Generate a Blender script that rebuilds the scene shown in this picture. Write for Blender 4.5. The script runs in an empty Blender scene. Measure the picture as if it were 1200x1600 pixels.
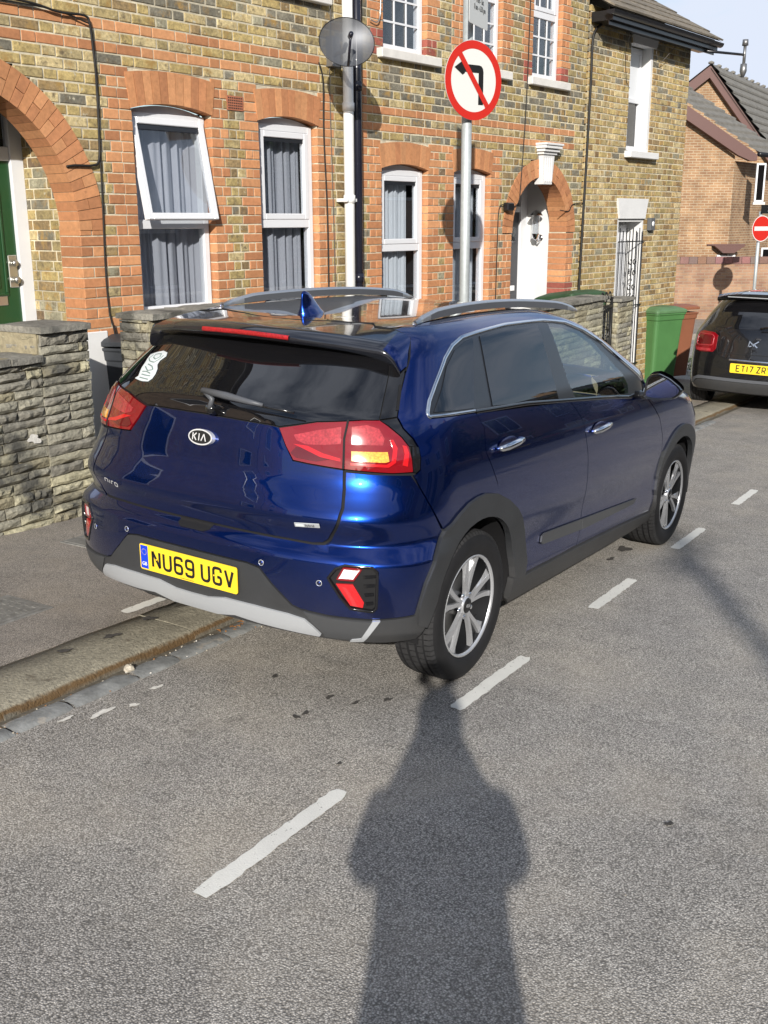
import bpy, math, random
import numpy as np
from mathutils import Vector, Matrix
from mathutils.geometry import delaunay_2d_cdt
R_=math.radians
scene=bpy.context.scene
COL=scene.collection
rng=random.Random(7)
# ------------------------------------------------------------------ camera, sky, sun, exposure
SLOPE=0.03908            # the street falls away from the camera
CAMH=1.7533
cam=bpy.data.cameras.new('camera'); camo=bpy.data.objects.new('camera',cam); COL.objects.link(camo)
_right=Vector((0.527254,-0.849698,-0.003982)); _down=Vector((-0.22727,-0.136507,-0.964217)); _fwd=Vector((0.81875,0.509292,-0.265085))
camo.matrix_world=Matrix(((_right.x,-_down.x,-_fwd.x,0),(_right.y,-_down.y,-_fwd.y,0),(_right.z,-_down.z,-_fwd.z,CAMH),(0,0,0,1)))
cam.sensor_fit='VERTICAL'; cam.sensor_height=36; cam.lens=36*1650.0/1600; cam.clip_start=.02; cam.clip_end=2000
scene.camera=camo
SUN_AZ,SUN_EL=29.0,23.0   # direction the light travels, height of the sun
w_=bpy.data.worlds.new('World'); scene.world=w_; w_.use_nodes=True
def _world():
    nt=w_.node_tree; n=nt.nodes; l=nt.links; n.clear()
    out=n.new('ShaderNodeOutputWorld'); bg=n.new('ShaderNodeBackground'); sky=n.new('ShaderNodeTexSky')
    sky.sky_type='NISHITA'; sky.sun_disc=False; sky.sun_elevation=R_(SUN_EL)
    sd=(-math.cos(R_(SUN_AZ)),-math.sin(R_(SUN_AZ)))
    sky.sun_rotation=math.atan2(sd[0],sd[1])
    sky.altitude=50; sky.air_density=1.0; sky.dust_density=1.2; sky.ozone_density=1.0
    tc=n.new('ShaderNodeTexCoord'); mp=n.new('ShaderNodeMapping'); mp.inputs['Scale'].default_value=(1,1,2.6)
    no=n.new('ShaderNodeTexNoise'); no.inputs['Scale'].default_value=2.3; no.inputs['Detail'].default_value=9; no.inputs['Roughness'].default_value=.56
    cr=n.new('ShaderNodeValToRGB'); cr.color_ramp.elements[0].position=.43; cr.color_ramp.elements[1].position=.62
    mx=n.new('ShaderNodeMix'); mx.data_type='RGBA'; mx.inputs[7].default_value=(5.3,5.8,6.8,1)
    l.new(tc.outputs['Generated'],mp.inputs[0]); l.new(mp.outputs[0],no.inputs['Vector']); l.new(no.outputs['Fac'],cr.inputs[0])
    l.new(cr.outputs[0],mx.inputs[0]); l.new(sky.outputs[0],mx.inputs[6]); l.new(mx.outputs[2],bg.inputs[0])
    bg.inputs[1].default_value=.105; l.new(bg.outputs[0],out.inputs[0])
_world()
sl=bpy.data.lights.new('sun','SUN'); slo=bpy.data.objects.new('sun',sl); COL.objects.link(slo)
sl.energy=4.6; sl.angle=R_(.55); sl.color=(1,.95,.88)
_sd=Vector((math.cos(R_(SUN_EL))*math.cos(R_(SUN_AZ)),math.cos(R_(SUN_EL))*math.sin(R_(SUN_AZ)),-math.sin(R_(SUN_EL))))
slo.rotation_euler=_sd.to_track_quat('-Z','Y').to_euler(); slo.location=(-8,-5,9)
vs=scene.view_settings; vs.view_transform='Standard'; vs.look='None'; vs.gamma=1; vs.use_curve_mapping=False; vs.exposure=0.46
scene.cycles.max_bounces=8; scene.cycles.transparent_max_bounces=16; scene.cycles.use_denoising=True
# ------------------------------------------------------------------ helpers
def gz(x,extra=0.0):
    """height of the sloping street at x"""
    if x>34: return -SLOPE*34-SLOPE*.15*(x-34)+extra+.007
    if x<-30: return SLOPE*30+extra+.007
    return -SLOPE*x+extra+.007
def tag(o,label=None,cat=None,group=None,kind=None):
    if label: o['label']=label
    if cat: o['category']=cat
    if group: o['group']=group
    if kind: o['kind']=kind
    return o
def empty(name,loc=(0,0,0),rot=(0,0,0),**k):
    o=bpy.data.objects.new(name,None); COL.objects.link(o); o.location=loc; o.rotation_euler=rot; o.empty_display_size=.1
    return tag(o,**k)
class MB:
    def __init__(s): s.v=[];s.f=[];s.m=[];s.c=[];s.sm=[]
    def add(s,vs,fs,mi=0,col=None,smooth=False):
        b=len(s.v); s.v.extend([tuple(p) for p in vs])
        for f in fs: s.f.append([b+i for i in f]); s.m.append(mi); s.c.append(col); s.sm.append(smooth)
        return s
    def box(s,x0,x1,y0,y1,z0,z1,mi=0,col=None,bev=0):
        if bev<=0:
            return s.add([(x0,y0,z0),(x1,y0,z0),(x1,y1,z0),(x0,y1,z0),(x0,y0,z1),(x1,y0,z1),(x1,y1,z1),(x0,y1,z1)],
                [(3,2,1,0),(4,5,6,7),(0,1,5,4),(1,2,6,5),(2,3,7,6),(3,0,4,7)],mi,col)
        b=min(bev,(x1-x0)*.45,(y1-y0)*.45,(z1-z0)*.45); V=[];idx={}
        for ix,(x,sx) in enumerate(((x0,1),(x1,-1))):
            for iy,(y,sy) in enumerate(((y0,1),(y1,-1))):
                for iz,(z,sz) in enumerate(((z0,1),(z1,-1))):
                    for k in range(3):
                        p=[x+sx*b,y+sy*b,z+sz*b]; p[k]=(x,y,z)[k]; idx[ix,iy,iz,k]=len(V); V.append(tuple(p))
        F=[]
        I=lambda a,b_,c,k: idx[a,b_,c,k]
        for a in(0,1):
            q=[I(a,0,0,0),I(a,1,0,0),I(a,1,1,0),I(a,0,1,0)]; F.append(q if a else q[::-1])
            q=[I(0,a,0,1),I(1,a,0,1),I(1,a,1,1),I(0,a,1,1)]; F.append(q[::-1] if a else q)
            q=[I(0,0,a,2),I(1,0,a,2),I(1,1,a,2),I(0,1,a,2)]; F.append(q if a else q[::-1])
        for a in(0,1):
            for c in(0,1):
                q=[I(0,a,c,1),I(1,a,c,1),I(1,a,c,2),I(0,a,c,2)]; F.append(q if (a==c) else q[::-1])
                q=[I(a,0,c,0),I(a,1,c,0),I(a,1,c,2),I(a,0,c,2)]; F.append(q if (a!=c) else q[::-1])
                q=[I(a,c,0,0),I(a,c,1,0),I(a,c,1,1),I(a,c,0,1)]; F.append(q if (a==c) else q[::-1])
                for d in(0,1):
                    q=[I(a,c,d,0),I(a,c,d,1),I(a,c,d,2)]; F.append(q if ((a+c+d)%2) else q[::-1])
        return s.add(V,F,mi,col)
    def tube(s,pts,r,n=8,mi=0,cap=True,smooth=True,col=None):
        pts=[Vector(p) for p in pts]; rs=r if isinstance(r,(list,tuple)) else [r]*len(pts)
        V=[];F=[]; up=None
        for i,p in enumerate(pts):
            t=(pts[min(i+1,len(pts)-1)]-pts[max(i-1,0)])
            if t.length<1e-9: t=Vector((0,0,1))
            t.normalize()
            if up is None: up=Vector((0,0,1)) if abs(t.z)<.9 else Vector((1,0,0))
            a=t.cross(up); 
            if a.length<1e-6: a=t.cross(Vector((0,1,0)))
            a.normalize(); b=a.cross(t); up=b
            for k in range(n):
                an=2*math.pi*k/n; V.append(p+a*(math.cos(an)*rs[i])+b*(math.sin(an)*rs[i]))
        for i in range(len(pts)-1):
            for k in range(n): F.append([i*n+k,i*n+(k+1)%n,(i+1)*n+(k+1)%n,(i+1)*n+k])
        if cap: F.append(list(range(n))[::-1]); F.append([(len(pts)-1)*n+k for k in range(n)])
        # fix winding (outwards)
        F=[f[::-1] for f in F]
        return s.add(V,F,mi,col,smooth)
    def prism(s,poly,y0,y1,mi=0,axis='y',smooth=False,col=None):
        """poly in the two other axes, extruded along axis"""
        n=len(poly)
        A=sum(poly[i][0]*poly[(i+1)%n][1]-poly[(i+1)%n][0]*poly[i][1] for i in range(n))
        P=list(poly) if A>0 else list(poly)[::-1]
        def mk(a,b,c):
            return {'y':(a,c,b),'x':(c,a,b),'z':(a,b,c)}[axis]
        V=[mk(a,b,y0) for a,b in P]+[mk(a,b,y1) for a,b in P]
        F=[list(range(n)),list(range(n,2*n))[::-1]]+[[i,n+i,n+(i+1)%n,(i+1)%n] for i in range(n)]
        if axis!='y': F=[f[::-1] for f in F]
        return s.add(V,F,mi,col,smooth)
    def lathe(s,prof,n=32,axis='z',c=(0,0,0),mi=0,smooth=True,close=False,a0=0,a1=2*math.pi):
        V=[];F=[];m=len(prof); full=abs(a1-a0-2*math.pi)<1e-6; N=n if full else n+1
        for i in range(N):
            a=a0+(a1-a0)*i/n; ca,sa=math.cos(a),math.sin(a)
            for r,h in prof:
                p={'z':(r*ca,r*sa,h),'y':(r*ca,h,r*sa),'x':(h,r*ca,r*sa)}[axis]; V.append((p[0]+c[0],p[1]+c[1],p[2]+c[2]))
        for i in range(n):
            j=(i+1)%N
            for k in range(m-1+(1 if close else 0)):
                k2=(k+1)%m; F.append([i*m+k,j*m+k,j*m+k2,i*m+k2])
        if axis=='y': F=[f[::-1] for f in F]
        return s.add(V,F,mi,None,smooth)
    def mesh(s,name,mats):
        me=bpy.data.meshes.new(name); me.from_pydata(s.v,[],s.f)
        for m in mats: me.materials.append(m)
        if len(mats)>1: me.polygons.foreach_set('material_index',s.m)
        if any(s.sm): me.polygons.foreach_set('use_smooth',s.sm)
        if any(c is not None for c in s.c):
            at=me.color_attributes.new('tint','FLOAT_COLOR','CORNER'); d=[]
            for f,c in zip(s.f,s.c):
                c=c or (1,1,1); d.extend((c[0],c[1],c[2],1)*len(f))
            at.data.foreach_set('color',d)
        me.update(); return me
    def build(s,name,mats,parent=None,smooth_angle=None,**k):
        if not isinstance(mats,(list,tuple)): mats=[mats]
        me=s.mesh(name,mats); o=bpy.data.objects.new(name,me); COL.objects.link(o)
        if parent: o.parent=parent
        return tag(o,**k)
def inst(name,me,parent,loc=(0,0,0),rot=(0,0,0),scl=(1,1,1)):
    o=bpy.data.objects.new(name,me); COL.objects.link(o); o.parent=parent; o.location=loc; o.rotation_euler=rot; o.scale=scl
    return o
def copy_tree(o,parent=None):
    c=o.copy(); COL.objects.link(c)
    if parent: c.parent=parent
    for ch in list(o.children): copy_tree(ch,c)
    return c
def relabel(o,loc=None,rot=None,**k):
    if loc is not None: o.location=loc
    if rot is not None: o.rotation_euler=rot
    return tag(o,**k)
def bevel(o,w=.004,seg=2,angle=35):
    m=o.modifiers.new('bevel','BEVEL'); m.width=w; m.segments=seg; m.limit_method='ANGLE'; m.angle_limit=R_(angle); return o
# ------------------------------------------------------------------ materials
def mat(name,base=(.5,.5,.5),rough=.6,metal=0,spec=.5,coat=0,coatr=.03,noise=None,bump=None,tint=False,trans=0,ior=1.45,emit=None,dirt=None,blotch=None,coords='pos',sheen=0):
    """noise=(scale,amount[,detail]) multiplies the colour; bump=(scale,strength[,dist]); dirt=(scale,colour,lo,hi) own-shape stains"""
    m=bpy.data.materials.new(name); m.use_nodes=True; nt=m.node_tree; n=nt.nodes; l=nt.links
    b=n['Principled BSDF']; b.inputs['Roughness'].default_value=rough; b.inputs['Metallic'].default_value=metal
    b.inputs['Specular IOR Level'].default_value=spec; b.inputs['IOR'].default_value=ior
    b.inputs['Coat Weight'].default_value=coat; b.inputs['Coat Roughness'].default_value=coatr
    b.inputs['Transmission Weight'].default_value=trans
    col=None
    def rgb(c):
        x=n.new('ShaderNodeRGB'); x.outputs[0].default_value=(*c,1); return x.outputs[0]
    if tint:
        a=n.new('ShaderNodeVertexColor'); a.layer_name='tint'; col=a.outputs[0]
    else: col=rgb(base)
    if coords=='obj':
        tcn=n.new('ShaderNodeTexCoord'); pos=tcn.outputs['Object']
    else:
        g=n.new('ShaderNodeNewGeometry'); pos=g.outputs['Position']
    def nz(scale,detail=5,rough_=.6):
        x=n.new('ShaderNodeTexNoise'); x.inputs['Scale'].default_value=scale; x.inputs['Detail'].default_value=detail; x.inputs['Roughness'].default_value=rough_
        l.new(pos,x.inputs['Vector']); return x.outputs['Fac']
    def ramp(f,lo,hi,c0=(0,0,0),c1=(1,1,1)):
        r=n.new('ShaderNodeValToRGB'); r.color_ramp.elements[0].position=lo; r.color_ramp.elements[1].position=hi
        r.color_ramp.elements[0].color=(*c0,1); r.color_ramp.elements[1].color=(*c1,1); l.new(f,r.inputs[0]); return r.outputs[0]
    def mix(f,a,b_,mode='MIX'):
        x=n.new('ShaderNodeMix'); x.data_type='RGBA'; x.blend_type=mode
        if isinstance(f,float): x.inputs[0].default_value=f
        else: l.new(f,x.inputs[0])
        l.new(a,x.inputs[6]); l.new(b_,x.inputs[7]); return x.outputs[2]
    for nn in (noise if isinstance(noise,list) else [noise] if noise else []):
        sc,am=nn[:2]; lo=1-am; hi=1+am
        col=mix(1.0,col,ramp(nz(sc,nn[2] if len(nn)>2 else 5),.3,.7,(lo,lo,lo),(hi,hi,hi)),'MULTIPLY')
    for dd in (dirt if isinstance(dirt,list) else [dirt] if dirt else []):
        col=mix(ramp(nz(dd[0],6),dd[2],dd[3]),col,rgb(dd[1]))
    l.new(col,b.inputs['Base Color'])
    if bump:
        prev=None
        for bb in (bump if isinstance(bump,list) else [bump]):
            bn=n.new('ShaderNodeBump'); bn.inputs['Strength'].default_value=bb[1]; bn.inputs['Distance'].default_value=bb[2] if len(bb)>2 else .005
            l.new(nz(bb[0],4),bn.inputs['Height'])
            if prev: l.new(prev,bn.inputs['Normal'])
            prev=bn.outputs[0]
        l.new(prev,b.inputs['Normal'])
    if emit: b.inputs['Emission Color'].default_value=(*emit[0],1); b.inputs['Emission Strength'].default_value=emit[1]
    return m
def glassmat(name,tint=(.9,.95,.95),dark=0.0,f0=1.5):
    """thin window pane: fresnel mirror over a tinted see-through sheet"""
    m=bpy.data.materials.new(name); m.use_nodes=True; nt=m.node_tree; n=nt.nodes; l=nt.links; n.clear()
    o=n.new('ShaderNodeOutputMaterial'); t=n.new('ShaderNodeBsdfTransparent'); t.inputs[0].default_value=(*tint,1)
    g=n.new('ShaderNodeBsdfGlossy'); g.inputs['Roughness'].default_value=0.0; g.inputs[0].default_value=(1,1,1,1)
    lw=n.new('ShaderNodeLayerWeight'); pw=n.new('ShaderNodeMath'); pw.operation='POWER'; pw.inputs[1].default_value=4.2; l.new(lw.outputs['Facing'],pw.inputs[0]); fr=n.new('ShaderNodeMath'); fr.operation='MULTIPLY_ADD'; fr.inputs[1].default_value=.9; fr.inputs[2].default_value=f0-1.42; l.new(pw.outputs[0],fr.inputs[0]); mx=n.new('ShaderNodeMixShader')
    lw.inputs[0].default_value=.5
    l.new(fr.outputs[0],mx.inputs[0]); l.new(t.outputs[0],mx.inputs[1]); l.new(g.outputs[0],mx.inputs[2]); l.new(mx.outputs[0],o.inputs[0])
    return m
def plain(name,c,r=.6,**k): return mat(name,c,r,**k)
M={}
M['paint']=mat('blue_metallic_paint',(.002,.025,.178),.25,metal=.95,coat=1,coatr=.012,spec=.5)
M['paint'].node_tree.nodes['Principled BSDF'].inputs['Coat IOR'].default_value=1.5
def dust(m,z0,z1,amount,col=(.20,.175,.145)):
    nt=m.node_tree; n=nt.nodes; l=nt.links; b=n['Principled BSDF']
    tc=n.new('ShaderNodeTexCoord'); sx=n.new('ShaderNodeSeparateXYZ'); l.new(tc.outputs['Object'],sx.inputs[0])
    mr=n.new('ShaderNodeMapRange'); mr.inputs[1].default_value=z0; mr.inputs[2].default_value=z1; mr.inputs[3].default_value=amount; mr.inputs[4].default_value=0; l.new(sx.outputs[2],mr.inputs[0])
    no=n.new('ShaderNodeTexNoise'); no.inputs['Scale'].default_value=9; no.inputs['Detail'].default_value=8; no.inputs['Roughness'].default_value=.72; l.new(tc.outputs['Object'],no.inputs[0])
    mu=n.new('ShaderNodeMath'); mu.operation='MULTIPLY'; l.new(mr.outputs[0],mu.inputs[0]); l.new(no.outputs[0],mu.inputs[1])
    df=n.new('ShaderNodeBsdfDiffuse'); df.inputs[0].default_value=(*col,1); mx=n.new('ShaderNodeMixShader'); o=[q for q in n if q.type=='OUTPUT_MATERIAL'][0]
    l.new(mu.outputs[0],mx.inputs[0]); l.new(b.outputs[0],mx.inputs[1]); l.new(df.outputs[0],mx.inputs[2]); l.new(mx.outputs[0],o.inputs[0])
dust(M['paint'],.25,.60,.16)
M['roof']=mat('gloss_black_roof',(.012,.013,.018),.12,coat=1,coatr=.01)
M['gap']=plain('panel_gap_black',(.004,.004,.005),.8)
M['black']=mat('gloss_black_trim',(.008,.008,.009),.12,coat=.6)
M['clad']=mat('charcoal_textured_plastic',(.030,.032,.035),.52,bump=(900,.25,.001),noise=(6,.12))
dust(M['clad'],.15,.55,.22)
M['cladtop']=mat('sunlit_clad_and_moulding_grey',(.055,.057,.06),.45,bump=(900,.2,.001))  # paler grey: painted sunlight on the bumper cladding, own colour on door mouldings
M['pillar']=mat('pillar_black_film',(.016,.018,.022),.32,coat=.3,coatr=.2)
M['silver']=mat('satin_silver_plastic',(.48,.50,.52),.33,metal=.35)
M['chrome']=mat('chrome',(.75,.76,.78),.08,metal=1)
M['badge']=mat('bright_badge_metal',(.72,.73,.74),.3,metal=.35)
M['rail']=mat('satin_aluminium_rail',(.50,.52,.55),.28,metal=.75)
M['railin']=mat('rail_inner_grey',(.085,.09,.10),.45)
M['privacy']=mat('privacy_glass',(.006,.006,.007),.0,spec=.5,ior=1.75)
M['carglass']=glassmat('car_glass',(.72,.80,.76),f0=1.55)
M['redlens']=mat('red_lamp_lens',(.19,.004,.008),.06,coat=1,coatr=0,spec=.5)
M['redbright']=mat('bright_red_lamp_band',(.52,.010,.014),.12,coat=1,coatr=0)
M['reddark']=mat('dark_red_lamp_cell',(.10,.004,.006),.1,coat=1,coatr=0)
M['redpale']=mat('pink_lamp_lens',(.34,.028,.035),.14,coat=1,coatr=0,noise=[(90,.35),(14,.2)])  # paler pink lens colour
M['amber']=mat('amber_indicator',(.72,.34,.04),.15,coat=1,noise=(130,.45))
M['clearlens']=mat('clear_reverse_lens',(.75,.70,.70),.12,coat=1,noise=(120,.25))
M['tyre']=mat('tyre_rubber',(.008,.008,.009),.68,bump=(300,.15,.001),noise=(14,.25))
M['tread']=mat('dusty_tread_rubber',(.024,.024,.025),.85,noise=(25,.3))
M['rimface']=mat('machined_alloy',(.55,.56,.58),.27,metal=.65)
M['rimdark']=mat('dark_grey_alloy',(.018,.019,.021),.3,metal=.3)
M['steel']=mat('dull_steel',(.25,.25,.25),.45,metal=.8)
M['plate']=mat('number_plate_yellow',(.86,.60,.03),.35)
M['plateblue']=plain('number_plate_blue',(.01,.05,.55),.35)
M['platetext']=plain('number_plate_black',(.012,.012,.012),.5)
M['white']=plain('white_print',(.8,.8,.8),.4)
M['cabin']=mat('cabin_charcoal',(.03,.03,.032),.7)
M['seat']=mat('seat_fabric',(.05,.05,.055),.8)
M['sticker']=mat('white_sticker',(.58,.62,.62),.45,noise=(40,.05))
M['stickerink']=plain('sticker_grey_ink',(.16,.22,.20),.5)
M['mirror']=mat('mirror_glass',(.8,.82,.84),.01,metal=1)
# ------------------------------------------------------------------ road, pavement, kerb
def asphalt(name,lo,hi,warm,scale,bumpd):
    m=bpy.data.materials.new(name); m.use_nodes=True; nt=m.node_tree; n=nt.nodes; l=nt.links; b=n['Principled BSDF']
    b.inputs['Roughness'].default_value=.82; b.inputs['Specular IOR Level'].default_value=.35
    g=n.new('ShaderNodeNewGeometry')
    def vor(sc,feat='F1'):
        v=n.new('ShaderNodeTexVoronoi'); v.inputs['Scale'].default_value=sc; v.feature=feat; l.new(g.outputs['Position'],v.inputs['Vector']); return v
    v1=vor(scale); v2=vor(scale*2.1); v3=vor(scale*.45)
    def noise(sc,d=5,r=.6):
        x=n.new('ShaderNodeTexNoise'); x.inputs['Scale'].default_value=sc; x.inputs['Detail'].default_value=d; x.inputs['Roughness'].default_value=r; l.new(g.outputs['Position'],x.inputs['Vector']); return x.outputs['Fac']
    def ramp(f,stops):
        r=n.new('ShaderNodeValToRGB'); e=r.color_ramp.elements
        e[0].position=stops[0][0]; e[0].color=(*stops[0][1],1); e[1].position=stops[-1][0]; e[1].color=(*stops[-1][1],1)
        for p,c in stops[1:-1]:
            q=e.new(p); q.color=(*c,1)
        l.new(f,r.inputs[0]); return r.outputs[0]
    def mix(f,a,c,mode='MIX'):
        x=n.new('ShaderNodeMix'); x.data_type='RGBA'; x.blend_type=mode
        if isinstance(f,(int,float)): x.inputs[0].default_value=f
        else: l.new(f,x.inputs[0])
        for s,k in ((a,6),(c,7)):
            if isinstance(s,tuple): x.inputs[k].default_value=(*s,1)
            else: l.new(s,x.inputs[k])
        return x.outputs[2]
    sep=n.new('ShaderNodeSeparateColor'); l.new(v1.outputs['Color'],sep.inputs[0])
    sep2=n.new('ShaderNodeSeparateColor'); l.new(v2.outputs['Color'],sep2.inputs[0])
    mid=tuple((a+b_)/2 for a,b_ in zip(lo,hi))
    c1=ramp(sep.outputs[0],[(0,lo),(.35,mid),(.8,hi),(1,tuple(min(1,x*1.45) for x in hi))])
    c2=ramp(sep2.outputs[1],[(0,lo),(.5,mid),(1,hi)])
    c=mix(.45,c1,c2)
    c=mix(ramp(v1.outputs['Distance'],[(.25,(0,0,0)),(.75,(.85,.85,.85))]),c,tuple(x*.55 for x in lo))
    big=ramp(noise(.8,6,.62),[(.34,(.87,.87,.88)),(.5,(1,1,1)),(.68,(1.12,1.10,1.06))])
    c=mix(1.0,c,big,'MULTIPLY')
    c=mix(1.0,c,ramp(noise(6,4),[(.3,(.9,.9,.9)),(.7,(1.1,1.1,1.1))]),'MULTIPLY')
    c=mix(ramp(noise(1.7,3),[(.5,(0,0,0)),(.72,(.5,.5,.5))]),c,mix(.5,c,warm))
    c=mix(ramp(noise(2.6,7,.7),[(.63,(0,0,0)),(.73,(.6,.6,.6))]),c,tuple(x*.5 for x in lo))
    l.new(c,b.inputs['Base Color'])
    bn=n.new('ShaderNodeBump'); bn.inputs['Strength'].default_value=1; bn.inputs['Distance'].default_value=bumpd; bn.invert=True
    l.new(v1.outputs['Distance'],bn.inputs['Height'])
    b2=n.new('ShaderNodeBump'); b2.inputs['Strength'].default_value=.7; b2.inputs['Distance'].default_value=bumpd*2; l.new(sep.outputs[0],b2.inputs['Height']); l.new(bn.outputs[0],b2.inputs['Normal'])
    l.new(b2.outputs[0],b.inputs['Normal']); return m
M['road']=asphalt('road_asphalt',(.190,.177,.158),(.62,.585,.53),(.50,.44,.35),172,.0022)
M['pave']=asphalt('pavement_asphalt',(.185,.165,.143),(.45,.405,.35),(.42,.35,.26),190,.0014)
M['kerb']=mat('granite_kerb',(.25,.228,.172),.85,noise=[(60,.28),(3,.16)],bump=[(80,.9,.008),(14,.6,.012)],dirt=[(5.0,(.10,.08,.055),.60,.68)])
def _kerbmat():
    m=M['kerb']; nt=m.node_tree; n=nt.nodes; l=nt.links; b=n['Principled BSDF']; src=b.inputs['Base Color'].links[0].from_socket
    g=n.new('ShaderNodeNewGeometry'); sx=n.new('ShaderNodeSeparateXYZ'); l.new(g.outputs['Position'],sx.inputs[0])
    def nz(sc):
        x=n.new('ShaderNodeTexNoise'); x.inputs['Scale'].default_value=sc; x.inputs['Detail'].default_value=7; x.inputs['Roughness'].default_value=.7; l.new(g.outputs['Position'],x.inputs['Vector']); return x.outputs['Fac']
    def ma(op,a,c_):
        x=n.new('ShaderNodeMath'); x.operation=op
        for i,v in enumerate((a,c_)):
            if isinstance(v,(int,float)): x.inputs[i].default_value=v
            else: l.new(v,x.inputs[i])
        x.use_clamp=False; return x.outputs[0]
    # band along the worn arris, broken up by noise
    d=ma('ABSOLUTE',ma('SUBTRACT',sx.outputs[1],3.188),0); band=ma('SUBTRACT',1.0,ma('DIVIDE',d,.022)); f=ma('MULTIPLY',ma('MAXIMUM',band,0.0),ma('MULTIPLY_ADD' if False else 'MULTIPLY',nz(26),2.1)); 
    c1=n.new('ShaderNodeClamp'); l.new(ma('SUBTRACT',ma('MULTIPLY',f,1.7),.35),c1.inputs[0])
    x=n.new('ShaderNodeMix'); x.data_type='RGBA'; x.inputs[7].default_value=(.115,.070,.030,1); l.new(c1.outputs[0],x.inputs[0]); l.new(src,x.inputs[6])
    # grimy face below the arris
    c2=n.new('ShaderNodeClamp'); l.new(ma('MULTIPLY',ma('DIVIDE',ma('SUBTRACT',3.186,sx.outputs[1]),.004),ma('MULTIPLY',nz(40),1.5)),c2.inputs[0])
    y=n.new('ShaderNodeMix'); y.data_type='RGBA'; y.inputs[7].default_value=(.135,.122,.095,1); l.new(c2.outputs[0],y.inputs[0]); l.new(x.outputs[2],y.inputs[6]); l.new(y.outputs[2],b.inputs['Base Color'])
_kerbmat()
M['sett']=mat('slate_grey_sett',(.20,.205,.20),.7,noise=[(12,.35)],bump=(50,.6,.006),dirt=[(9,(.28,.26,.23),.60,.66)])
M['mark']=mat('worn_white_road_paint',(.66,.65,.60),.7,noise=[(5,.08)],dirt=[(70,(.24,.23,.21),.64,.68)],bump=(140,.5,.003))
M['grime']=mat('oil_spot',(.055,.050,.045),.9,noise=[(40,.3)])
M['earth']=mat('gutter_dirt',(.10,.085,.062),.95,noise=[(30,.4)],bump=(60,.6,.006))
XB=[-60,-30,-10,-4,0,2,4,6,8,12,16,20,27,34,60,120,300]
def sheet(name,m,y0,y1,x0,x1,dz,side=0,**k):
    xs=[x0]+[x for x in XB if x0<x<x1]+[x1]; b=MB()
    for a,c in zip(xs[:-1],xs[1:]):
        b.add([(a,y0,gz(a,dz)),(c,y0,gz(c,dz)),(c,y1,gz(c,dz)),(a,y1,gz(a,dz))],[(0,1,2,3)])
        if side:
            for yy,fl in ((y0,0),(y1,1)):
                q=[(a,yy,gz(a,dz)),(a,yy,gz(a,dz-side)),(c,yy,gz(c,dz-side)),(c,yy,gz(c,dz))]
                b.add(q if not fl else q[::-1],[(0,1,2,3)])
    if side:
        for xx,fl in ((x0,1),(x1,0)):
            q=[(xx,y0,gz(xx,dz)),(xx,y0,gz(xx,dz-side)),(xx,y1,gz(xx,dz-side)),(xx,y1,gz(xx,dz))]
            b.add(q if not fl else q[::-1],[(0,1,2,3)])
    return b.build(name,m,**k)
KY,KH=3.18,.055
sheet('road',M['road'],-120,120,-60,300,0,kind='structure')
pv=sheet('pavement',M['pave'],KY+.36,9.5,-30,15.9,KH,side=.2,kind='structure')
sheet('pavement',M['pave'],-8.4,-5.9,-34,45,.1,side=.2,kind='structure')
# far side of the side road, in the direction square to the view
FX=Vector((.849,.528,0)); FR=Vector((.527,-.850,0))
def farP(a,d,z=0): p=FX*d+FR*a; return Vector((p.x,p.y,z))
b=MB()
for (d0,d1) in ((25.2,36),):
    q=[farP(-12,d0),farP(30,d0),farP(30,d1),farP(-12,d1)]
    zt=gz(24.5)+.12
    b.add([(p.x,p.y,zt) for p in q]+[(p.x,p.y,zt-.5) for p in q],[(0,1,2,3)[::1],(0,4,5,1),(3,7,4,0),(1,5,6,2)])
b.build('far_pavement',M['pave'],kind='structure')
# kerb stones, each its own piece of the kerb
kerb=empty('kerb',(0,KY,0),kind='structure')
x=-6.0;i=0
rk=random.Random(3)
while x<15.6:
    L=rk.uniform(.85,1.25); b=MB(); nseg=10
    V=[];F=[]
    prof=[(0,-.12),(.0,.0),(.004,.020),(.014,.036),(.03,.046),(.08,.052),(.2,.055),(.355,.055),(.357,-.12)]
    for s in range(nseg+1):
        xx=x+.0015+(L-.003)*s/nseg; e=.003 if s in(0,nseg) else 0
        wob=rk.uniform(-.006,.006)
        for j,(yy,zz) in enumerate(prof):
            zr=(0 if j in(0,8) else rk.uniform(-.003,.002))-(e if 0<j<8 else 0)
            V.append((xx,yy+(wob if j in(1,2,3) else 0),gz(xx,zz+zr)))
    m=len(prof)
    for s in range(nseg):
        for j in range(m-1): F.append((s*m+j,(s+1)*m+j,(s+1)*m+j+1,s*m+j+1))
    b.add(V,F,0,smooth=True); b.add(V[:m],[list(range(m))],0); b.add(V[-m:],[list(range(m))[::-1]],0)
    b.build('kerb_stone',M['kerb'],kerb); x+=L; i+=1
# gutter setts
gut=empty('gutter',(0,KY-.13,0),kind='structure'); x=.9
while x<12:
    L=rk.uniform(.24,.42); b=MB(); n=6; V=[];F=[]
    for s in range(n+1):
        xx=x+.004+(L-.01)*s/n; e=.006 if s in(0,n) else 0
        for yy,zz in ((-.005,-.03),(.0,.004),(.02,.013),(.06,.016),(.095,.012),(.112,.002),(.118,-.03)):
            V.append((xx,yy+rk.uniform(-.004,.004),gz(xx,zz+rk.uniform(-.003,.003)-e)))
    for s in range(n):
        for j in range(6): F.append((s*7+j,(s+1)*7+j,(s+1)*7+j+1,s*7+j+1))
    b.add(V,F,0,smooth=True); b.build('sett',M['sett'],gut); x+=L
sheet('gutter_silt',M['earth'],KY-.05,KY+.0,-4,14,.0045,kind='stuff')
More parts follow.
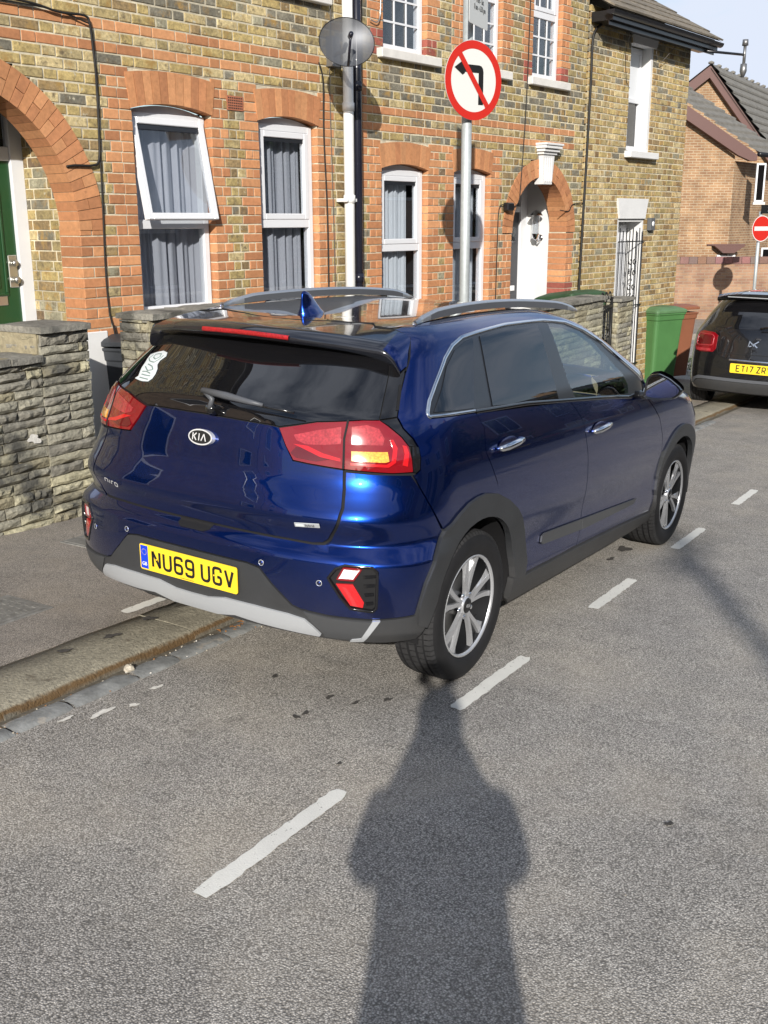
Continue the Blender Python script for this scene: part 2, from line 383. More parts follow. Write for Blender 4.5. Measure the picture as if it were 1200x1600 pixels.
# painted bay dashes
def dash(x0,x1,y,w,dz,seed):
    r=random.Random(seed); b=MB(); n=26; V=[];F=[]
    for s in range(n+1):
        t=s/n; xx=x0+(x1-x0)*t+r.uniform(-.004,.004)
        e0=r.uniform(-.004,.004); e1=r.uniform(-.004,.004)
        if s in(0,n): e0+=.012*(1 if s else .3); e1-=.008
        for yy in (y-w/2+e0,y,y+w/2+e1): V.append((xx+(r.uniform(-.006,.006) if s in (0,n) else 0),yy,gz(xx,dz)))
    for s in range(n):
        for j in range(2):
            F.append((s*3+j,(s+1)*3+j,(s+1)*3+j+1,s*3+j+1))
    b.add(V,F); return b.build('road_marking',M['mark'],kind='structure')
for k,(a,c) in enumerate(((.40,1.06),(1.91,2.62),(3.42,4.11),(4.94,5.56),(6.36,6.99),(7.86,8.5),(9.3,9.95),(10.8,11.4))): dash(a,c,1.80,.064,.004,k)
for k,(a,c) in enumerate(((1.9,2.66),(3.42,4.0),(4.9,5.5))): dash(a,c,3.615,.062,KH+.004,20+k)
# oil spots
def blot(x,y,rx,ry,seed,dz=.005):
    r=random.Random(seed); n=22; V=[(x,y,gz(x,dz))]
    ph=[r.uniform(0,6.28) for _ in range(3)]
    for k in range(n):
        a=2*math.pi*k/n; q=1+.25*math.sin(2*a+ph[0])+.18*math.sin(3*a+ph[1])+.15*math.sin(5*a+ph[2])+r.uniform(-.08,.08)
        xx=x+rx*q*math.cos(a); V.append((xx,y+ry*q*math.sin(a),gz(xx,dz)))
    return V,[(0,k+1,(k+1)%n+1) for k in range(n)]
bo=MB()
for k,(x,y,rx,ry) in enumerate(((3.01,2.28,.014,.016),(3.06,2.27,.018,.013),(3.29,2.60,.02,.012),(3.24,2.28,.02,.014),(3.25,2.16,.018,.012),(3.35,2.07,.022,.012),(6.16,2.06,.07,.035),(5.89,2.05,.035,.02),(2.78,1.92,.01,.01),(3.02,.81,.014,.012),(2.9,3.45,.03,.02),(3.15,3.42,.04,.022),(3.42,3.45,.03,.03))):
    bo.add(*blot(x,y,rx,ry,k,.005 if y<3.1 else KH+.006))
tag(bo.build('oil_spots',M['grime']),kind='stuff')
# grit, pebbles and leaf scraps in the gutter
def pebble(b,x,y,z,r,rr,mi=0):
    V=[];ph=[(1,0,0),(-1,0,0),(0,1,0),(0,-1,0),(0,0,1),(0,0,-.3)]
    V=[(x+p[0]*r*rr.uniform(.6,1.3),y+p[1]*r*rr.uniform(.6,1.3),z+p[2]*r*rr.uniform(.5,.9)) for p in ph]
    b.add(V,[(0,2,4),(2,1,4),(1,3,4),(3,0,4),(2,0,5),(1,2,5),(3,1,5),(0,3,5)],mi,smooth=False)
M['pebble']=mat('pale_grit',(.40,.36,.29),.85,noise=(80,.3)); M['leaf']=mat('dry_leaf',(.26,.12,.04),.8,noise=(70,.4))
M['chalk']=mat('white_mortar_crumb',(.62,.60,.55),.9,noise=(60,.2))
b=MB(); rr=random.Random(5)
for k in range(420):
    x=rr.uniform(1.2,4.6); pebble(b,x,KY-.02-abs(rr.gauss(0,.05)),gz(x,.004+.004*rr.random()),rr.uniform(.002,.007),rr,rr.choice((0,0,1,2)))
for k in range(260):
    x=rr.uniform(1.0,7); y=rr.uniform(-1.5,3.0); pebble(b,x,y,gz(x,.001),rr.uniform(.0012,.0030),rr,rr.choice((0,0,2)))
for k in range(26):
    x=rr.gauss(3.72,.14) if k<18 else rr.uniform(1.6,2.0); y=KY-.03-abs(rr.gauss(0,.025)); z=gz(x,.012); a=rr.uniform(0,6); s=rr.uniform(.012,.026)
    c,s_=math.cos(a)*s,math.sin(a)*s
    b.add([(x-c,y-s_,z),(x+s_*.4,y-c*.4,z+.006),(x+c,y+s_,z+.002),(x-s_*.4,y+c*.4,z+.008)],[(0,1,2,3)],1)
tag(b.build('gutter_grit',[M['pebble'],M['leaf'],M['chalk']]),kind='stuff')
def lump(name,x,y,z,r,m,seed,label,cat,flat=.6):
    q=random.Random(seed); b=MB(); nu,nv=10,6; V=[];F=[]
    for j in range(nv+1):
        for i in range(nu):
            a=2*math.pi*i/nu; t=math.pi*j/nv; k=r*q.uniform(.75,1.15)
            V.append((k*math.sin(t)*math.cos(a),k*math.sin(t)*math.sin(a),k*math.cos(t)*flat))
    for j in range(nv):
        for i in range(nu): F.append((j*nu+i,(j+1)*nu+i,(j+1)*nu+(i+1)%nu,j*nu+(i+1)%nu))
    b.add(V,F,0); o=b.build(name,m); o.location=(x,y,z); return tag(o,label,cat)
lump('stone',2.98,KY-.035,gz(2.98,.02),.026,M['pebble'],1,'pale angular stone lying against the kerb face in the gutter','stone')
lump('paper_scrap',3.78,KY-.03,gz(3.78,.022),.030,M['chalk'],4,'crumpled white paper scrap in the gutter under the blue car bumper','litter',.9)
b=MB(); b.add(*blot(2.62,2.93,.05,.02,3,.005)); b.add(*blot(2.74,2.88,.022,.014,5,.005)); b.add(*blot(2.5,3.0,.03,.012,8,.005)); b.add(*blot(2.92,2.93,.03,.014,9,.005))
tag(b.build('mortar_crumbs',M['chalk']),kind='stuff')
# iron stopcock cover in the pavement
M['iron']=mat('worn_cover_iron',(.21,.205,.19),.55,metal=.3,noise=(20,.3),bump=(70,.5,.003))
cv=empty('drain_cover',(3.02,4.12,gz(3.02,KH)),(0,math.atan(SLOPE),0),label='dark iron drain cover set in the pavement by the left photo edge',cat='drain cover')
MB().box(-.26,.26,-.17,.17,-.02,.006,bev=.004).build('frame',M['iron'],cv)
b=MB(); b.box(-.235,.235,-.145,.145,.004,.009,bev=.002)
for i in range(9):
    for j in range(5): b.box(-.21+i*.05,-.185+i*.05,-.12+j*.052,-.095+j*.052,.008,.0115)
b.build('lid',M['iron'],cv)
cv=empty('drain_cover',(4.35,4.75,gz(4.35,KH)),(0,math.atan(SLOPE),0),label='dark patch cover in the pavement between stone wall and blue car',cat='drain cover')
MB().box(-.22,.22,-.12,.12,-.02,.006,bev=.003).build('frame',M['iron'],cv); MB().box(-.2,.2,-.1,.1,.004,.009,bev=.002).build('lid',M['iron'],cv)
# ------------------------------------------------------------------ terrace of brick houses
WA=math.atan2(-.12179073,.9925558); WD=6.717
wd=Vector((math.cos(WA),math.sin(WA),0)); wn=Vector((-math.sin(WA),math.cos(WA),0))
def WP(s,n,z): p=wn*(WD+n)+wd*s; return Vector((p.x,p.y,z))
CAMI=camo.matrix_world.inverted()
def scr(p):
    q=CAMI@Vector(p)
    if q.z>-.1: return None
    return (600+1650*q.x/-q.z, 800-1650*q.y/-q.z, -q.z)
M['mortar']=mat('lime_mortar',(.52,.47,.35),.95,noise=[(25,.22),(1.1,.2)],bump=(120,.5,.004),dirt=[(1.4,(.24,.22,.18),.5,.7)])
M['brick']=mat('old_brick',(1,1,1),.88,tint=True,noise=[(45,.34,6),(9,.22),(.9,.16,6)],bump=[(70,.7,.005),(260,.4,.002)],dirt=[(9.5,(.32,.20,.065),.53,.68),(15,(.14,.108,.062),.56,.70),(21,(.46,.42,.31),.64,.71)])
M['redbrick']=mat('orange_rubbed_brick',(1,1,1),.82,tint=True,noise=[(30,.15),(1.4,.14,6)],bump=[(120,.35,.003)],dirt=[(13,(.24,.10,.05),.66,.8)])
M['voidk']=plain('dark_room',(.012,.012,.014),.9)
M['upvc']=mat('white_upvc',(.66,.67,.69),.28,spec=.5)
M['whitewall']=mat('white_masonry_paint',(.64,.64,.63),.7,noise=[(4,.05)],bump=(30,.2,.004))
M['sillw']=mat('painted_stone_sill',(.62,.60,.56),.75,noise=[(6,.10)],bump=(40,.25,.003))
M['wglass']=glassmat('window_glass',(.88,.9,.92))
M['pipew']=mat('white_downpipe',(.74,.74,.72),.4,noise=[(5,.07)])
M['pipek']=mat('black_soil_pipe',(.012,.013,.022),.25,coat=.3)
M['cable']=plain('black_cable',(.012,.011,.010),.6)
M['cableg']=plain('grey_cable',(.10,.09,.08),.6)
M['greendoor']=mat('green_door_paint',(.012,.060,.020),.3,coat=.3)
M['greydoor']=mat('grey_door',(.045,.048,.055),.4)
M['brass']=mat('brushed_lock_steel',(.55,.54,.50),.3,metal=.9)
M['curtain']=mat('grey_curtain',(.40,.40,.43),.85)
M['net']=mat('net_curtain',(.62,.64,.66),.8)
M['dish']=None
def ycol(r,hi=0):
    t=r.random(); g=r.uniform(.80,1.15)
    if hi>0 and r.random()<hi: c=(.17,.155,.115)
    elif t<.34: c=(.36,.275,.115)
    elif t<.56: c=(.30,.235,.11)
    elif t<.72: c=(.43,.345,.18)
    elif t<.86: c=(.235,.165,.08)
    elif t<.97: c=(.26,.24,.165)
    else: c=(.16,.11,.065)
    return tuple(min(.9,x*g) for x in c)
def ocol(r):
    g=r.uniform(.86,1.12); c=r.choice(((.47,.215,.095),(.44,.195,.088),(.50,.24,.11),(.41,.18,.082))); return tuple(x*g for x in c)
def rcol(r): g=r.uniform(.8,1.1); return (.30*g,.085*g,.06*g)
def pcol(r):
    t=r.random(); c=(.42,.24,.13) if t<.5 else (.36,.19,.10) if t<.75 else (.47,.30,.18) if t<.93 else (.17,.11,.07); g=r.uniform(.9,1.1); return tuple(x*g for x in c)
def brick_geo(b,x0,x1,z0,z1,col,r,pr=.006,dep=.1,mi=0,n0=0.0,rough=1.0):
    bv=.0045; j=lambda:r.uniform(-.0022,.0022)*rough
    y=n0-pr+r.uniform(-.002,.002)*rough
    V=[(x0,n0+dep,z0),(x1,n0+dep,z0),(x1,n0+dep,z1),(x0,n0+dep,z1),
       (x0+j(),y+bv,z0+j()),(x1+j(),y+bv,z0+j()),(x1+j(),y+bv,z1+j()),(x0+j(),y+bv,z1+j()),
       (x0+bv,y+j()*.5,z0+bv),(x1-bv,y+j()*.5,z0+bv),(x1-bv,y+j()*.5,z1-bv),(x0+bv,y+j()*.5,z1-bv)]
    F=[(8,9,10,11)]
    for a in range(4):
        c=(a+1)%4; F.append((a,c,4+c,4+a)); F.append((4+a,4+c,8+c,8+a))
    b.add(V,F,mi,col)
_pool={}
def brick_variant(kind,colf,k):
    key=(kind,k)
    if key not in _pool:
        r=random.Random(hash((kind,k))%9999 if False else k*13+len(kind)); b=MB(); brick_geo(b,0,.215,0,.065,colf(r),r); _pool[key]=b.mesh('brick',[M['brick'] if kind!='o' else M['redbrick']])
    return _pool[key]
def seg_sub(segs,a,c):
    out=[]
    for s0,s1,t in segs:
        if c<=s0 or a>=s1: out.append((s0,s1,t)); continue
        if a>s0: out.append((s0,a,t))
        if c<s1: out.append((c,s1,t))
    return out
def brick_house(name,label,sa,sb,z0,z1,zr,zones,opens,arches,seed,grime=lambda s,z:0,wallcat='house',group=None,colf=ycol,pitch=.075,keep=300,noff=0.0,ringcol=ocol):
    """zones: (s0,s1,za,zb,toothL,toothR,kind) orange/red brickwork. opens: (s0,s1,za,zb). arches: (c,zc,ri,ro)"""
    r=random.Random(seed); root=empty(name,WP(sa,noff,z0),(0,0,WA),label=label,cat=wallcat,group=group)
    off=(-sa,0,-z0)
    mort=MB(); cand=[]
    k0=math.floor((zr-z1)/pitch); row=0
    z=zr-pitch*math.floor((zr-z0)/pitch)-pitch
    while z<z1-.01:
        zc=z+pitch/2; par=int(round((z-zr)/pitch))%2
        segs=[(sa,sb,'y')]
        cuts=[]
        for o in opens:
            if o[2]-.01<zc<o[3]: segs=seg_sub(segs,o[0],o[1]); cuts.append((o[0],o[1]))
        for (c,za_,ri,ro) in arches:
            if zc>za_ and zc<za_+ro-.02:
                h=math.sqrt((ro-.012)**2-(zc-za_)**2); segs=seg_sub(segs,c-h,c+h)
        for (a,c,za,zb,tl,tr,kd) in zones:
            if za-.005<=zc<zb:
                a2=a-(tl if par else 0); c2=c+(tr if par else 0); new=[]
                for s0,s1,t in segs:
                    if c2<=s0 or a2>=s1: new.append((s0,s1,t)); continue
                    if a2>s0+.03: new.append((s0,a2,t))
                    lo=max(a2,s0) if a2>s0+.03 else s0; hi=min(c2,s1) if c2<s1-.03 else s1
                    new.append((lo,hi,kd))
                    if c2<s1-.03: new.append((c2,s1,t))
                segs=new
        # merge same kinds
        segs.sort(); mg=[]
        for sgm in segs:
            if mg and mg[-1][2]==sgm[2] and abs(mg[-1][1]-sgm[0])<1e-6: mg[-1]=(mg[-1][0],sgm[1],sgm[2])
            else: mg.append(sgm)
        for s0,s1,t in mg:
            if s1-s0<.03: continue
            mort.add([(s0+.001,0,z),(s1-.001,0,z),(s1-.001,0,z+pitch),(s0+.001,0,z+pitch)],[(0,1,2,3)])
            # laid bricks: Flemish bond phases
            edges=[s0]
            L=s1-s0; x=s0; first=True; seq=par
            if t=='y':
                ph=(.17 if par else 0); u=math.floor((s0-ph)/.3375)*.3375+ph; pts=[]
                while u<s1+.4: pts+= [u,u+.225]; u+=.3375
                edges=[s0]+[p for p in pts if s0+.045<p<s1-.045]+[s1]
            else:
                if L<.26: edges=[s0,s1] if (L<.235 and par) or L<.16 else [s0,s0+L*(.55 if par else .5),s1]
                elif L<.36: edges=[s0,s0+(.225 if par else .1125),s1]
                else:
                    x=s0+(.225 if par else .1125); edges=[s0]
                    wds=(.1125,.225) if par else (.225,.1125); kk=0
                    while x<s1-.05: edges.append(x); x+=wds[kk%2]; kk+=1
                    edges.append(s1)
            for a,c in zip(edges[:-1],edges[1:]):
                jw=.0065 if t=='y' else .0042
                g0=.0 if a==s0 and any(abs(a-q[1])<.004 for q in cuts) else jw
                g1=.0 if c==s1 and any(abs(c-q[0])<.004 for q in cuts) else jw
                kd=t
                cand.append((a+g0,c-g1,z+jw,z+pitch-jw,kd))
        z+=pitch
    mort.build('mortar_wall',M['mortar'],root).location=off
    wall=root.children[0] if root.children else None
    wall=[o for o in root.children][0]
    # reveals: mortar returns behind the brick ends
    for (a,c,za,zb) in opens:
        for s_,fl in ((a-.004,0),(c+.004,1)):
            dp=.24 if any(abs(a-(q_[0]-q_[2]))<.02 for q_ in arches) else .11
            q=[(s_,0.002,za),(s_,dp,za),(s_,dp,zb),(s_,.002,zb)]; rv=MB(); rv.add(q if fl else q[::-1],[(0,1,2,3)]); rv.build('mortar_return',M['mortar'],root).location=off
    # the bricks: the 300 that show largest one by one, the rest as joined brickwork
    sc=[]
    for i,(a,c,za,zb,kd) in enumerate(cand):
        q=scr(WP((a+c)/2,noff,(za+zb)/2)); vis=-1
        if q and -30<q[0]<1230 and -30<q[1]<560: vis=(c-a)*(zb-za)/q[2]**2
        sc.append((vis,i))
    sc.sort(reverse=True); single=set(i for v_,i in sc[:keep] if v_>0)
    rest=MB(); cf={'y':colf,'o':ocol,'r':rcol}
    deep=[(c_-ri_,1,za_) for (c_,za_,ri_,ro_) in arches]+[(c_+ri_,0,za_) for (c_,za_,ri_,ro_) in arches]
    bmt={'y':'brick','o':'redbrick','r':'redbrick'}
    for i,(a,c,za,zb,kd) in enumerate(cand):
        if any((abs(c-e_)<.01 if sd_ else abs(a-e_)<.01) and zb<zz_+.06 for e_,sd_,zz_ in deep):
            b=MB(); brick_geo(b,a,c,za,zb,cf[kd](r),r,dep=.245); b.build('brick',[M['brick'] if kd=='y' else M['redbrick']],wall); continue
        if i in single:
            g=grime((a+c)/2,(za+zb)/2) if kd=='y' else 0
            if kd=='y' and r.random()<g: me=brick_variant('g',lambda q:(lambda k_:tuple(x*k_ for x in (.175,.16,.12)))(q.uniform(.8,1.2)),r.randrange(6))
            else: me=brick_variant(kd,cf[kd],r.randrange(16 if kd=='y' else 10))
            o=inst('brick',me,wall,(a,0,za),(0,0,0),((c-a)/.215,1,(zb-za)/.065))
        else:
            col=cf[kd](r) if not (kd=='y' and r.random()<grime((a+c)/2,(za+zb)/2)) else (lambda k_:tuple(x*k_ for x in (.175,.16,.12)))(r.uniform(.8,1.2))
            brick_geo(rest,a,c,za,zb,col,r,mi=0 if kd=='y' else 1)
    if rest.v:
        o=rest.build('brickwork',[M['brick'],M['redbrick']],wall); tag(o,kind='stuff')
    # arch rings
    for (c,zc,ri,ro) in arches:
        nb=int(math.pi*ro/.082); bk=MB(); 
        ring=[(c+(ro-.01)*math.cos(math.pi*k/32),zc+(ro-.01)*math.sin(math.pi*k/32)) for k in range(33)]+[(c+(ri+.005)*math.cos(math.pi*k/32),zc+(ri+.005)*math.sin(math.pi*k/32)) for k in range(32,-1,-1)]
        for k in range(32):
            a,b_=ring[k],ring[k+1]; d,e=ring[65-k],ring[64-k]
            bk.add([(a[0],.001,a[1]),(b_[0],.001,b_[1]),(e[0],.001,e[1]),(d[0],.001,d[1])],[(0,3,2,1)])
            bk.add([(d[0],.001,d[1]),(e[0],.001,e[1]),(e[0],.24,e[1]),(d[0],.24,d[1])],[(0,3,2,1)])
        bk.build('arch_mortar',M['mortar'],root).location=off
        for k in range(nb):
            a0=math.pi*k/nb+.0028/ro; a1=math.pi*(k+1)/nb-.0028/ro
            if scr(WP(c+ro*math.cos(a0),0,zc+ro*math.sin(a0))) is None: continue
            parts=[(ri,ro)] if k%2 else [(ri,ri+(ro-ri)*.5-.003),(ri+(ro-ri)*.5+.003,ro)]
            for (q0,q1) in parts:
                b=MB(); P=[(c+q0*math.cos(a1),zc+q0*math.sin(a1)),(c+q1*math.cos(a1),zc+q1*math.sin(a1)),(c+q1*math.cos(a0),zc+q1*math.sin(a0)),(c+q0*math.cos(a0),zc+q0*math.sin(a0))]
                b.prism(P,-.012+r.uniform(-.002,.002),.105 if not (q0==ri) else .235,0,col=ringcol(r))
                o=b.build('voussoir',M['redbrick'],root); o.location=off
    root['_w']=0; del root['_w']
    return root,off,wall
def flat_arch(root,off,s0,s1,zs,rise,ztop,r,n=11,crown=.03):
    mid=(s0+s1)/2; hw=(s1-s0)/2
    def soff(s): return zs+rise*(1-((s-mid)/hw)**2) if abs(s-mid)<hw else zs
    bk2=MB()
    nn=14
    e0,e1=s0-.03,s1+.03
    V=[(e0+(e1-e0)*k/nn,.0035,soff(e0+(e1-e0)*k/nn)+.004) for k in range(nn+1)]+[(e0+(e1-e0)*k/nn,.0035,ztop+.022) for k in range(nn+1)]
    bk2.add(V,[(k,k+1,nn+2+k,nn+1+k) for k in range(nn)]); bk2.build('arch_mortar',M['mortar'],root).location=off
    for k in range(n):
        t0,t1=k/n,(k+1)/n
        b0,b1=s0+(s1-s0)*t0+.003,s0+(s1-s0)*t1-.003
        sp=.035
        u0,u1=s0-sp+(s1-s0+2*sp)*t0+.003,s0-sp+(s1-s0+2*sp)*t1-.003
        def top(s): return ztop+crown*(1-((s-mid)/hw)**2)-crown*.5
        b=MB(); jt=r.uniform(-.002,.002)
        P=[(b0,soff(b0)),(b1,soff(b1)),(u1,top(u1)),(u0,top(u0))]
        b.prism(P,-.011+jt,.11,0,col=ocol(r)); b.build('voussoir',M['redbrick'],root).location=off
# --- windows
def window(root,off,s0,s1,z0,z1,rise,tr,set_=.085,open_top=False,bars=None,glass='wglass',shade=True,group=None):
    """white frame with transom; panes, mullion bars and sashes are its pieces"""
    fw=.055; f=MB(); n0,n1=set_,set_+.07
    mid=(s0+s1)/2; hw=(s1-s0)/2
    def top(s): return z1+.055+rise*(1-((s-mid)/hw)**2)
    f.box(s0,s0+fw,n0,n1,z0,z1+.055,bev=.004); f.box(s1-fw,s1,n0,n1,z0,z1+.055,bev=.004); f.box(s0+fw,s1-fw,n0,n1,z0,z0+.06,bev=.004)
    N=12; P=[(s0+(s1-s0)*k/N,top(s0+(s1-s0)*k/N)) for k in range(N,-1,-1)]
    zt=z1
    f.box(s0+fw,s1-fw,n0,n1,z1,z1+.055,bev=.004)
    f.prism([(s0,z1+.05),(s1,z1+.05)]+[(max(s0,min(s1,a)),c) for a,c in P],n0+.022,n1-.001)
    f.box(s0+fw,s1-fw,n0,n1,tr-.035,tr+.035,bev=.004)
    fo=f.build('window',M['upvc'],root); fo.location=off
    # fixed lower sash beads and panes
    def sash(a,c,za,zb,y0,name='sash'):
        b=MB(); w=.05
        b.box(a,a+w,y0,y0+.055,za,zb,bev=.005); b.box(c-w,c,y0,y0+.055,za,zb,bev=.005); b.box(a+w,c-w,y0,y0+.055,za,za+w,bev=.005); b.box(a+w,c-w,y0,y0+.055,zb-w,zb,bev=.005)
        return b
    a,c=s0+fw,s1-fw
    if not open_top:
        sash(a,c,tr+.036,zt-.001,n0-.006).build('sash',M['upvc'],fo)
        MB().box(a+.05,c-.05,n0+.02,n0+.026,tr+.085,zt-.05).build('pane',M[glass],fo)
        MB().box(a+.05,c-.05,n0+.008,n0+.016,zt-.085,zt-.052).build('vent_strip',M['pillar'],fo)
    else:
        # top-hung sash swung out at the foot
        H=(zt)-(tr+.034); s_=inst('sash',sash(a-.03,c+.03,-H-.03,0,-.045).mesh('sash',[M['upvc']]),fo,(0,n0+.03,zt+.012),(R_(-open_top),0,0))
        inst('pane',MB().box(a+.02,c-.02,-.02,-.014,-H+.02,-.05).mesh('pane',[M[glass]]),fo,(0,n0+.03,zt+.012),(R_(-open_top),0,0))
        inst('vent_strip',MB().box(a+.02,c-.02,-.030,-.022,-.088,-.052).mesh('vent_strip',[M['pillar']]),fo,(0,n0+.03,zt+.012),(R_(-open_top),0,0))
    MB().box(a,c,n0+.02,n0+.026,z0+.06,tr-.035).build('pane',M[glass],fo)
    if bars:
        nx,nzl,nzu=bars; b=MB()
        for k in range(1,nx): x=a+(c-a)*k/nx; b.box(x-.009,x+.009,n0+.010,n0+.019,z0+.06,tr-.035); b.box(x-.009,x+.009,n0+.010,n0+.019,tr+.085,zt-.05)
        for k in range(1,nzl): z=z0+.06+(tr-.035-z0-.06)*k/nzl; b.box(a,c,n0+.009,n0+.0185,z-.009,z+.009)
        for k in range(1,nzu): z=tr+.085+(zt-.135-tr)*k/nzu; b.box(a,c,n0+.009,n0+.0185,z-.009,z+.009)
        b.build('glazing_bars',M['upvc'],fo)
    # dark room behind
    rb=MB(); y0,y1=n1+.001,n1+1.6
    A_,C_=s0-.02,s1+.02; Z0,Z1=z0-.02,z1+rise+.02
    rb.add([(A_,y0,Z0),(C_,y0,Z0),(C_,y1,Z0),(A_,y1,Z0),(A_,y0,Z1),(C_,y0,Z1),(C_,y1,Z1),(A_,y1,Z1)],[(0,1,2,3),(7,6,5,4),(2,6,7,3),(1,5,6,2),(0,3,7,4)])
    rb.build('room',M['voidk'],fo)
    return fo
def sill(fo,s0,s1,z0,z1,proj,m='sillw'):
    b=MB(); b.box(s0,s1,-proj,.084,z0,z1,bev=.006); return b.build('sill',M[m],fo)
def curtain(s0,s1,z0,z1,n,m,seed,label,group=None,folds=7,amp=.03,gap=None):
    r=random.Random(seed); b=MB(); N=110; V=[];F=[]
    ph=[r.uniform(0,6.28) for _ in range(4)]
    NZ=8
    for j in range(NZ+1):
        for i in range(N+1):
            t=i/N; s=s0+(s1-s0)*t; w=t*folds*2*math.pi
            y=n+amp*(math.sin(w+1.5*math.sin(w*.31+ph[0])+j*.07)+.45*math.sin(2.3*w+ph[1]+j*.05)+.4*math.sin(w*.43+ph[2]))
            V.append((s+.012*math.cos(w)*amp/.03,y,z0+(z1-z0)*j/NZ))
    for j in range(NZ):
        for i in range(N): k=j*(N+1)+i; F.append((k,k+1,k+N+2,k+N+1))
    b.add([tuple(WP(*p)) for p in V],F,0,smooth=True)
    o=b.build('curtain',M[m]); return tag(o,label,'curtain',group)
# ================= house 1
op1=[(5.35,6.14,1.0,2.60),(6.67,7.40,1.0,2.60),(2.87,4.81,-.6,1.72),(6.68,7.38,3.64,5.05),(5.36,6.12,3.64,5.05)]
for a in (5.35,6.67): op1.append((a-.015,a+.80 if a<6 else a+.745,2.59,2.855))
z_=[(2.55,7.45,3.085,3.16,0,0,'o'),(2.55,7.45,2.935,3.010,0,0,'o'),
 (4.80,5.02,.95,1.80,0,.05,'o'),(4.98,5.12,.3,.97,0,0,'o'),
 (5.14,5.35,.4,2.84,.05,0,'o'),(6.12,6.33,.4,2.84,0,-.06,'o'),(6.51,6.67,.4,2.84,.06,0,'o'),(7.40,7.58,.4,2.84,0,.05,'o'),
 (5.18,5.36,3.62,5.0,.05,0,'o'),(6.12,6.28,3.62,5.0,0,.05,'o'),(6.52,6.68,3.62,5.0,.05,0,'o'),(7.38,7.55,3.62,5.0,0,.05,'o')]
def grime1(s,z):
    if 5.4<s<6.2 and z>3.22: return .8
    if z>3.3 and (s<5.5 or s>6.6): return .35
    return .06
h1,of1,w1=brick_house('terraced_house','yellow brick terraced house with orange brick arches and green front door',1.6,7.80,-.45,5.55,3.16,z_,op1,[(3.84,1.70,.97,1.19)],11,grime1,group='terraced brick houses along the pavement')
ra=random.Random(2)
flat_arch(h1,of1,5.335,6.155,2.575,.055,2.845,ra,11); flat_arch(h1,of1,6.655,7.415,2.575,.055,2.835,ra,10)
W1=window(h1,of1,5.36,6.13,1.05,2.51,.06,1.74,set_=.07,open_top=11)
W2=window(h1,of1,6.68,7.39,1.05,2.51,.06,1.74,set_=.06)
sill(W1,5.30,6.20,.96,1.045,.05); sill(W2,6.62,7.46,.96,1.045,.05)
U1=window(h1,of1,5.37,6.11,3.66,5.0,.03,4.4,bars=(3,3,2)); U2=window(h1,of1,6.69,7.37,3.66,5.0,.03,4.4,bars=(3,3,2))
sill(U1,5.22,6.28,3.575,3.655,.07); sill(U2,6.52,7.56,3.575,3.655,.07)
# white painted base of the porch jamb
b=MB(); b.box(4.795,4.985,-.016,.02,-.35,.965,bev=.006); b.build('painted_plinth',M['whitewall'],h1).location=of1
# air brick
b=MB(); b.box(6.315,6.495,-.012,.05,2.635,2.745,col=(.36,.13,.07))
ab=b.build('air_brick',M['redbrick'],h1); ab.location=of1
b=MB()
for i in range(8):
    for j in range(5): b.box(6.327+i*.0205,6.327+i*.0205+.012,-.0135,-.0118,2.646+j*.0195,2.646+j*.0195+.010)
b.build('vent_holes',M['voidk'],ab)
# porch recess: side wall, back wall, door
pr_=MB(); 
pr_.box(4.812,4.90,.246,.70,-.3,2.75); pr_.box(2.7,4.90,.66,.70,2.6,2.85); pr_.box(2.72,4.9,.1,.7,2.72,2.86)
po=pr_.build('porch_wall',M['mortar'],h1); po.location=of1
bb=MB(); rp=random.Random(8)
z=-.25;k=0
while z<2.6:
    y=.245+( -.05 if k%2 else 0)
    while y<.66:
        L=.215 if (int(y*9)+k)%2 else .105
        a,c=max(.245,y),min(.66,y+L)
        if c-a>.03:
            col=ycol(rp,.2)
            V=[(4.812,a+.004,z+.004),(4.812,c-.004,z+.004),(4.812,c-.004,z+.071),(4.812,a+.004,z+.071),(4.806,a+.007,z+.008),(4.806,c-.007,z+.008),(4.806,c-.007,z+.067),(4.806,a+.007,z+.067)]
            bb.add(V,[(7,6,5,4)]+[(q,4+q,4+(q+1)%4,(q+1)%4) for q in range(4)],0,col)
        y+=L+.01
    z+=.075;k+=1
tag(bb.build('brickwork',M['brick'],po),kind='stuff')
dr=MB(); D0=.66
dr.box(4.70,4.812,D0-.03,D0+.05,-.3,2.75,bev=.006); dr.box(3.6,4.70,D0-.02,D0+.05,2.20,2.30,bev=.006); dr.box(3.60,3.72,D0-.03,D0+.05,-.3,2.75)
dr.build('door_frame',M['upvc'],h1).location=of1
d=MB(); d.box(3.72,4.70,D0,D0+.045,-.2,2.20)
do=d.build('front_door',M['greendoor'],h1); do.location=of1
for (a,c,za,zb) in ((4.27,4.60,1.22,2.02),(4.27,4.60,.25,1.02),(3.82,4.15,1.22,2.02),(3.82,4.15,.25,1.02)):
    b=MB(); w=.022
    b.box(a,c,D0-.012,D0,za,za+w,bev=.005); b.box(a,c,D0-.012,D0,zb-w,zb,bev=.005); b.box(a,a+w,D0-.012,D0,za+w,zb-w,bev=.005); b.box(c-w,c,D0-.012,D0,za+w,zb-w,bev=.005)
    b.box(a+.06,c-.06,D0-.008,D0,za+.06,zb-.06,bev=.006); b.build('door_panel',M['greendoor'],do)
b=MB(); b.box(4.615,4.69,D0-.012,D0,1.28,1.52,bev=.004); b.lathe([(0,-.045),(.022,-.043),(.026,-.03),(.012,-.018),(.012,0)],14,'y',(4.655,D0-.01,1.46)); b.lathe([(0,-.05),(.024,-.048),(.028,-.034),(.014,-.02),(.014,0)],14,'y',(4.660,D0-.01,1.335))
b.build('lock_plate',M['brass'],do)
b=MB(); b.box(4.40,4.585,D0-.01,D0,1.15,1.22,bev=.004); b.build('letter_plate',M['brass'],do)
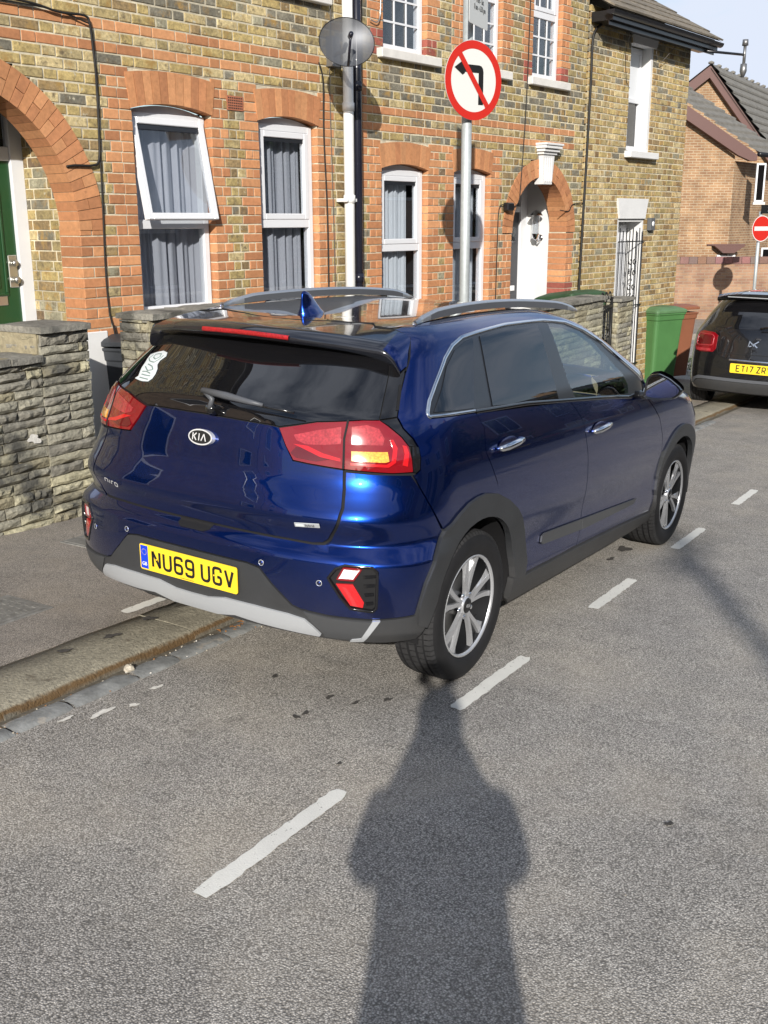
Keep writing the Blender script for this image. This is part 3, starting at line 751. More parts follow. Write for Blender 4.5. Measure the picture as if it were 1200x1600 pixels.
b=MB(); b.box(4.448,4.46,D0-.008,D0,1.84,1.90); b.box(4.425,4.437,D0-.008,D0,1.80,1.90); b.tube([(4.43,D0-.004,1.90),(4.45,D0-.004,1.93),(4.47,D0-.004,1.89)],.006,6); b.build('door_number',M['white'],do)
MB().box(3.72,4.70,D0+.01,D0+.016,2.30,2.72).build('fanlight',M['wglass'],h1).location=of1
MB().box(3.5,4.9,D0+.052,D0+.07,-.3,2.85).build('hall_back',M['voidk'],h1).location=of1
# ================= house 2
op2=[(8.31,9.06,.7,2.27),(9.52,10.22,.7,2.27),(10.68,11.94,-.9,1.62),(8.34,9.03,3.30,4.75),(9.69,10.39,3.30,4.75),(11.02,11.66,3.30,4.75)]
for a,c in ((8.31,9.06),(9.52,10.22)): op2.append((a-.015,c+.015,2.26,2.495))
z2=[(8.02,12.05,2.735,2.81,0,0,'o'),(8.02,12.05,2.585,2.66,0,0,'o'),(7.96,8.10,2.0,3.1,0,0,'o'),
 (8.13,8.31,.1,2.50,.05,0,'o'),(9.05,9.25,.1,2.50,0,.05,'o'),(9.37,9.52,.1,2.50,.05,0,'o'),(10.22,10.40,.1,2.50,0,.05,'o'),
 (10.50,10.68,.1,1.66,.03,0,'o'),(11.94,12.10,1.0,1.66,0,.03,'o'),(11.94,12.12,-.6,1.0,0,.03,'r'),
 (8.16,8.34,3.45,4.7,.05,0,'o'),(9.03,9.20,3.45,4.7,0,.05,'o'),(9.50,9.69,3.45,4.7,.05,0,'o'),(10.39,10.56,3.45,4.7,0,.05,'o'),(10.84,11.02,3.45,4.7,.05,0,'o'),(11.66,11.84,3.45,4.7,0,.05,'o'),
 (8.16,8.34,3.28,3.45,.0,0,'r'),(9.03,9.20,3.28,3.45,0,.0,'r'),(10.84,11.02,3.28,3.45,.0,0,'r'),(11.66,11.84,3.28,3.45,0,.0,'r')]
def grime2(s,z):
    if z>2.85 and z<3.24: return .45
    if 11.0<s<11.8 and 2.85<z<3.2: return .9
    return .22
h2,of2,w2=brick_house('terraced_house','yellow brick terraced house with white keystone over its arched porch',7.802,12.28,-.75,5.2,2.81,z2,op2,[(11.31,1.62,.63,.83)],21,grime2,group='terraced brick houses along the pavement')
flat_arch(h2,of2,8.30,9.07,2.25,.05,2.49,ra,10); flat_arch(h2,of2,9.51,10.23,2.25,.05,2.49,ra,9)
W3=window(h2,of2,8.32,9.05,.80,2.19,.05,1.50,set_=.06); W4=window(h2,of2,9.53,10.21,.80,2.19,.05,1.50,set_=.06)
sill(W3,8.25,9.12,.71,.795,.05); sill(W4,9.46,10.28,.71,.795,.05)
U3=window(h2,of2,8.35,9.02,3.32,4.70,.03,4.02,bars=(3,3,2),set_=.05); U4=window(h2,of2,9.70,10.38,3.32,4.70,.03,4.02,bars=(3,3,2),set_=.05); U5=window(h2,of2,11.03,11.65,3.32,4.70,.03,4.00,bars=(3,3,2),set_=.05)
sill(U3,8.25,9.20,3.235,3.318,.07); sill(U4,9.60,10.52,3.235,3.318,.07); sill(U5,10.93,11.80,3.235,3.318,.07)
# keystone
b=MB(); b.prism([(11.24,2.17),(11.43,2.17),(11.475,2.50),(11.215,2.50)],-.07,.05)
for k in range(4): x=11.262+k*.047; b.box(x,x+.012,-.079,-.0698,2.20,2.46)
for (w,za,zb,pj) in ((.155,2.50,2.53,.09),(.175,2.53,2.56,.115),(.19,2.565,2.60,.14),(.20,2.60,2.625,.155)): b.box(11.345-w,11.345+w,-pj,.05,za,zb,bev=.004)
b.build('keystone',M['whitewall'],h2).location=of2
# porch 2
b=MB(); b.box(11.946,12.05,.246,.62,-.8,2.35); b.box(10.5,12.1,.2,.64,2.28,2.36); b.build('porch_wall',M['whitewall'],h2).location=of2
b=MB(); b.box(11.80,11.95,.57,.64,-.8,2.30,bev=.004); b.box(10.6,11.80,.58,.64,1.86,1.93,bev=.004); b.build('door_frame',M['upvc'],h2).location=of2
b=MB(); b.box(10.75,11.80,.60,.64,-.8,1.86); d2=b.build('front_door',M['greydoor'],h2); d2.location=of2
for (a,c,za,zb) in ((11.38,11.70,.30,.86),(11.38,11.70,1.02,1.40),(11.38,11.52,1.05,1.38),(10.9,11.2,1.0,1.7)):
    b=MB(); b.box(a,c,.588,.60,za,zb,bev=.008); b.build('door_panel',M['greydoor'],d2)
MB().box(11.50,11.72,.590,.60,1.50,1.68,bev=.004).build('door_pane',M['wglass'],d2)
MB().box(11.44,11.72,.585,.60,.90,.965,bev=.004).build('letter_plate',M['white'],d2)
MB().box(10.7,11.80,.605,.612,1.93,2.28).build('fanlight',M['wglass'],h2).location=of2
MB().box(10.6,12.0,.645,.66,-.8,2.4).build('hall_back',M['voidk'],h2).location=of2
# soil of roof for the two houses
M['slate']=mat('grey_slate_roof',(.11,.115,.12),.75,noise=[(20,.3),(2,.2)])
for h,o_,a,c,zt in ((h1,of1,1.6,7.80,5.55),(h2,of2,7.802,12.28,5.2)):
    b=MB(); b.box(a,c,-.22,-.02,zt,zt+.12); b.add([(a,-.3,zt+.08),(c,-.3,zt+.08),(c,4.2,zt+2.9),(a,4.2,zt+2.9)],[(0,1,2,3)]); b.add([(a,4.2,zt+2.9),(c,4.2,zt+2.9),(c,8.5,zt),(a,8.5,zt)],[(0,1,2,3)])
    b.build('roof',M['slate'],h).location=o_
# curtains (hang inside)
curtain(5.43,6.15,1.08,2.50,.19,'curtain',1,'pale grey folded curtain behind the open window above the dark bin','curtains in the ground floor windows',5,.024)
curtain(6.75,7.36,1.08,2.50,.18,'curtain',2,'pale grey folded curtain in the window beside the white drainpipe','curtains in the ground floor windows',5,.022)
curtain(8.39,8.90,.84,2.17,.165,'net',3,'white net curtain in window just right of the black pipe','curtains in the ground floor windows',9,.018)
curtain(9.60,10.13,.84,2.17,.165,'net',4,'white net curtain in the window behind the road sign pole','curtains in the ground floor windows',9,.018)
# ================= house 3 (older, brown brick, black gutter)
op3=[(13.39,14.06,2.64,3.95),(13.26,14.05,-1.0,1.78)]
h3,of3,w3=brick_house('corner_house','brown brick corner house with black gutter and white caged doorway',12.284,15.24,-1.1,4.25,4.25,[],op3,[],31,lambda s,z:.30 if z>3.7 else (.10 if z>3.1 else .02),group='terraced brick houses along the pavement',
   colf=lambda r,h=0:(lambda t,g:tuple(x*g for x in ((.36,.26,.12) if t<.4 else (.30,.20,.085) if t<.7 else (.42,.33,.18) if t<.9 else (.20,.13,.06))))(r.random(),r.uniform(.85,1.12)),pitch=.075,keep=300,noff=-.02)
b=MB(); b.prism([(13.42,3.95),(14.10,3.95),(14.17,4.22),(13.38,4.22)],-.03,.10); b.build('lintel',M['whitewall'],h3).location=of3
b=MB(); b.prism([(13.27,1.78),(14.04,1.78),(14.11,2.04),(13.20,2.04)],-.03,.10)
lo=b.build('lintel',M['whitewall'],h3); lo.location=of3
b=MB(); b.box(14.0,14.062,.004,.20,2.64,3.95); b.box(13.388,13.41,.004,.2,2.64,3.95); b.box(13.40,14.06,.19,.25,2.64,3.95); 
b.build('window_reveal',M['whitewall'],h3).location=of3
b=MB(); b.box(13.41,13.99,.13,.18,2.66,2.72,bev=.004); b.box(13.41,13.46,.13,.18,2.72,3.94); b.box(13.94,13.99,.13,.18,2.72,3.94); b.box(13.46,13.94,.13,.18,3.88,3.94); b.box(13.46,13.94,.11,.15,3.26,3.32,bev=.004)
wo=b.build('window',M['upvc'],h3); wo.location=of3
MB().box(13.46,13.94,.150,.156,2.72,3.27).build('pane',M['privacy'],wo); MB().box(13.46,13.94,.145,.151,3.31,3.88).build('pane',M['net'],wo); MB().box(13.46,13.94,.153,.159,2.95,3.27).build('blind',M['net'],wo)
sill(wo,13.35,14.20,2.555,2.638,.10,'whitewall')
b=MB(); b.box(13.262,13.31,.004,.30,-1,1.78); b.box(14.01,14.05,.004,.30,-1,1.78); b.box(13.31,14.01,.25,.30,-1,1.78); b.box(13.31,14.01,.004,.25,1.74,1.78)
b.build('door_surround',M['whitewall'],h3).location=of3
b=MB(); b.box(13.36,13.95,.20,.245,-1,1.70,bev=.01); b.box(13.45,13.86,.19,.2,.2,1.55,bev=.01); dd=b.build('door',M['upvc'],h3); dd.location=of3
# roof of the corner house: tiles laid in courses, gutter and downpipe
M['tile']=mat('brown_roof_tile',(.17,.145,.11),.85,noise=[(14,.35),(2,.25)],bump=(40,.5,.006)); M['gutter']=mat('black_gutter',(.012,.012,.014),.3,coat=.2)
b=MB(); b.box(12.284,15.45,-.30,-.02,4.05,4.16); b.build('soffit',M['gutter'],h3).location=of3
b=MB(); V=[];F=[]
gp=[(-.31+.055*math.cos(math.pi+math.pi*k/8),4.15+.055*math.sin(math.pi+math.pi*k/8)) for k in range(9)]
for s_ in (12.2,15.52):
    for y,z in gp: V.append((s_,y,z))
F=[(k,k+1,9+k+1,9+k) for k in range(8)]; b.add(V,F,smooth=True); b.add([V[9+k] for k in range(9)],[tuple(range(9))]); b.add([V[k] for k in range(9)],[tuple(range(9))])
b.box(12.284,15.45,-.252,-.24,4.0,4.20); b.build('gutter',M['gutter'],h3).location=of3
b=MB(); rt=random.Random(4)
tm=[]
for k in range(5):
    q=MB(); q.add([(0,0,0),(.27,0,0),(.27,.36,.001),(0,.36,.001),(0,0,.022),(.27,0,.022+rt.uniform(-.003,.004)),(.27,.36,.018),(0,.36,.018)],[(4,5,6,7),(0,1,5,4),(1,2,6,5),(3,0,4,7)],0); tm.append(q.mesh('roof_tile',[M['tile']]))
pit=math.atan2(2.6,4.4); cp,sp=math.cos(pit),math.sin(pit)
ro=MB(); ro.add([(12.2,-.34,4.17),(15.5,-.34,4.17),(15.5,-.34+4.4,6.77),(12.2,-.34+4.4,6.77)],[(0,1,2,3)]); ro.add([(12.2,4.06,6.77),(15.5,4.06,6.77),(15.5,8.4,4.2),(12.2,8.4,4.2)],[(0,1,2,3)])
ro.add([(15.238,0,4.2),(15.238,8,4.2),(15.238,4.06,6.7)],[(0,1,2)]); roofo=ro.build('roof',M['tile'],h3); roofo.location=of3
cnt=0
for j in range(16):
    for i in range(12):
        if cnt>=290: break
        x=12.2+i*.275+(.13 if j%2 else 0); 
        if x>15.4: continue
        d=j*.30; o=inst('roof_tile',rt.choice(tm),roofo,(x,-.35+d*cp,4.18+d*sp),(pit-.03,0,0)); cnt+=1
# side walls of the corner house (closes the block)
b=MB(); b.add([(15.236,0,-1.2),(15.236,8,-1.2),(15.236,8,4.25),(15.236,0,4.25)],[(0,1,2,3)]); b.build('side_wall',M['brick'] if False else M['mortar'],h3).location=of3
# door grille of the corner house
gr=empty('door_grille',WP(13.65,-.05,gz(14.5)),(0,0,WA),label='white and black iron security grille across the corner house doorway',cat='grille')
M['ironk']=mat('black_wrought_iron',(.012,.012,.012),.4); M['ironw']=mat('white_grille_bar',(.70,.70,.70),.4)
def GL(s,z): return (s-13.65,0,z-gz(14.5))
for k in range(8):
    s=13.30+k*.098; b=MB(); b.tube([GL(s,-.45),GL(s,1.62 if k%2 else 1.66)],.008,6); b.build('bar',M['ironk'],gr)
for z in (1.48,.62,-.2):
    b=MB(); b.tube([GL(13.27,z),GL(14.05,z)],.009,6); b.build('cross_bar',M['ironk'],gr)
def scroll(b,cx,cz,r,d,f):
    P=[]
    for k in range(15): a=k/14*5.0; q=r*(1-k/14*.75); P.append((cx+d*q*math.cos(a),-.012,cz+f*q*math.sin(a)))
    b.tube(P,.008,5)
b=MB()
for k in range(9):
    z=1.22-k*.17
    for d in (-1,1):
        p=GL(13.69+d*.055,z); scroll(b,p[0],p[2],.055,d,1 if k%2 else -1)
tag(b.build('scrollwork',M['ironk'],gr),kind='stuff')
b=MB(); b.box(-.0,.14,-.06,0,0,.17,bev=.006); bx=b.build('alarm_box',mat('grey_alarm_box',(.10,.105,.11),.5)); bx.location=WP(14.15,-.025,1.62); bx.rotation_euler=(0,0,WA); tag(bx,'small dark grey wall box beside the white door lintel','wall box')
b=MB(); b.lathe([(0,-.066),(.03,-.066),(.034,-.06)],16,'y',(.075,0,.09)); b.build('badge',M['white'],bx)
# ------------------------------------------------------------------ things on the facades
def wpts(pts): return [tuple(WP(*p)) for p in pts]
pp=empty('downpipe',WP(7.73,-.09,-.4),label='white downpipe beside the black soil pipe on the brick wall',cat='pipe')
b=MB(); b.tube([(0,0,0),(0,0,6.0)],.048,14); b.build('pipe',M['pipew'],pp)
b=MB()
for z in (1.15,2.32,3.12,4.1,5.2):
    b=MB(); b.tube([(0,0,z),(0,0,z+.07)],.055,14); b.build('collar',M['pipew'],pp)
b=MB(); b.box(-.085,.085,-.03,.09,2.33,2.36,bev=.004); b.build('pipe_clip',M['pipew'],pp)
pk=empty('soil_pipe',WP(7.86,-.085,-.4),label='black soil pipe beside the white downpipe on the brick wall',cat='pipe')
b=MB(); b.tube([(0,0,0),(0,0,6.2)],.042,14); b.build('pipe',M['pipek'],pk)
b=MB()
for z in (1.6,3.3,4.9):
    b=MB(); b.tube([(0,0,z),(0,0,z+.08)],.050,14); b.box(-.07,.07,-.0,.08,z+.02,z+.05); b.build('collar',M['pipek'],pk)
def cable(pts,r,label,m='cable',group=None,n=5):
    # smooth the path
    P=[Vector(p) for p in wpts(pts)]; Q=[]
    for i in range(len(P)-1):
        p0=P[max(i-1,0)];p1=P[i];p2=P[i+1];p3=P[min(i+2,len(P)-1)]
        for k in range(n):
            t=k/n; Q.append(.5*((2*p1)+(-p0+p2)*t+(2*p0-5*p1+4*p2-p3)*t*t+(-p0+3*p1-3*p2+p3)*t**3))
    Q.append(P[-1]); b=MB(); b.tube(Q,r,5); o=b.build('cable',M[m]); return tag(o,label,'cable',group)
cable([(3.2,-.03,3.19),(4.4,-.03,3.185),(4.75,-.035,3.15),(4.97,-.03,3.155),(5.01,-.03,3.10),(5.03,-.02,2.95),(5.04,-.02,2.75),(5.03,-.02,2.4),(5.01,-.025,2.2),(4.95,-.03,2.155),(4.8,-.03,2.15),(4.73,-.02,2.14)],.009,'thick black cable running along the top brick band and down to the left arch')
cable([(3.2,-.03,3.17),(4.4,-.03,3.165),(4.7,-.03,3.16),(4.95,-.03,3.12),(5.025,-.025,3.06),(5.035,-.02,2.7),(5.02,-.02,2.0),(5.0,-.02,1.4),(5.01,-.02,1.1),(5.04,-.03,.9),(5.05,-.03,.4),(5.05,-.03,0)],.006,'thin black cable dropping beside the orange arch to the ground')
cable([(5.05,-.02,1.0),(5.09,-.02,.8),(5.11,-.02,.5),(5.11,-.02,.1)],.004,'second thin cable hanging loose below the arch beside the white plinth')
cable([(7.40,-.04,3.10),(7.45,-.04,2.95),(7.47,-.02,2.5),(7.50,-.02,1.8),(7.50,-.02,.9),(7.5,-.02,.2)],.007,'black cable hanging down left of the white downpipe')
cable([(7.58,-.03,3.6),(7.56,-.02,3.0),(7.57,-.02,2.4),(7.59,-.02,1.4),(7.59,-.02,.5)],.004,'thin grey cable close beside the white downpipe','cableg')
cable([(8.01,-.02,4.6),(8.00,-.02,3.2),(7.99,-.02,2.1),(7.96,-.02,1.0),(7.96,-.02,.2)],.006,'thin black cable just right of the black soil pipe')
cable([(8.28,-.03,3.9),(8.27,-.03,3.62),(8.22,-.035,3.53),(8.12,-.03,3.54)],.006,'short yellow looped cable end left of the upper window','brass')
cable([(10.93,-.02,4.9),(10.9,-.02,3.3),(10.86,-.02,2.6),(10.82,-.02,2.15),(10.78,-.03,1.98),(10.70,-.03,1.92),(10.55,-.05,1.91),(10.47,-.03,1.93),(10.38,-.02,1.88),(10.36,-.02,1.5),(10.35,-.02,.9),(10.35,-.02,.2)],.006,'black cable looping through a junction box by the arched porch')
b=MB(); b.box(-.07,.07,-.07,0,-.045,.045,bev=.012); o=b.build('junction_box',M['gutter']); o.location=WP(10.54,-.01,1.91); o.rotation_euler=(0,0,WA); tag(o,'small black junction box left of the keystone arch','junction box')
cable([(12.50,-.06,4.05),(12.34,-.04,3.9),(12.33,-.04,3.4),(12.31,-.04,2.6),(12.28,-.04,1.7),(12.26,-.04,1.0),(12.24,-.04,.2)],.016,'thick black cable at the join between the two right houses')
cable([(11.72,-.03,1.88),(11.95,-.02,1.87),(12.05,-.02,1.95),(12.28,-.04,1.97)],.006,'thin cable crossing the right side of the arched porch')
cable([(12.9,-.3,4.12),(13.0,-.15,3.8),(13.25,-.05,3.5),(13.35,-.05,3.4)],.004,'thin cable sagging under the black gutter left of the tall window')
cable([(13.9,-.3,4.15),(13.9,-.15,3.95),(13.95,-.12,3.85),(14.15,-.1,3.8),(14.4,-.2,4.02),(14.75,-.31,4.1)],.004,'pale cable sagging from the black gutter over the tall window','cableg')
MBx=MB(); MBx.box(-.05,.05,-.03,0,-.09,.09,bev=.005); o=MBx.build('meter_box',M['sillw']); o.location=WP(12.17,-.01,.82); o.rotation_euler=(0,0,WA); tag(o,'small pale box low on the wall right of the arched porch','wall box')
# satellite dish
def dishmat():
    m=mat('perforated_grey_dish',(.085,.09,.10),.45,metal=.4,coords='obj'); nt=m.node_tree; n=nt.nodes; l=nt.links
    o=[x for x in n if x.type=='OUTPUT_MATERIAL'][0]; b=n['Principled BSDF']; t=n.new('ShaderNodeBsdfTransparent'); mx=n.new('ShaderNodeMixShader'); mx.inputs[0].default_value=.12
    l.new(b.outputs[0],mx.inputs[1]); l.new(t.outputs[0],mx.inputs[2]); l.new(mx.outputs[0],o.inputs[0]); return m
M['dish']=dishmat()
dq=empty('satellite_dish',WP(7.60,-.05,3.28),label='grey mesh satellite dish mounted across the white and black pipes',cat='satellite dish')
ddir=Vector((-.70,-.66,.27)).normalized(); q=ddir.to_track_quat('Z','Y')
dc=Vector(WP(7.23,-.50,3.18))-Vector(dq.location)
b=MB(); prof=[(.0001,0)]+[(.232*k/12,.05*(k/12)**2) for k in range(1,13)]; b.lathe(prof,48,'z'); 
do_=b.build('reflector',M['dish'],dq); do_.rotation_mode='QUATERNION'; do_.rotation_quaternion=q; do_.location=dc; do_.scale=(1.0,.88,1)
b=MB(); pr=[(.232+.004*math.cos(a),.05+.004*math.sin(a)) for a in [2*math.pi*k/6 for k in range(7)]]; b.lathe(pr,48,'z'); r_=b.build('rim',M['rimdark'],dq); r_.rotation_mode='QUATERNION'; r_.rotation_quaternion=q; r_.location=dc; r_.scale=(1.0,.88,1)
b=MB(); low=dc+q@Vector((0,.30,.06)); 
dn=Vector((0,0,-1)); dn=(dn-ddir*dn.dot(ddir)).normalized()
foot=dc+dn*.20+ddir*.05; tip=dc+dn*.03+ddir*.24
b.tube([foot,tip],.011,8); b.build('feed_arm',M['pipek'],dq)
b=MB(); b.tube([tip-ddir*.03,tip+ddir*.03-dn*.0],[.022,.019],12); b.tube([tip-ddir*.05,tip-ddir*.03],[.014,.022],12); b.build('feed_horn',M['pipek'],dq)
b=MB(); b.tube([dc,dc-ddir*.12,Vector((0.05,.05,-.1))],.02,8); b.box(-.06,.06,-.02,.06,-.2,.05,bev=.004); b.build('bracket',M['steel'],dq)
# wall lantern in the porch of house 2
ln=empty('wall_lantern',WP(11.946,.36,1.60),(0,0,WA),label='chrome wall lantern on the white porch wall under the arch',cat='lantern')
b=MB(); b.tube([(-.13,0,.0),(-.13,0,.22)],.045,12); ln_g=b.build('lamp_glass',M['wglass'],ln)
b=MB(); b.lathe([(.09,.22),(.06,.26),(.0,.29)],16,'z',(-.13,0,0)); b.lathe([(.0,-.08),(.03,-.06),(.05,0)],16,'z',(-.13,0,0)); b.build('cap',M['chrome'],ln)
b=MB(); P=[(-.13+.11*math.cos(a),0,-.06+.05*math.sin(a)) for a in [k/10*math.pi*1.3 for k in range(11)]]; b.tube([(-.13,0,-.05),(-.07,0,-.11),(-.02,0,-.09),(-.0,0,-.03)],.010,8); b.lathe([(.0,0),(.04,0),(.04,.015),(0,.02)],16,'x',(-.02,0,-.05)); b.build('bracket',M['chrome'],ln)
# aerial on the corner of house 3
ae=empty('aerial',WP(15.45,-.25,4.02),label='small grey floodlight bracket sticking out from the black gutter corner',cat='bracket')
b=MB(); b.tube([(-.3,0,.0),(.34,-.36,.0)],.018,8); b.build('arm',M['gutter'],ae)
b=MB(); b.tube([(.34,-.36,-.12),(.34,-.36,.12)],.022,8); b.tube([(.34,-.36,.12),(.34,-.36,.20)],[.045,.04],10); b.tube([(.34,-.36,-.30),(.34,-.36,-.22),(.34,-.36,-.12)],[.02,.05,.045],10); b.build('lamp_head',M['steel'],ae)
# ------------------------------------------------------------------ rough stone garden walls
M['stone']=mat('rock_faced_stone',(1,1,1),.9,tint=True,noise=[(34,.28,7),(6,.18)],bump=[(60,.9,.010),(170,.6,.004)],dirt=[(2.6,(.085,.082,.07),.52,.64),(11,(.33,.32,.27),.70,.78)])
M['smortar']=mat('sandy_wall_mortar',(.27,.235,.155),.95,noise=[(20,.3)],bump=(60,.7,.008))
def stone_variant(seed,tone):
    r=random.Random(seed); b=MB(); nx,nz=7,4; V=[];F=[]
    for j in range(nz):
        for i in range(nx):
            u=i/(nx-1); w=j/(nz-1); edge=(i in(0,nx-1)) or (j in(0,nz-1))
            d=0 if edge else r.uniform(.25,1.0)
            V.append((u+(r.uniform(-.01,.01) if not i in(0,nx-1) else r.uniform(-.012,.012)),-d,w+(r.uniform(-.08,.08) if j in(0,nz-1) else 0)))
    for j in range(nz-1):
        for i in range(nx-1): k=j*nx+i; F.append((k,k+1,k+nx+1,k+nx))
    # sides back into the wall
    B=len(V); ring=[i for i in range(nx)]+[j*nx+nx-1 for j in range(1,nz)]+[(nz-1)*nx+i for i in range(nx-2,-1,-1)]+[j*nx for j in range(nz-2,0,-1)]
    for k in ring: V.append((V[k][0],1.6,V[k][2]))
    n=len(ring)
    for k in range(n): F.append((ring[k],B+k,B+(k+1)%n,ring[(k+1)%n]))
    b.add(V,F,0,tone,smooth=False); return b.mesh('stone',[M['stone']])
_r=random.Random(9)
tones=[(.23,.217,.170),(.28,.26,.19),(.32,.295,.20),(.20,.188,.155),(.36,.335,.235),(.26,.232,.155)]
SV=[stone_variant(k,(lambda g:tuple(x*g for x in tones[k%6]))(_r.uniform(.95,1.3))) for k in range(18)]
def stone_face(root,org,ux,un,L,z0,z1,seed,ch=.064,depth=.020,lmin=.16,lmax=.42,dark_top=None,edge=0.0,cap_slope=False,budget=280):
    """courses of stones on a face; ux along the face, un outward"""
    r=random.Random(seed); z=z0; n=0; rot=math.atan2(ux.y,ux.x)
    # the piece's local y points into the wall
    flip=1
    while z<z1-.02:
        h=min(ch*r.uniform(.85,1.15),z1-z)
        if z1-z-h<.03: h=z1-z
        x=-edge*r.random()
        while x<L-.02:
            w=min(r.uniform(lmin,lmax),L-x+edge*r.random())
            if L-x-w<.07: w=L-x+edge*r.random()
            me=r.choice(SV if dark_top is None or z<dark_top or r.random()<.35 else [SV[0],SV[3],SV[6],SV[9],SV[12],SV[15]])
            p=org+ux*(x+.004); o=inst('stone',me,root,(p.x-root.location.x,p.y-root.location.y,z+.004-root.location.z),(0,0,rot),(max(.03,w-.009),depth*r.uniform(.7,1.3),h-.008))
            x+=w; n+=1
        z+=h
    return n
# left wall: low run and taller end pier, front face at y = 5.27
zg=gz(4.4,KH)
sw=empty('garden_wall',(3.6,5.27,zg),label='rough grey stone garden wall with taller end pier at left edge',cat='garden wall')
core=MB(); core.box(2.0-3.6,4.44-3.6,.012,.30,-.05,.97-zg); core.box(4.44-3.6,4.83-3.6,.012,.36,-.05,1.10-zg); core.build('wall_core',M['smortar'],sw)
X1=Vector((1,0,0)); Yn=Vector((0,-1,0))
stone_face(sw,Vector((2.5,5.27,0)),X1,Yn,1.955,zg-.02,.925,1,dark_top=.35)
stone_face(sw,Vector((4.455,5.262,0)),X1,Yn,.385,zg-.02,1.095,2,dark_top=.35,edge=.012,lmin=.18,lmax=.39)
# end face of the pier (towards the gate) and the pier's side above the low run
stone_face(sw,Vector((4.84,5.27,0)),Vector((0,1,0)),Vector((1,0,0)),.36,zg-.02,1.095,3,lmin=.12,lmax=.3)
def side_stones(root,x,y0,y1,z0,z1,seed):
    r=random.Random(seed); z=z0
    while z<z1-.01:
        h=min(.064,z1-z); 
        if z1-z-h<.02: h=z1-z
        y=y1
        while y>y0+.02:
            w=min(r.uniform(.14,.3),y-y0); 
            if y-w-y0<.06: w=y-y0
            inst('stone',r.choice(SV),root,(x-root.location.x,y-.004-root.location.y,z+.004-root.location.z),(0,0,-math.pi/2),(max(.03,w-.008),.016,h-.008)); y-=w
        z+=h
side_stones(sw,4.452,5.275,5.62,.975,1.095,4)
def coping(root,x0,x1,y0,y1,z,seed,lmin=.28,lmax=.5,th=.05):
    r=random.Random(seed); x=x0
    while x<x1-.02:
        w=min(r.uniform(lmin,lmax),x1-x)
        if x1-x-w<.1: w=x1-x
        b=MB(); nx,ny=6,5; V=[];F=[]
        for j in range(ny):
            for i in range(nx):
                e=i in(0,nx-1) or j in(0,ny-1)
                V.append((x+.004+(w-.008)*i/(nx-1)+(0 if i in(0,nx-1) else r.uniform(-.01,.01)),y0+(y1-y0)*j/(ny-1)+(r.uniform(-.008,.004) if j==0 else 0),z+th+r.uniform(-.004,.004)-(.008 if e else 0)))
        for j in range(ny-1):
            for i in range(nx-1): k=j*nx+i; F.append((k,k+1,k+nx+1,k+nx))
        ring=[i for i in range(nx)]+[j*nx+nx-1 for j in range(1,ny)]+[(ny-1)*nx+i for i in range(nx-2,-1,-1)]+[j*nx for j in range(ny-2,0,-1)]
        B=len(V)
        for k in ring: V.append((V[k][0]+r.uniform(-.003,.003),V[k][1]+r.uniform(-.004,.004),z+r.uniform(0,.003)))
        n=len(ring)
        for k in range(n): F.append((ring[k],B+k,B+(k+1)%n,ring[(k+1)%n])[::-1])
        V=[(a-root.location.x,c-root.location.y,d-root.location.z) for a,c,d in V]
        b.add(V,F,0,(lambda g:tuple(q*g for q in (.22,.21,.18)))(r.uniform(.85,1.1))); b.build('coping_stone',M['stone'],root); x+=w
coping(sw,2.5,4.45,5.235,5.60,.925,5); coping(sw,4.43,4.845,5.225,5.66,1.095,6,.41,.5)
b=MB(); 
V,F=blot(0,0,.045,.03,12); b.add([(q[0],0,q[1]) for q in V],F); o=b.build('lichen_spot',M['chalk'],sw); o.location=(4.33-3.6,-.021,.46-zg)
# second run of garden wall behind the car
zg2=gz(6,KH)
s2=empty('garden_wall',(5.4,5.29,zg2),label='stone garden wall just visible over the blue car roof under the windows',cat='garden wall')
b=MB(); b.box(0.05,3.2,.012,.28,-.1,1.13-zg2); b.build('wall_core',M['smortar'],s2)
stone_face(s2,Vector((5.43,5.29,0)),X1,Yn,3.1,.72,1.10,14,lmin=.2,lmax=.4)
coping(s2,5.42,8.6,5.25,5.60,1.10,15)
side_stones(s2,5.432,5.30,5.58,.5,1.10,16)
# garden wall, piers and gate by house 2/3
def pier(root,x0,x1,y0,y1,z0,z1,seed):
    b=MB(); b.box(x0-root.location.x+.012,x1-root.location.x-.012,y0-root.location.y+.012,y1-root.location.y,z0-root.location.z,z1-root.location.z); b.build('pier_core',M['smortar'],root)
    stone_face(root,Vector((x0,y0,0)),X1,Yn,x1-x0,z0,z1,seed,ch=.062,lmin=.15,lmax=.45,edge=.01,depth=.014)
    side_stones(root,x0+.006,y0,y1,z0,z1,seed+1)
zg3=gz(13.5,KH)
s3=empty('garden_wall',(9.2,4.45,zg3),label='low buff stone wall in front of the green lidded bin',cat='garden wall')
b=MB(); b.box(0,2.83,.012,.26,-.1,.86-zg3); b.build('wall_core',M['smortar'],s3)
stone_face(s3,Vector((9.2,4.45,0)),X1,Yn,2.85,.1,.87,21,ch=.07,lmin=.25,lmax=.5,depth=.014); coping(s3,9.15,12.08,4.41,4.75,.865,22)
side_stones(s3,9.19,4.45,4.71,-.3,.86,23)
s4=empty('gate_pier',(12.4,4.5,gz(12.6,KH)),label='square buff stone gate pier beside the green wheelie bin',cat='gate pier')
pier(s4,12.60,13.08,4.45,4.93,gz(12.6,KH)-.05,.80,31); coping(s4,12.57,13.11,4.42,4.97,.80,33,.55,.6,.045)
gt=empty('garden_gate',(12.10,4.52,gz(12.1,KH)),(0,0,.04),label='black wrought iron garden gate between two stone piers',cat='gate')
b=MB(); H=1.27
for k in range(7): b.tube([(.02+k*.075,0,.06),(.02+k*.075,0,H-.03 if k in(0,6) else H-.08)],.008,6)
b.build('bars',M['ironk'],gt)
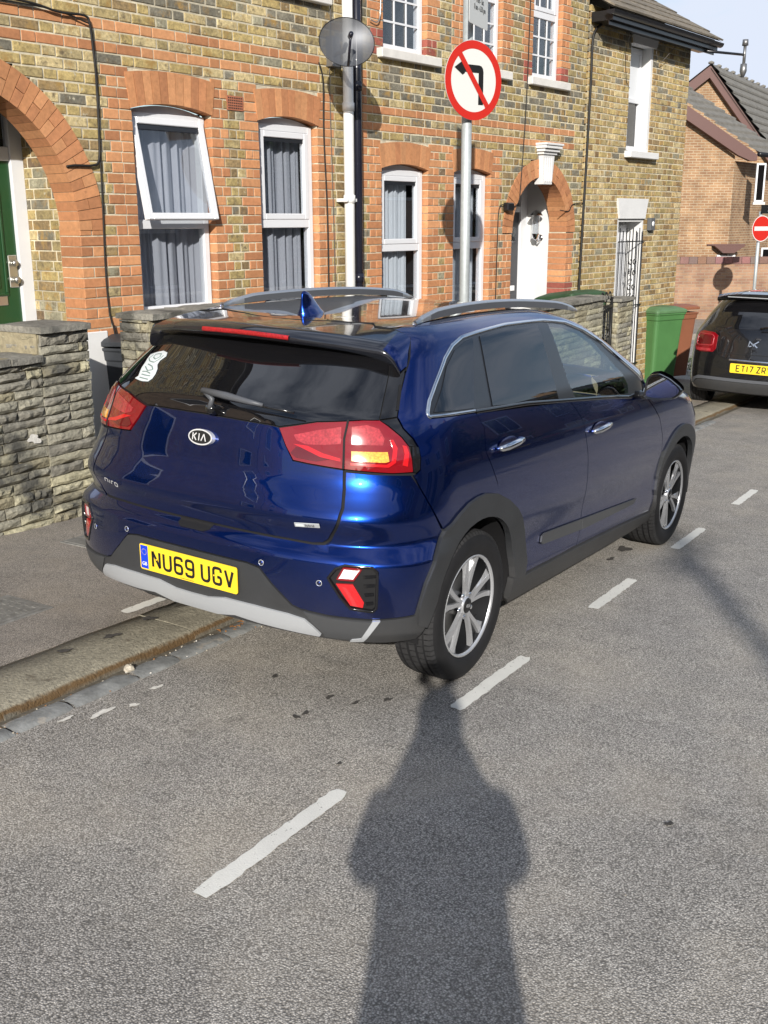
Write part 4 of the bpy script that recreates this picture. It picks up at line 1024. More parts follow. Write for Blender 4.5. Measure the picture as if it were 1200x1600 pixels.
b=MB(); b.box(0,.49,-.012,.012,.05,.08); b.box(0,.49,-.012,.012,H-.12,H-.09); b.box(0,.025,-.014,.014,.02,H); b.box(.465,.49,-.014,.014,.02,H); b.build('gate_frame',M['ironk'],gt)
b=MB()
for k in range(5):
    for d in(-1,1): scroll(b,.245+d*.09,.25+k*.17,.07,d,1 if k%2 else -1)
for k in range(3): P=[(.10+k*.14+.05*math.cos(a),0,H-.02+.09*math.sin(a)) for a in [q/8*math.pi for q in range(9)]]; b.tube(P,.008,5)
tag(b.build('scrollwork',M['ironk'],gt),kind='stuff')
# front garden ground
sheet('front_garden',M['pave'],5.3,7.2,-6,15.2,KH+.02,kind='structure')
# ------------------------------------------------------------------ wheelie bins
def bin_(loc,rot,body,lid,label,H=1.06,W=.58,D=.62,lidopen=0,group='wheelie bins on the pavement side'):
    t=empty('wheelie_bin',loc,rot,label=label,cat='wheelie bin',group=group)
    b=MB(); w0,d0=W*.80,D*.72
    def ringp(w,d,z,c=.05): 
        P=[]
        for sx,sy,a0 in ((1,1,0),(-1,1,90),(-1,-1,180),(1,-1,270)):
            for k in range(4):
                a=R_(a0+k*30); P.append((sx*(w/2-c)+c*math.cos(a),sy*(d/2-c)+c*math.sin(a),z))
        return P
    rings=[ringp(w0,d0,.04),ringp(w0*1.02,d0*1.02,.10),ringp(W*.96,D*.94,H*.86),ringp(W*1.0,D*.98,H*.865),ringp(W*1.02,D,H*.93),ringp(W*1.06,D*1.04,H*.935),ringp(W*1.06,D*1.04,H*.955)]
    V=[p for q in rings for p in q]; n=16; F=[tuple(range(n))[::-1],tuple(range((len(rings)-1)*n,len(rings)*n))]
    for j in range(len(rings)-1):
        for k in range(n): F.append((j*n+k,j*n+(k+1)%n,(j+1)*n+(k+1)%n,(j+1)*n+k))
    b.add(V,F,0,smooth=False); bo_=b.build('body',body,t); bevel(bo_,.006,2,50)
    b=MB(); rings=[ringp(W*1.08,D*1.06,0,.04),ringp(W*1.08,D*1.06,.035,.04),ringp(W*.98,D*.96,.055,.05),ringp(W*.7,D*.7,.085,.08)]
    V=[(p[0],p[1]-D*.53,p[2]) for q in rings for p in q]; F=[tuple(range(n))[::-1],tuple(range(3*n,4*n))]
    for j in range(3):
        for k in range(n): F.append((j*n+k,j*n+(k+1)%n,(j+1)*n+(k+1)%n,(j+1)*n+k))
    b.add(V,F); lo_=b.build('lid',lid,t); lo_.location=(0,D*.53,H*.958); lo_.rotation_euler=(-lidopen,0,0); bevel(lo_,.006,2,40)
    b=MB(); b.tube([(-W*.36,D*.60,H*.93),(W*.36,D*.60,H*.93)],.014,8); b.box(-W*.38,-W*.34,D*.5,D*.62,H*.88,H*.95); b.box(W*.34,W*.38,D*.5,D*.62,H*.88,H*.95); b.build('handle',lid,t)
    for s in(-1,1):
        b=MB(); b.lathe([(.02,-.022),(.095,-.022),(.10,-.01),(.10,.01),(.095,.022),(.02,.022)],18,'x',(s*(w0/2+.02),D*.30,.10)); b.build('wheel',M['tyre'],t)
    return t
M['bing']=mat('green_bin_plastic',(.065,.17,.055),.5,noise=[(2.5,.10)],bump=(60,.1,.002)); M['bingl']=mat('faded_green_lid',(.085,.17,.075),.55,noise=[(4,.15)])
M['binb']=mat('brown_bin_plastic',(.22,.085,.045),.5,noise=[(3,.10)]); M['bink']=mat('dark_bin_plastic',(.03,.033,.038),.45,noise=[(5,.15)])
M['bind']=mat('old_dark_green_bin',(.035,.075,.035),.6,noise=[(6,.2)])
bin_((15.33,4.86,gz(15.4,KH)),(0,0,-.45),M['bing'],M['bingl'],'bright green wheelie bin standing beside the stone gate pier')
bin_((16.02,4.52+.35,gz(16.0,KH)),(0,0,-.5),M['binb'],M['binb'],'brown wheelie bin with its lid ajar right of the green bin',H=1.04,lidopen=.06)
bin_((6.02,5.98,gz(6.0,KH)),(0,0,.15),M['bink'],M['bink'],'black wheelie bin behind the blue car under the open window',lidopen=.03)
bin_((12.33,4.98,gz(12.3,KH)),(0,0,-.35),M['bind'],M['bind'],'dull green lidded bin behind the buff stone wall',H=1.27,W=.60,D=.60,lidopen=.14)
# ------------------------------------------------------------------ road signs
M['galv']=mat('galvanised_pole',(.42,.45,.45),.5,metal=.35,noise=[(4,.10),(40,.08)],dirt=[(9,(.20,.17,.13),.72,.80)])
M['signred']=mat('sign_red',(.48,.022,.014),.35,coat=.3); M['signwhite']=mat('reflective_sign_white',(.60,.60,.57),.4,bump=(35,.05,.001)); M['signblack']=plain('sign_black',(.012,.012,.012),.4); M['signblue']=plain('sign_blue',(.02,.05,.30),.4); M['signback']=mat('sign_grey_back',(.18,.18,.18),.5)
def disc(b,r,y0,y1,mi=0,n=64,c=(0,0)):
    b.prism([(c[0]+r*math.cos(2*math.pi*k/n),c[1]+r*math.sin(2*math.pi*k/n)) for k in range(n)],y0,y1,mi)
def ringm(b,ri,ro,y,mi=0,n=64,c=(0,0),th=.002):
    V=[];F=[]
    for k in range(n):
        a=2*math.pi*k/n
        for q in (ri,ro): V.append((c[0]+q*math.cos(a),y,c[1]+q*math.sin(a)))
    for k in range(n): j=(k+1)%n; F.append((2*k,2*j,2*j+1,2*k+1)[::-1])
    b.add(V,F,mi)
def text(s,size,parent,loc,rot,m,name='lettering',align='CENTER',ext=.0006,sx=1.0,ls=1.0):
    cu=bpy.data.curves.new(name,'FONT'); cu.body=s; cu.size=size; cu.align_x=align; cu.extrude=ext; cu.space_line=ls; cu.resolution_u=3
    o=bpy.data.objects.new(name,cu); COL.objects.link(o); dg=bpy.context.evaluated_depsgraph_get(); me=bpy.data.meshes.new_from_object(o.evaluated_get(dg)); bpy.data.objects.remove(o)
    me.materials.clear(); me.materials.append(m); o=bpy.data.objects.new(name,me); COL.objects.link(o); o.parent=parent; o.location=loc; o.rotation_euler=rot; o.scale=(sx,1,1); return o
sx_,sy_=8.13,4.19; szg=gz(sx_,KH)
face=math.atan2(-.45,-.89)  # sign faces back along the street
sp=empty('road_sign',(sx_,sy_,szg),(0,0,R_(-21.6)),label='round red and white no left turn sign on a grey pole',cat='road sign')
zc=2.845-szg
b=MB(); b.tube([(0,.075,0),(0,.075,1.55),(-.004,.075,zc+.9)],.042,18); po_=b.build('pole',M['galv'],sp)
b=MB(); b.tube([(0,.075,.0),(0,.075,.9)],.058,18); b.build('pole_base',M['galv'],sp)
b=MB(); disc(b,.30,.0,.006); b.build('sign_plate',M['signwhite'],sp)
b=MB(); disc(b,.298,.0062,.009); b.box(-.05,.05,.009,.035,-.14,-.11); b.box(-.05,.05,.009,.035,.11,.14); b.build('sign_back',M['signback'],sp)
b=MB(); ringm(b,.238,.30,-.0012); b.build('red_ring',M['signred'],sp)
b=MB(); th=math.radians(-52); c_,s_=math.cos(th),math.sin(th); L=.246; w=.023
P=[(-L*c_-w*s_*-1,-L*s_-w*c_),(L*c_+w*s_,L*s_-w*c_),(L*c_-w*s_,L*s_+w*c_),(-L*c_-w*s_,-L*s_+w*c_)]
P=[(a*c_-d*s_,a*s_+d*c_) for a,d in ((-L,-w),(L,-w),(L,w),(-L,w))]
b.add([(p[0],-.0036,p[1]) for p in P],[(0,1,2,3)]); b.build('red_bar',M['signred'],sp)
b=MB(); t=.026
P=[(.045,-.175),(.10,-.175),(.10,.075),(.093,.098),(.075,.112),(.05,.118),(-.115,.118),(-.085,.155),(-.115,.155),(-.19,.088),(-.115,.02),(-.085,.02),(-.115,.058),(.045,.058)]
P=[(.050,-.18),(.102,-.18),(.102,.07),(.096,.095),(.08,.112),(.055,.118),(-.10,.118),(-.125,.150),(-.20,.088),(-.125,.028),(-.10,.060),(.050,.060)]
# body and arrowhead of the turn arrow
P=[(.050,-.18),(.102,-.18),(.102,.07),(.096,.095),(.08,.112),(.055,.118),(-.135,.118),(-.20,.088),(-.145,.060),(.050,.060)]
b.add([(p[0],-.0024,p[1]) for p in P],[tuple(range(len(P)))]); b.add([(-.12,-.0023,.142),(-.205,-.0023,.088),(-.12,-.0023,.036),(-.095,-.0023,.052),(-.095,-.0023,.126)],[(0,1,2,3,4)])
b.build('turn_arrow',M['signblack'],sp)
for z in (-.12,.12):
    b=MB(); b.lathe([(.043,-.015),(.05,-.015),(.05,.015),(.043,.015)],18,'z',(0,.075,z),close=True); b.build('clamp',M['steel'],sp).location=(0,0,zc)
for o in sp.children:
    if o.name.split('.')[0] in('sign_plate','sign_back','red_ring','red_bar','turn_arrow'): o.location=(0,0,zc)
# parking permit plate above it, turned across the pole
pl=empty('parking_sign',(sx_+.01,sy_-.03,3.245),(0,0,R_(8)),label='white permit holders parking plate above the no left turn sign',cat='parking sign')
b=MB(); P=[]
wq,hq=.225,.21
for cx,cz,a0 in ((wq-.015,hq-.015,0),(-wq+.015,hq-.015,90),(-wq+.015,-hq+.015,180),(wq-.015,-hq+.015,270)):
    for k in range(4): a=R_(a0+30*k); P.append((cx+.015*math.cos(a),cz+.015*math.sin(a)))
b.prism(P,0,.004); b.build('plate',M['signwhite'],pl).location=(0,-.0,.21)
b=MB(); b.box(-.205,-.035,-.0016,-.0004,.27,.385); b.build('blue_panel',M['signblue'],pl)
b=MB(); b.box(.125,.205,-.0016,-.0004,.235,.295); b.build('zone_panel',M['signblue'],pl)
text('P',.12,pl,(-.16,-.0022,.287),(R_(90),0,0),M['white']); b=MB(); b.box(-.105,-.050,-.0028,-.0018,.285,.370); b.build('permit_symbol',M['white'],pl)
text('Permit\nholders\nonly\nMon - Sat\n8 am - 6.30 pm',.058,pl,(.025,-.0014,.335),(R_(90),0,0),M['signblack'],sx=.78,ls=.95)
text('A5',.05,pl,(.165,-.0022,.247),(R_(90),0,0),M['white'])
# no entry sign far down the street
ne=empty('road_sign',(26.7,6.05,-1.0),(0,0,face+math.pi/2+.0),label='distant round red no entry sign with a white bar',cat='road sign')
ne.rotation_euler=(0,0,R_(-32))
b=MB(); b.tube([(0,.07,0),(0,.07,2.95)],.040,12); b.build('pole',M['galv'],ne)
b=MB(); disc(b,.30,0,.006); o=b.build('sign_plate',M['signred'],ne); o.location=(0,0,2.56)
b=MB(); ringm(b,.282,.30,-.001); o=b.build('white_rim',M['signwhite'],ne); o.location=(0,0,2.56)
b=MB(); b.box(-.23,.23,-.003,-.0008,-.048,.048); o=b.build('white_bar',M['signwhite'],ne); o.location=(0,0,2.56)
b=MB(); b.box(-.05,.45,0,.02,2.90,3.10); b.build('black_board',M['signblack'],ne)
text('>',.2,ne,(.2,-.003,2.93),(R_(90),0,0),M['white'],'arrow')
# ------------------------------------------------------------------ far end of the street
FA=math.atan2(FR.y,FR.x)
def fmat(): return (0,0,FA)
M['fbrick']=None
def coursed(name,colf,mortar,brickw=.225,h=.075,scale=1.0):
    """brick colour field for far walls, laid out in object space"""
    m=bpy.data.materials.new(name); m.use_nodes=True; nt=m.node_tree; n=nt.nodes; l=nt.links; b=n['Principled BSDF']; b.inputs['Roughness'].default_value=.9
    tc=n.new('ShaderNodeTexCoord'); mp=n.new('ShaderNodeMapping'); mp.inputs['Rotation'].default_value=(R_(-90),0,0); l.new(tc.outputs['Object'],mp.inputs[0])
    br=n.new('ShaderNodeTexBrick'); br.inputs['Scale'].default_value=1; br.inputs['Brick Width'].default_value=brickw; br.inputs['Row Height'].default_value=h; br.inputs['Mortar Size'].default_value=.012; br.inputs['Mortar Smooth'].default_value=.2; br.inputs['Bias'].default_value=0
    br.inputs['Color1'].default_value=(*colf[0],1); br.inputs['Color2'].default_value=(*colf[1],1); br.inputs['Mortar'].default_value=(*mortar,1); l.new(mp.outputs[0],br.inputs[0])
    no=n.new('ShaderNodeTexNoise'); no.inputs['Scale'].default_value=2.2; no.inputs['Detail'].default_value=6; l.new(tc.outputs['Object'],no.inputs[0])
    r=n.new('ShaderNodeValToRGB'); r.color_ramp.elements[0].position=.35; r.color_ramp.elements[0].color=(.75,.72,.7,1); r.color_ramp.elements[1].position=.65; r.color_ramp.elements[1].color=(1.15,1.12,1.08,1); l.new(no.outputs[0],r.inputs[0])
    x=n.new('ShaderNodeMix'); x.data_type='RGBA'; x.blend_type='MULTIPLY'; x.inputs[0].default_value=1; l.new(br.outputs[0],x.inputs[6]); l.new(r.outputs[0],x.inputs[7]); l.new(x.outputs[2],b.inputs['Base Color'])
    bu=n.new('ShaderNodeBump'); bu.inputs['Strength'].default_value=.6; bu.inputs['Distance'].default_value=.01; bu.invert=True; l.new(br.outputs['Fac'],bu.inputs['Height']); l.new(bu.outputs[0],b.inputs['Normal']); return m
M['fbrick']=coursed('pink_buff_far_brick',((.35,.215,.115),(.25,.14,.075)),(.40,.32,.22))
M['fwall']=coursed('purple_brown_far_brick',((.25,.14,.095),(.33,.21,.13)),(.30,.22,.16))
M['fascia']=mat('brown_painted_bargeboard',(.105,.050,.042),.5); M['ftile']=mat('grey_brown_concrete_tile',(.165,.155,.135),.85,noise=[(6,.25)])
M['frame_w']=M['upvc']
# boundary wall
o0=farP(7.72,29.0,-1.25)
bw=empty('boundary_wall',o0,fmat(),label='purple brown brick boundary wall beyond the side road',cat='boundary wall')
b=MB(); b.box(0,14,0,.25,-.2,1.88); b.build('wall',M['fwall'],bw)
b=MB(); 
for k in range(60): b.box(.235*k-.02,.235*k+.205,-.03,.28,1.885,2.06,col=tuple(q*_r.uniform(.8,1.2) for q in (.19,.12,.09)))
b.build('soldier_coping',M['redbrick'],bw)
# the far house: gable towards us with a lean-to roof in front
fo0=farP(7.4,33.0,-1.2)
fh=empty('brick_house',fo0,fmat(),label='pink buff brick house with grey tiled lean-to roof beyond the wall',cat='house')
def fz(z): return z+1.2
b=MB()
# gable wall under the sloping verge: from the top left down to the eave at right
b.prism([(-1.5,-.3),(3.05,-.3),(3.05,fz(3.6)),(1.53,fz(4.62)),(-1.5,fz(6.45))],0,.25); b.build('wall',M['fbrick'],fh)
b=MB(); b.prism([(3.05,-.3),(6.5,-.3),(6.5,fz(3.45)),(3.05,fz(3.45))],.0,.25)
s_=b.build('front_wall',M['fbrick'],fh); 
s_.location=(3.05,.02,0); s_.rotation_euler=(0,0,.9)
s_.data=s_.data.copy()
for v_ in s_.data.vertices: v_.co.x-=3.05
b=MB(); b.prism([(-1.2,fz(6.22)),(1.53,fz(4.55)),(3.05,fz(3.60)),(3.42,fz(3.44)),(3.62,fz(3.44)),(3.62,fz(3.60)),(3.42,fz(3.74)),(1.53,fz(4.93)),(-1.2,fz(6.62))],-.28,-.05); b.build('bargeboard',M['fascia'],fh)
# lean-to roof plane with stepped tile courses running back
rf=MB(); nrow=14
for k in range(nrow):
    a0=(-1.2+(3.62+1.2)*k/nrow); a1=(-1.2+(3.62+1.2)*(k+1)/nrow+.05)
    z0_=fz(6.64-(6.64-3.62)*k/nrow); z1_=fz(6.64-(6.64-3.62)*(k+1)/nrow)
    rf.add([(a0,-.32,z0_+.02),(a1,-.32,z1_+.06),(a1+1.45,1.3,z1_+.06),(a0+1.45,1.3,z0_+.02),(a1,-.32,z1_),(a1+1.45,1.3,z1_)],[(0,1,2,3)[::-1],(1,4,5,2)[::-1]])
rf.build('roof',M['ftile'],fh)
b=MB(); b.tube([(3.66,-.3,fz(3.62)),(5.1,1.3,fz(3.62))],.07,8); b.build('gutter',M['gutter'],fh)
b=MB(); b.box(2.4,3.55,-.05,.05,fz(1.02),fz(1.06)); b.prism([(2.55,fz(1.02)),(3.5,fz(1.02)),(3.16,fz(.80)),(2.84,fz(.80))],-.30,-.01); b.build('corbel_vent',M['fascia'],fh)
b=MB(); b.box(2.72,3.28,-.06,.0,fz(.60),fz(.74)); b.build('vent_sill',M['whitewall'],fh)
def fwin(a,c,z0,z1,y=-.02,nm='window'):
    b=MB(); b.box(a,c,y-.05,y,z0,z1); o=b.build(nm,M['upvc'],fh); MB().box(a+.05,c-.05,y-.056,y-.052,z0+.05,z1-.05).build('pane',M['privacy'],o); return o
w=fwin(3.70,3.98,fz(2.28),fz(3.38)); w.rotation_euler=(0,0,0)
b=MB(); b.box(3.66,4.02,-.12,-.02,fz(2.2),fz(2.27)); b.build('sill',M['sillw'],fh)
fwin(4.05,4.6,fz(-.5),fz(.95))
# house behind with a higher gable
g0=farP(9.0,38.5,-1.2)
fh2=empty('brick_house',g0,fmat(),label='brown brick gabled house with tiled roof behind the lean-to',cat='house')
b=MB(); apex=(2.05,fz(6.5)); b.prism([(-1.5,-.3),(6.0,-.3),(6.0,fz(1.8)),apex,(-1.5,fz(3.7))],0,.3); b.build('wall',M['fbrick'],fh2)
b=MB()
b.prism([(-1.5,fz(3.65)),(2.05,fz(6.40)),(2.05,fz(6.78)),(-1.5,fz(4.0))],-.25,-.05); b.prism([(2.05,fz(6.40)),(6.0,fz(1.6)),(6.0,fz(1.98)),(2.05,fz(6.78))],-.25,-.05); b.build('bargeboard',M['fascia'],fh2)
rf=MB()
for k in range(16):
    a0=2.05+4*k/16; a1=2.05+4*(k+1)/16+.05; z0_=fz(6.82-4.85*k/16); z1_=fz(6.82-4.85*(k+1)/16)
    rf.add([(a0,-.3,z0_+.02),(a1,-.3,z1_+.07),(a1+6,9.5,z1_+.07),(a0+6,9.5,z0_+.02),(a1,-.3,z1_),(a1+6,9.5,z1_)],[(3,2,1,0),(2,5,4,1)])
rf.add([(2.05,-.3,fz(6.70)),(8.05,9.5,fz(6.70)),(12.05,9.5,fz(1.85)),(6.05,-.3,fz(1.85))],[(3,2,1,0)])
rf.add([(2.05,-.3,fz(6.84)),(8.05,9.5,fz(6.84)),(4.5,9.5,fz(4.1)),(-1.5,-.3,fz(4.1))],[(0,1,2,3)]); rf.build('roof',M['ftile'],fh2)
for k in range(13):
    b=MB(); t=k/12; b.lathe([(0,.0),(.10,.0),(.10,.06),(0,.10)],6,'z',(2.05+6*t,-.3+9.8*t,fz(6.82))); b.build('ridge_tile',M['ftile'],fh2)
# weeds along the side road kerb
M['weed']=mat('weed_leaves',(.075,.12,.035),.7,noise=[(12,.3)])
def weeds(c,n,rad,h,seed,label):
    r=random.Random(seed); b=MB()
    for k in range(n):
        a=r.uniform(0,6.28); q=r.uniform(0,rad); x,y=c[0]+q*math.cos(a),c[1]+q*math.sin(a); z=c[2]+r.uniform(0,h)*(1-q/rad*.6)
        s=r.uniform(.02,.045); a2=r.uniform(0,6.28); t=r.uniform(-.5,.9)
        dx,dy=math.cos(a2)*s,math.sin(a2)*s
        b.add([(x,y,z),(x+dx*.5-dy*.35,y+dy*.5+dx*.35,z+s*t*.5),(x+dx,y+dy,z+s*t),(x+dx*.5+dy*.35,y+dy*.5-dx*.35,z+s*t*.5)],[(0,1,2,3)])
    o=b.build('weed_clump',M['weed']); return tag(o,label,'weeds')
weeds((17.6,4.95,gz(17.6)+.02),500,.30,.26,1,'green weed tuft at the kerb between the brown bin and the black car')
p_=farP(8.05,25.1,gz(24.5)+.12); weeds(p_,260,.5,.12,2,'low weeds along the far kerb of the side road')
b=MB(); b.box(0,2.6,0,.16,0,.13,bev=.01); o=b.build('kerb_edge',mat('pale_painted_kerb',(.60,.58,.54),.8,noise=[(9,.12)])); o.location=(17.0,4.75,gz(17)-.06); o.rotation_euler=(0,0,FA+.06); tag(o,kind='structure')
# give-way bars painted across the side road mouth
for k in range(6):
    b=MB(); p0=farP(7.2+k*.75,21.5); p1=farP(7.2+k*.75+.5,21.5); p2=farP(7.2+k*.75+.5,21.7); p3=farP(7.2+k*.75,21.7)
    b.add([(p.x,p.y,gz(p.x,.006)) for p in (p0,p1,p2,p3)],[(0,1,2,3)]); b.build('road_marking',M['mark'],kind='structure')
# trees beyond
M['bark']=mat('tree_bark',(.085,.065,.045),.9,noise=[(9,.4)]); M['leafg']=mat('tree_leaves',(.055,.095,.03),.75,noise=[(2.2,.35)])
def tree(x,y,z,h,rad,seed,label):
    r=random.Random(seed); t=empty('tree',(x,y,z),label=label,cat='tree',group='trees across the street')
    b=MB(); b.tube([(0,0,0),(.05,.02,h*.3),(-.05,.05,h*.55)],[.22,.17,.12],9)
    tips=[]
    for k in range(11):
        a=r.uniform(0,6.28); e=r.uniform(.25,.95); L=rad*r.uniform(.55,.95); p0=Vector((0,0,h*r.uniform(.3,.55))); p1=p0+Vector((math.cos(a)*math.cos(e),math.sin(a)*math.cos(e),math.sin(e)))*L
        b.tube([p0,(p0+p1)/2+Vector((0,0,.2)),p1],[.09,.05,.02],6); tips.append(p1); tips.append((p0+p1)/2)
    b.build('trunk',M['bark'],t); b=MB()
    for p in tips:
        for k in range(260):
            v=Vector((r.gauss(0,1),r.gauss(0,1),r.gauss(0,.8))).normalized()*(rad*.42*r.random()**.5); q=p+v; s=r.uniform(.06,.13)
            u=Vector((r.uniform(-1,1),r.uniform(-1,1),r.uniform(-1,1))).normalized(); w=u.cross(Vector((0,0,1))).normalized() if abs(u.z)<.95 else Vector((1,0,0))
            b.add([q-u*s,q+w*s*.5,q+u*s,q-w*s*.5],[(0,1,2,3)])
    tag(b.build('crown',M['leafg'],t),kind='stuff'); return t
tree(27,-7.2,gz(27),7.0,2.6,1,'small leafy street tree across the road, seen mirrored in the blue car')
tree(18,-7.2,gz(18),5.4,2.0,2,'second small leafy tree across the road, mirrored in the rear side window')
# ------------------------------------------------------------------ the other side of the street (seen mirrored in the cars)
M['render']=mat('cream_render',(.42,.38,.31),.85,noise=[(1.5,.08)]); M['oppbrick']=coursed('brown_terrace_brick',((.22,.13,.08),(.28,.19,.11)),(.25,.21,.16)); M['slate2']=mat('dark_slate',(.06,.062,.068),.7,noise=[(3,.2)])
cols=['oppbrick','render','oppbrick','fwall','render','oppbrick','fwall']
labs2=['brown brick house across the road past the side street','cream house across the road, second past the side street','purple brick house across the road, third past the side street','brown brick house across the road, fourth past the side street','cream house at the far end of the opposite side of the road']
labs=['brown brick house across the road farthest down the street','cream rendered house across the road beside the farthest one','brown brick house across the road opposite the blue car bonnet','purple brick house across the road opposite the blue car','cream house across the road just behind the photographer','brown brick house across the road behind the telegraph pole','purple brick house across the road farthest back']
for k in range(-5,7):
    x0=21-k*8.0; zb=gz(x0-4); hH=5.1+.25*(k%2)
    t=empty('terraced_house',(x0,-8.3,zb),(0,0,math.pi),label=labs[k] if k>=0 else labs2[-k-1],cat='house',group='houses across the road')
    b=MB(); b.box(.02,7.98,0,7.5,-.6,hH); b.build('wall',M[cols[k%7]],t)
    b=MB(); b.add([(-.05,-.3,hH-.05),(8.05,-.3,hH-.05),(8.05,3.75,hH+2.6),(-.05,3.75,hH+2.6)],[(0,1,2,3)]); b.add([(-.05,3.75,hH+2.6),(8.05,3.75,hH+2.6),(8.05,7.8,hH-.05),(-.05,7.8,hH-.05)],[(0,1,2,3)]); b.prism([(-.3,hH-.1),(0,hH-.1),(0,hH+.1),(-.3,hH)],0,8,axis='x'); r_=b.build('roof',M['slate2'],t)
    b=MB(); b.box(7.3,8.0,3.2,4.2,hH+1.2,hH+3.3); b.box(7.4,7.6,3.5,3.7,hH+3.3,hH+3.7); b.box(7.7,7.9,3.5,3.7,hH+3.3,hH+3.7); b.build('chimney',M['oppbrick'],r_)
    for (a,z0) in ((1.0,.9),(4.9,.9),(1.0,3.3),(4.9,3.3)):
        b=MB(); b.box(a,a+1.5,-.03,.0,z0,z0+1.35); o=b.build('window',M['upvc'],t); MB().box(a+.08,a+.72,-.036,-.031,z0+.08,z0+1.27).build('pane',M['privacy'],o); MB().box(a+.78,a+1.42,-.036,-.031,z0+.08,z0+1.27).build('pane',M['privacy'],o)
    b=MB(); b.box(3.2,4.2,-.04,0,-.2,2.0); b.build('front_door',M['greydoor'],t)
# telegraph pole and wires
tp=empty('telegraph_pole',(-10.6,-7.65,gz(-10.6,.1)),label='wooden telegraph pole across the road whose soft shadow falls on the tarmac',cat='telegraph pole')
b=MB(); b.tube([(0,0,0),(0,0,8.1)],[.085,.06],14); b.box(-.4,.4,-.03,.03,7.4,7.47); b.build('pole',M['bark'],tp)
def wire(a,c,sag,label):
    P=[]
    for k in range(13): t=k/12; p=Vector(a).lerp(Vector(c),t); p.z-=4*sag*t*(1-t); P.append(p)
    b=MB(); b.tube(P,.011,4); o=b.build('overhead_wire',M['cable']); tag(o,label,'wire','overhead wires')
wire((-10.6,-7.65,8.2),(-9,7.0,6.5),.35,'overhead wire crossing behind the camera to the left terrace')
wire((-10.6,-7.65,8.1),(-2.5,6.9,5.9),.4,'overhead wire slanting over the street to the left terrace')
wire((-10.6,-7.65,8.15),(-5,7,6.2),.4,'middle overhead wire over the street behind the camera')
wire((-10.6,-7.65,8.0),(26,-9.2,6.0),.8,'long overhead wire running down the far side of the street')
# terrace continuing behind the camera on the near side
for k,(x0,m_) in enumerate(((1.0,'oppbrick'),(-7.2,'fwall'))):
    p=WP(1.55-8.2*(k+1),0,-.3+ .3*k); t=empty('terraced_house',p,(0,0,WA),label=('brown brick house next in the terrace behind the photographer','purple brown brick house at the end of the terrace behind the photographer')[k],cat='house',group='houses behind the camera')
    b=MB(); b.box(.02,8.14,0,8,-.6,5.9); b.build('wall',M[m_],t)
    b=MB(); b.add([(-.05,-.3,5.85),(8.2,-.3,5.85),(8.2,4,8.4),(-.05,4,8.4)],[(0,1,2,3)]); b.add([(-.05,4,8.4),(8.2,4,8.4),(8.2,8.3,5.85),(-.05,8.3,5.85)],[(0,1,2,3)]); b.build('roof',M['slate2'],t)
    for (a,z0) in ((1.0,1.0),(5.6,1.0),(1.0,3.7),(5.6,3.7)):
        b=MB(); b.box(a,a+1.3,-.03,0,z0,z0+1.5); o=b.build('window',M['upvc'],t); MB().box(a+.08,a+1.22,-.036,-.031,z0+.08,z0+1.42).build('pane',M['privacy'],o)
# houses closing the far ends so the sky line has roofs in it
for k,(x,y,rz,m_,lb) in enumerate(((-52,-4,R_(90),'oppbrick','brown brick houses closing the street behind the photographer'),(-52,8,R_(90),'fwall','purple brown block closing the street at the back, left part'))):
    t=empty('terraced_house',(x,y,gz(-30)),(0,0,rz),label=lb,cat='house',group='houses behind the camera')
    b=MB(); b.box(-6,6,0,8,-.5,6); b.build('wall',M[m_],t); b=MB(); b.add([(-6.2,-.3,5.9),(6.2,-.3,5.9),(6.2,4,8.6),(-6.2,4,8.6)],[(0,1,2,3)]); b.build('roof',M['slate2'],t)
# ------------------------------------------------------------------ the photographer (casts the long shadow, is mirrored in the car)
def skin_body(name,joints,edges,m,parent,sub=2,root=0):
    me=bpy.data.meshes.new(name); me.from_pydata([j[0] for j in joints],edges,[]); o=bpy.data.objects.new(name,me); COL.objects.link(o)
    if parent: o.parent=parent
    md=o.modifiers.new('skin','SKIN'); sk=me.skin_vertices[0].data
    for i,j in enumerate(joints): r=j[1]; sk[i].radius=(r,r) if not isinstance(r,tuple) else r
    sk[root].use_root=True
    s=o.modifiers.new('sub','SUBSURF'); s.levels=sub; s.render_levels=sub; me.materials.append(m); return o
M['coat']=mat('dark_navy_coat',(.022,.024,.034),.85,noise=[(30,.2)]); M['trouser']=mat('dark_trousers',(.02,.02,.025),.85); M['skin']=mat('skin',(.42,.25,.18),.55); M['hair']=mat('dark_hair',(.02,.014,.01),.7); M['phone']=plain('black_phone',(.01,.01,.011),.2)
azp=R_(SUN_AZ+2)
pe=empty('person',(-.345,-.222,gz(-.36)-.012),(0,0,azp-math.pi/2),label='person in a dark coat holding a phone up to take the picture',cat='person')
# local: +y is where the person faces, z up; phone at (0,.41,1.75)
J=[((0,0,.94),.135),((0,0,1.10),(.155,.115)),((0,-.01,1.28),(.17,.12)),((0,0,1.40),(.12,.09)),((0,.01,1.47),.055),((0,.03,1.535),.062),((0,.035,1.60),(.078,.09)),((0,.03,1.665),.072),
 ((-.17,0,1.385),.062),((-.22,.10,1.20),.05),((-.05,.33,1.47),.028),((-.055,.345,1.56),.030),
 ((.17,0,1.385),.062),((.22,.10,1.20),.05),((.05,.33,1.47),.028),((.055,.345,1.56),.030),
 ((-.095,0,.86),.095),((-.105,.02,.48),.062),((-.11,-.02,.09),.043),((-.12,.13,.035),.032),
 ((.095,0,.86),.095),((.105,.02,.48),.062),((.11,-.02,.09),.043),((.12,.13,.035),.032)]
Ed=[(0,1),(1,2),(2,3),(3,4),(4,5),(5,6),(6,7),(3,8),(8,9),(9,10),(10,11),(3,12),(12,13),(13,14),(14,15),(0,16),(16,17),(17,18),(18,19),(0,20),(20,21),(21,22),(22,23)]
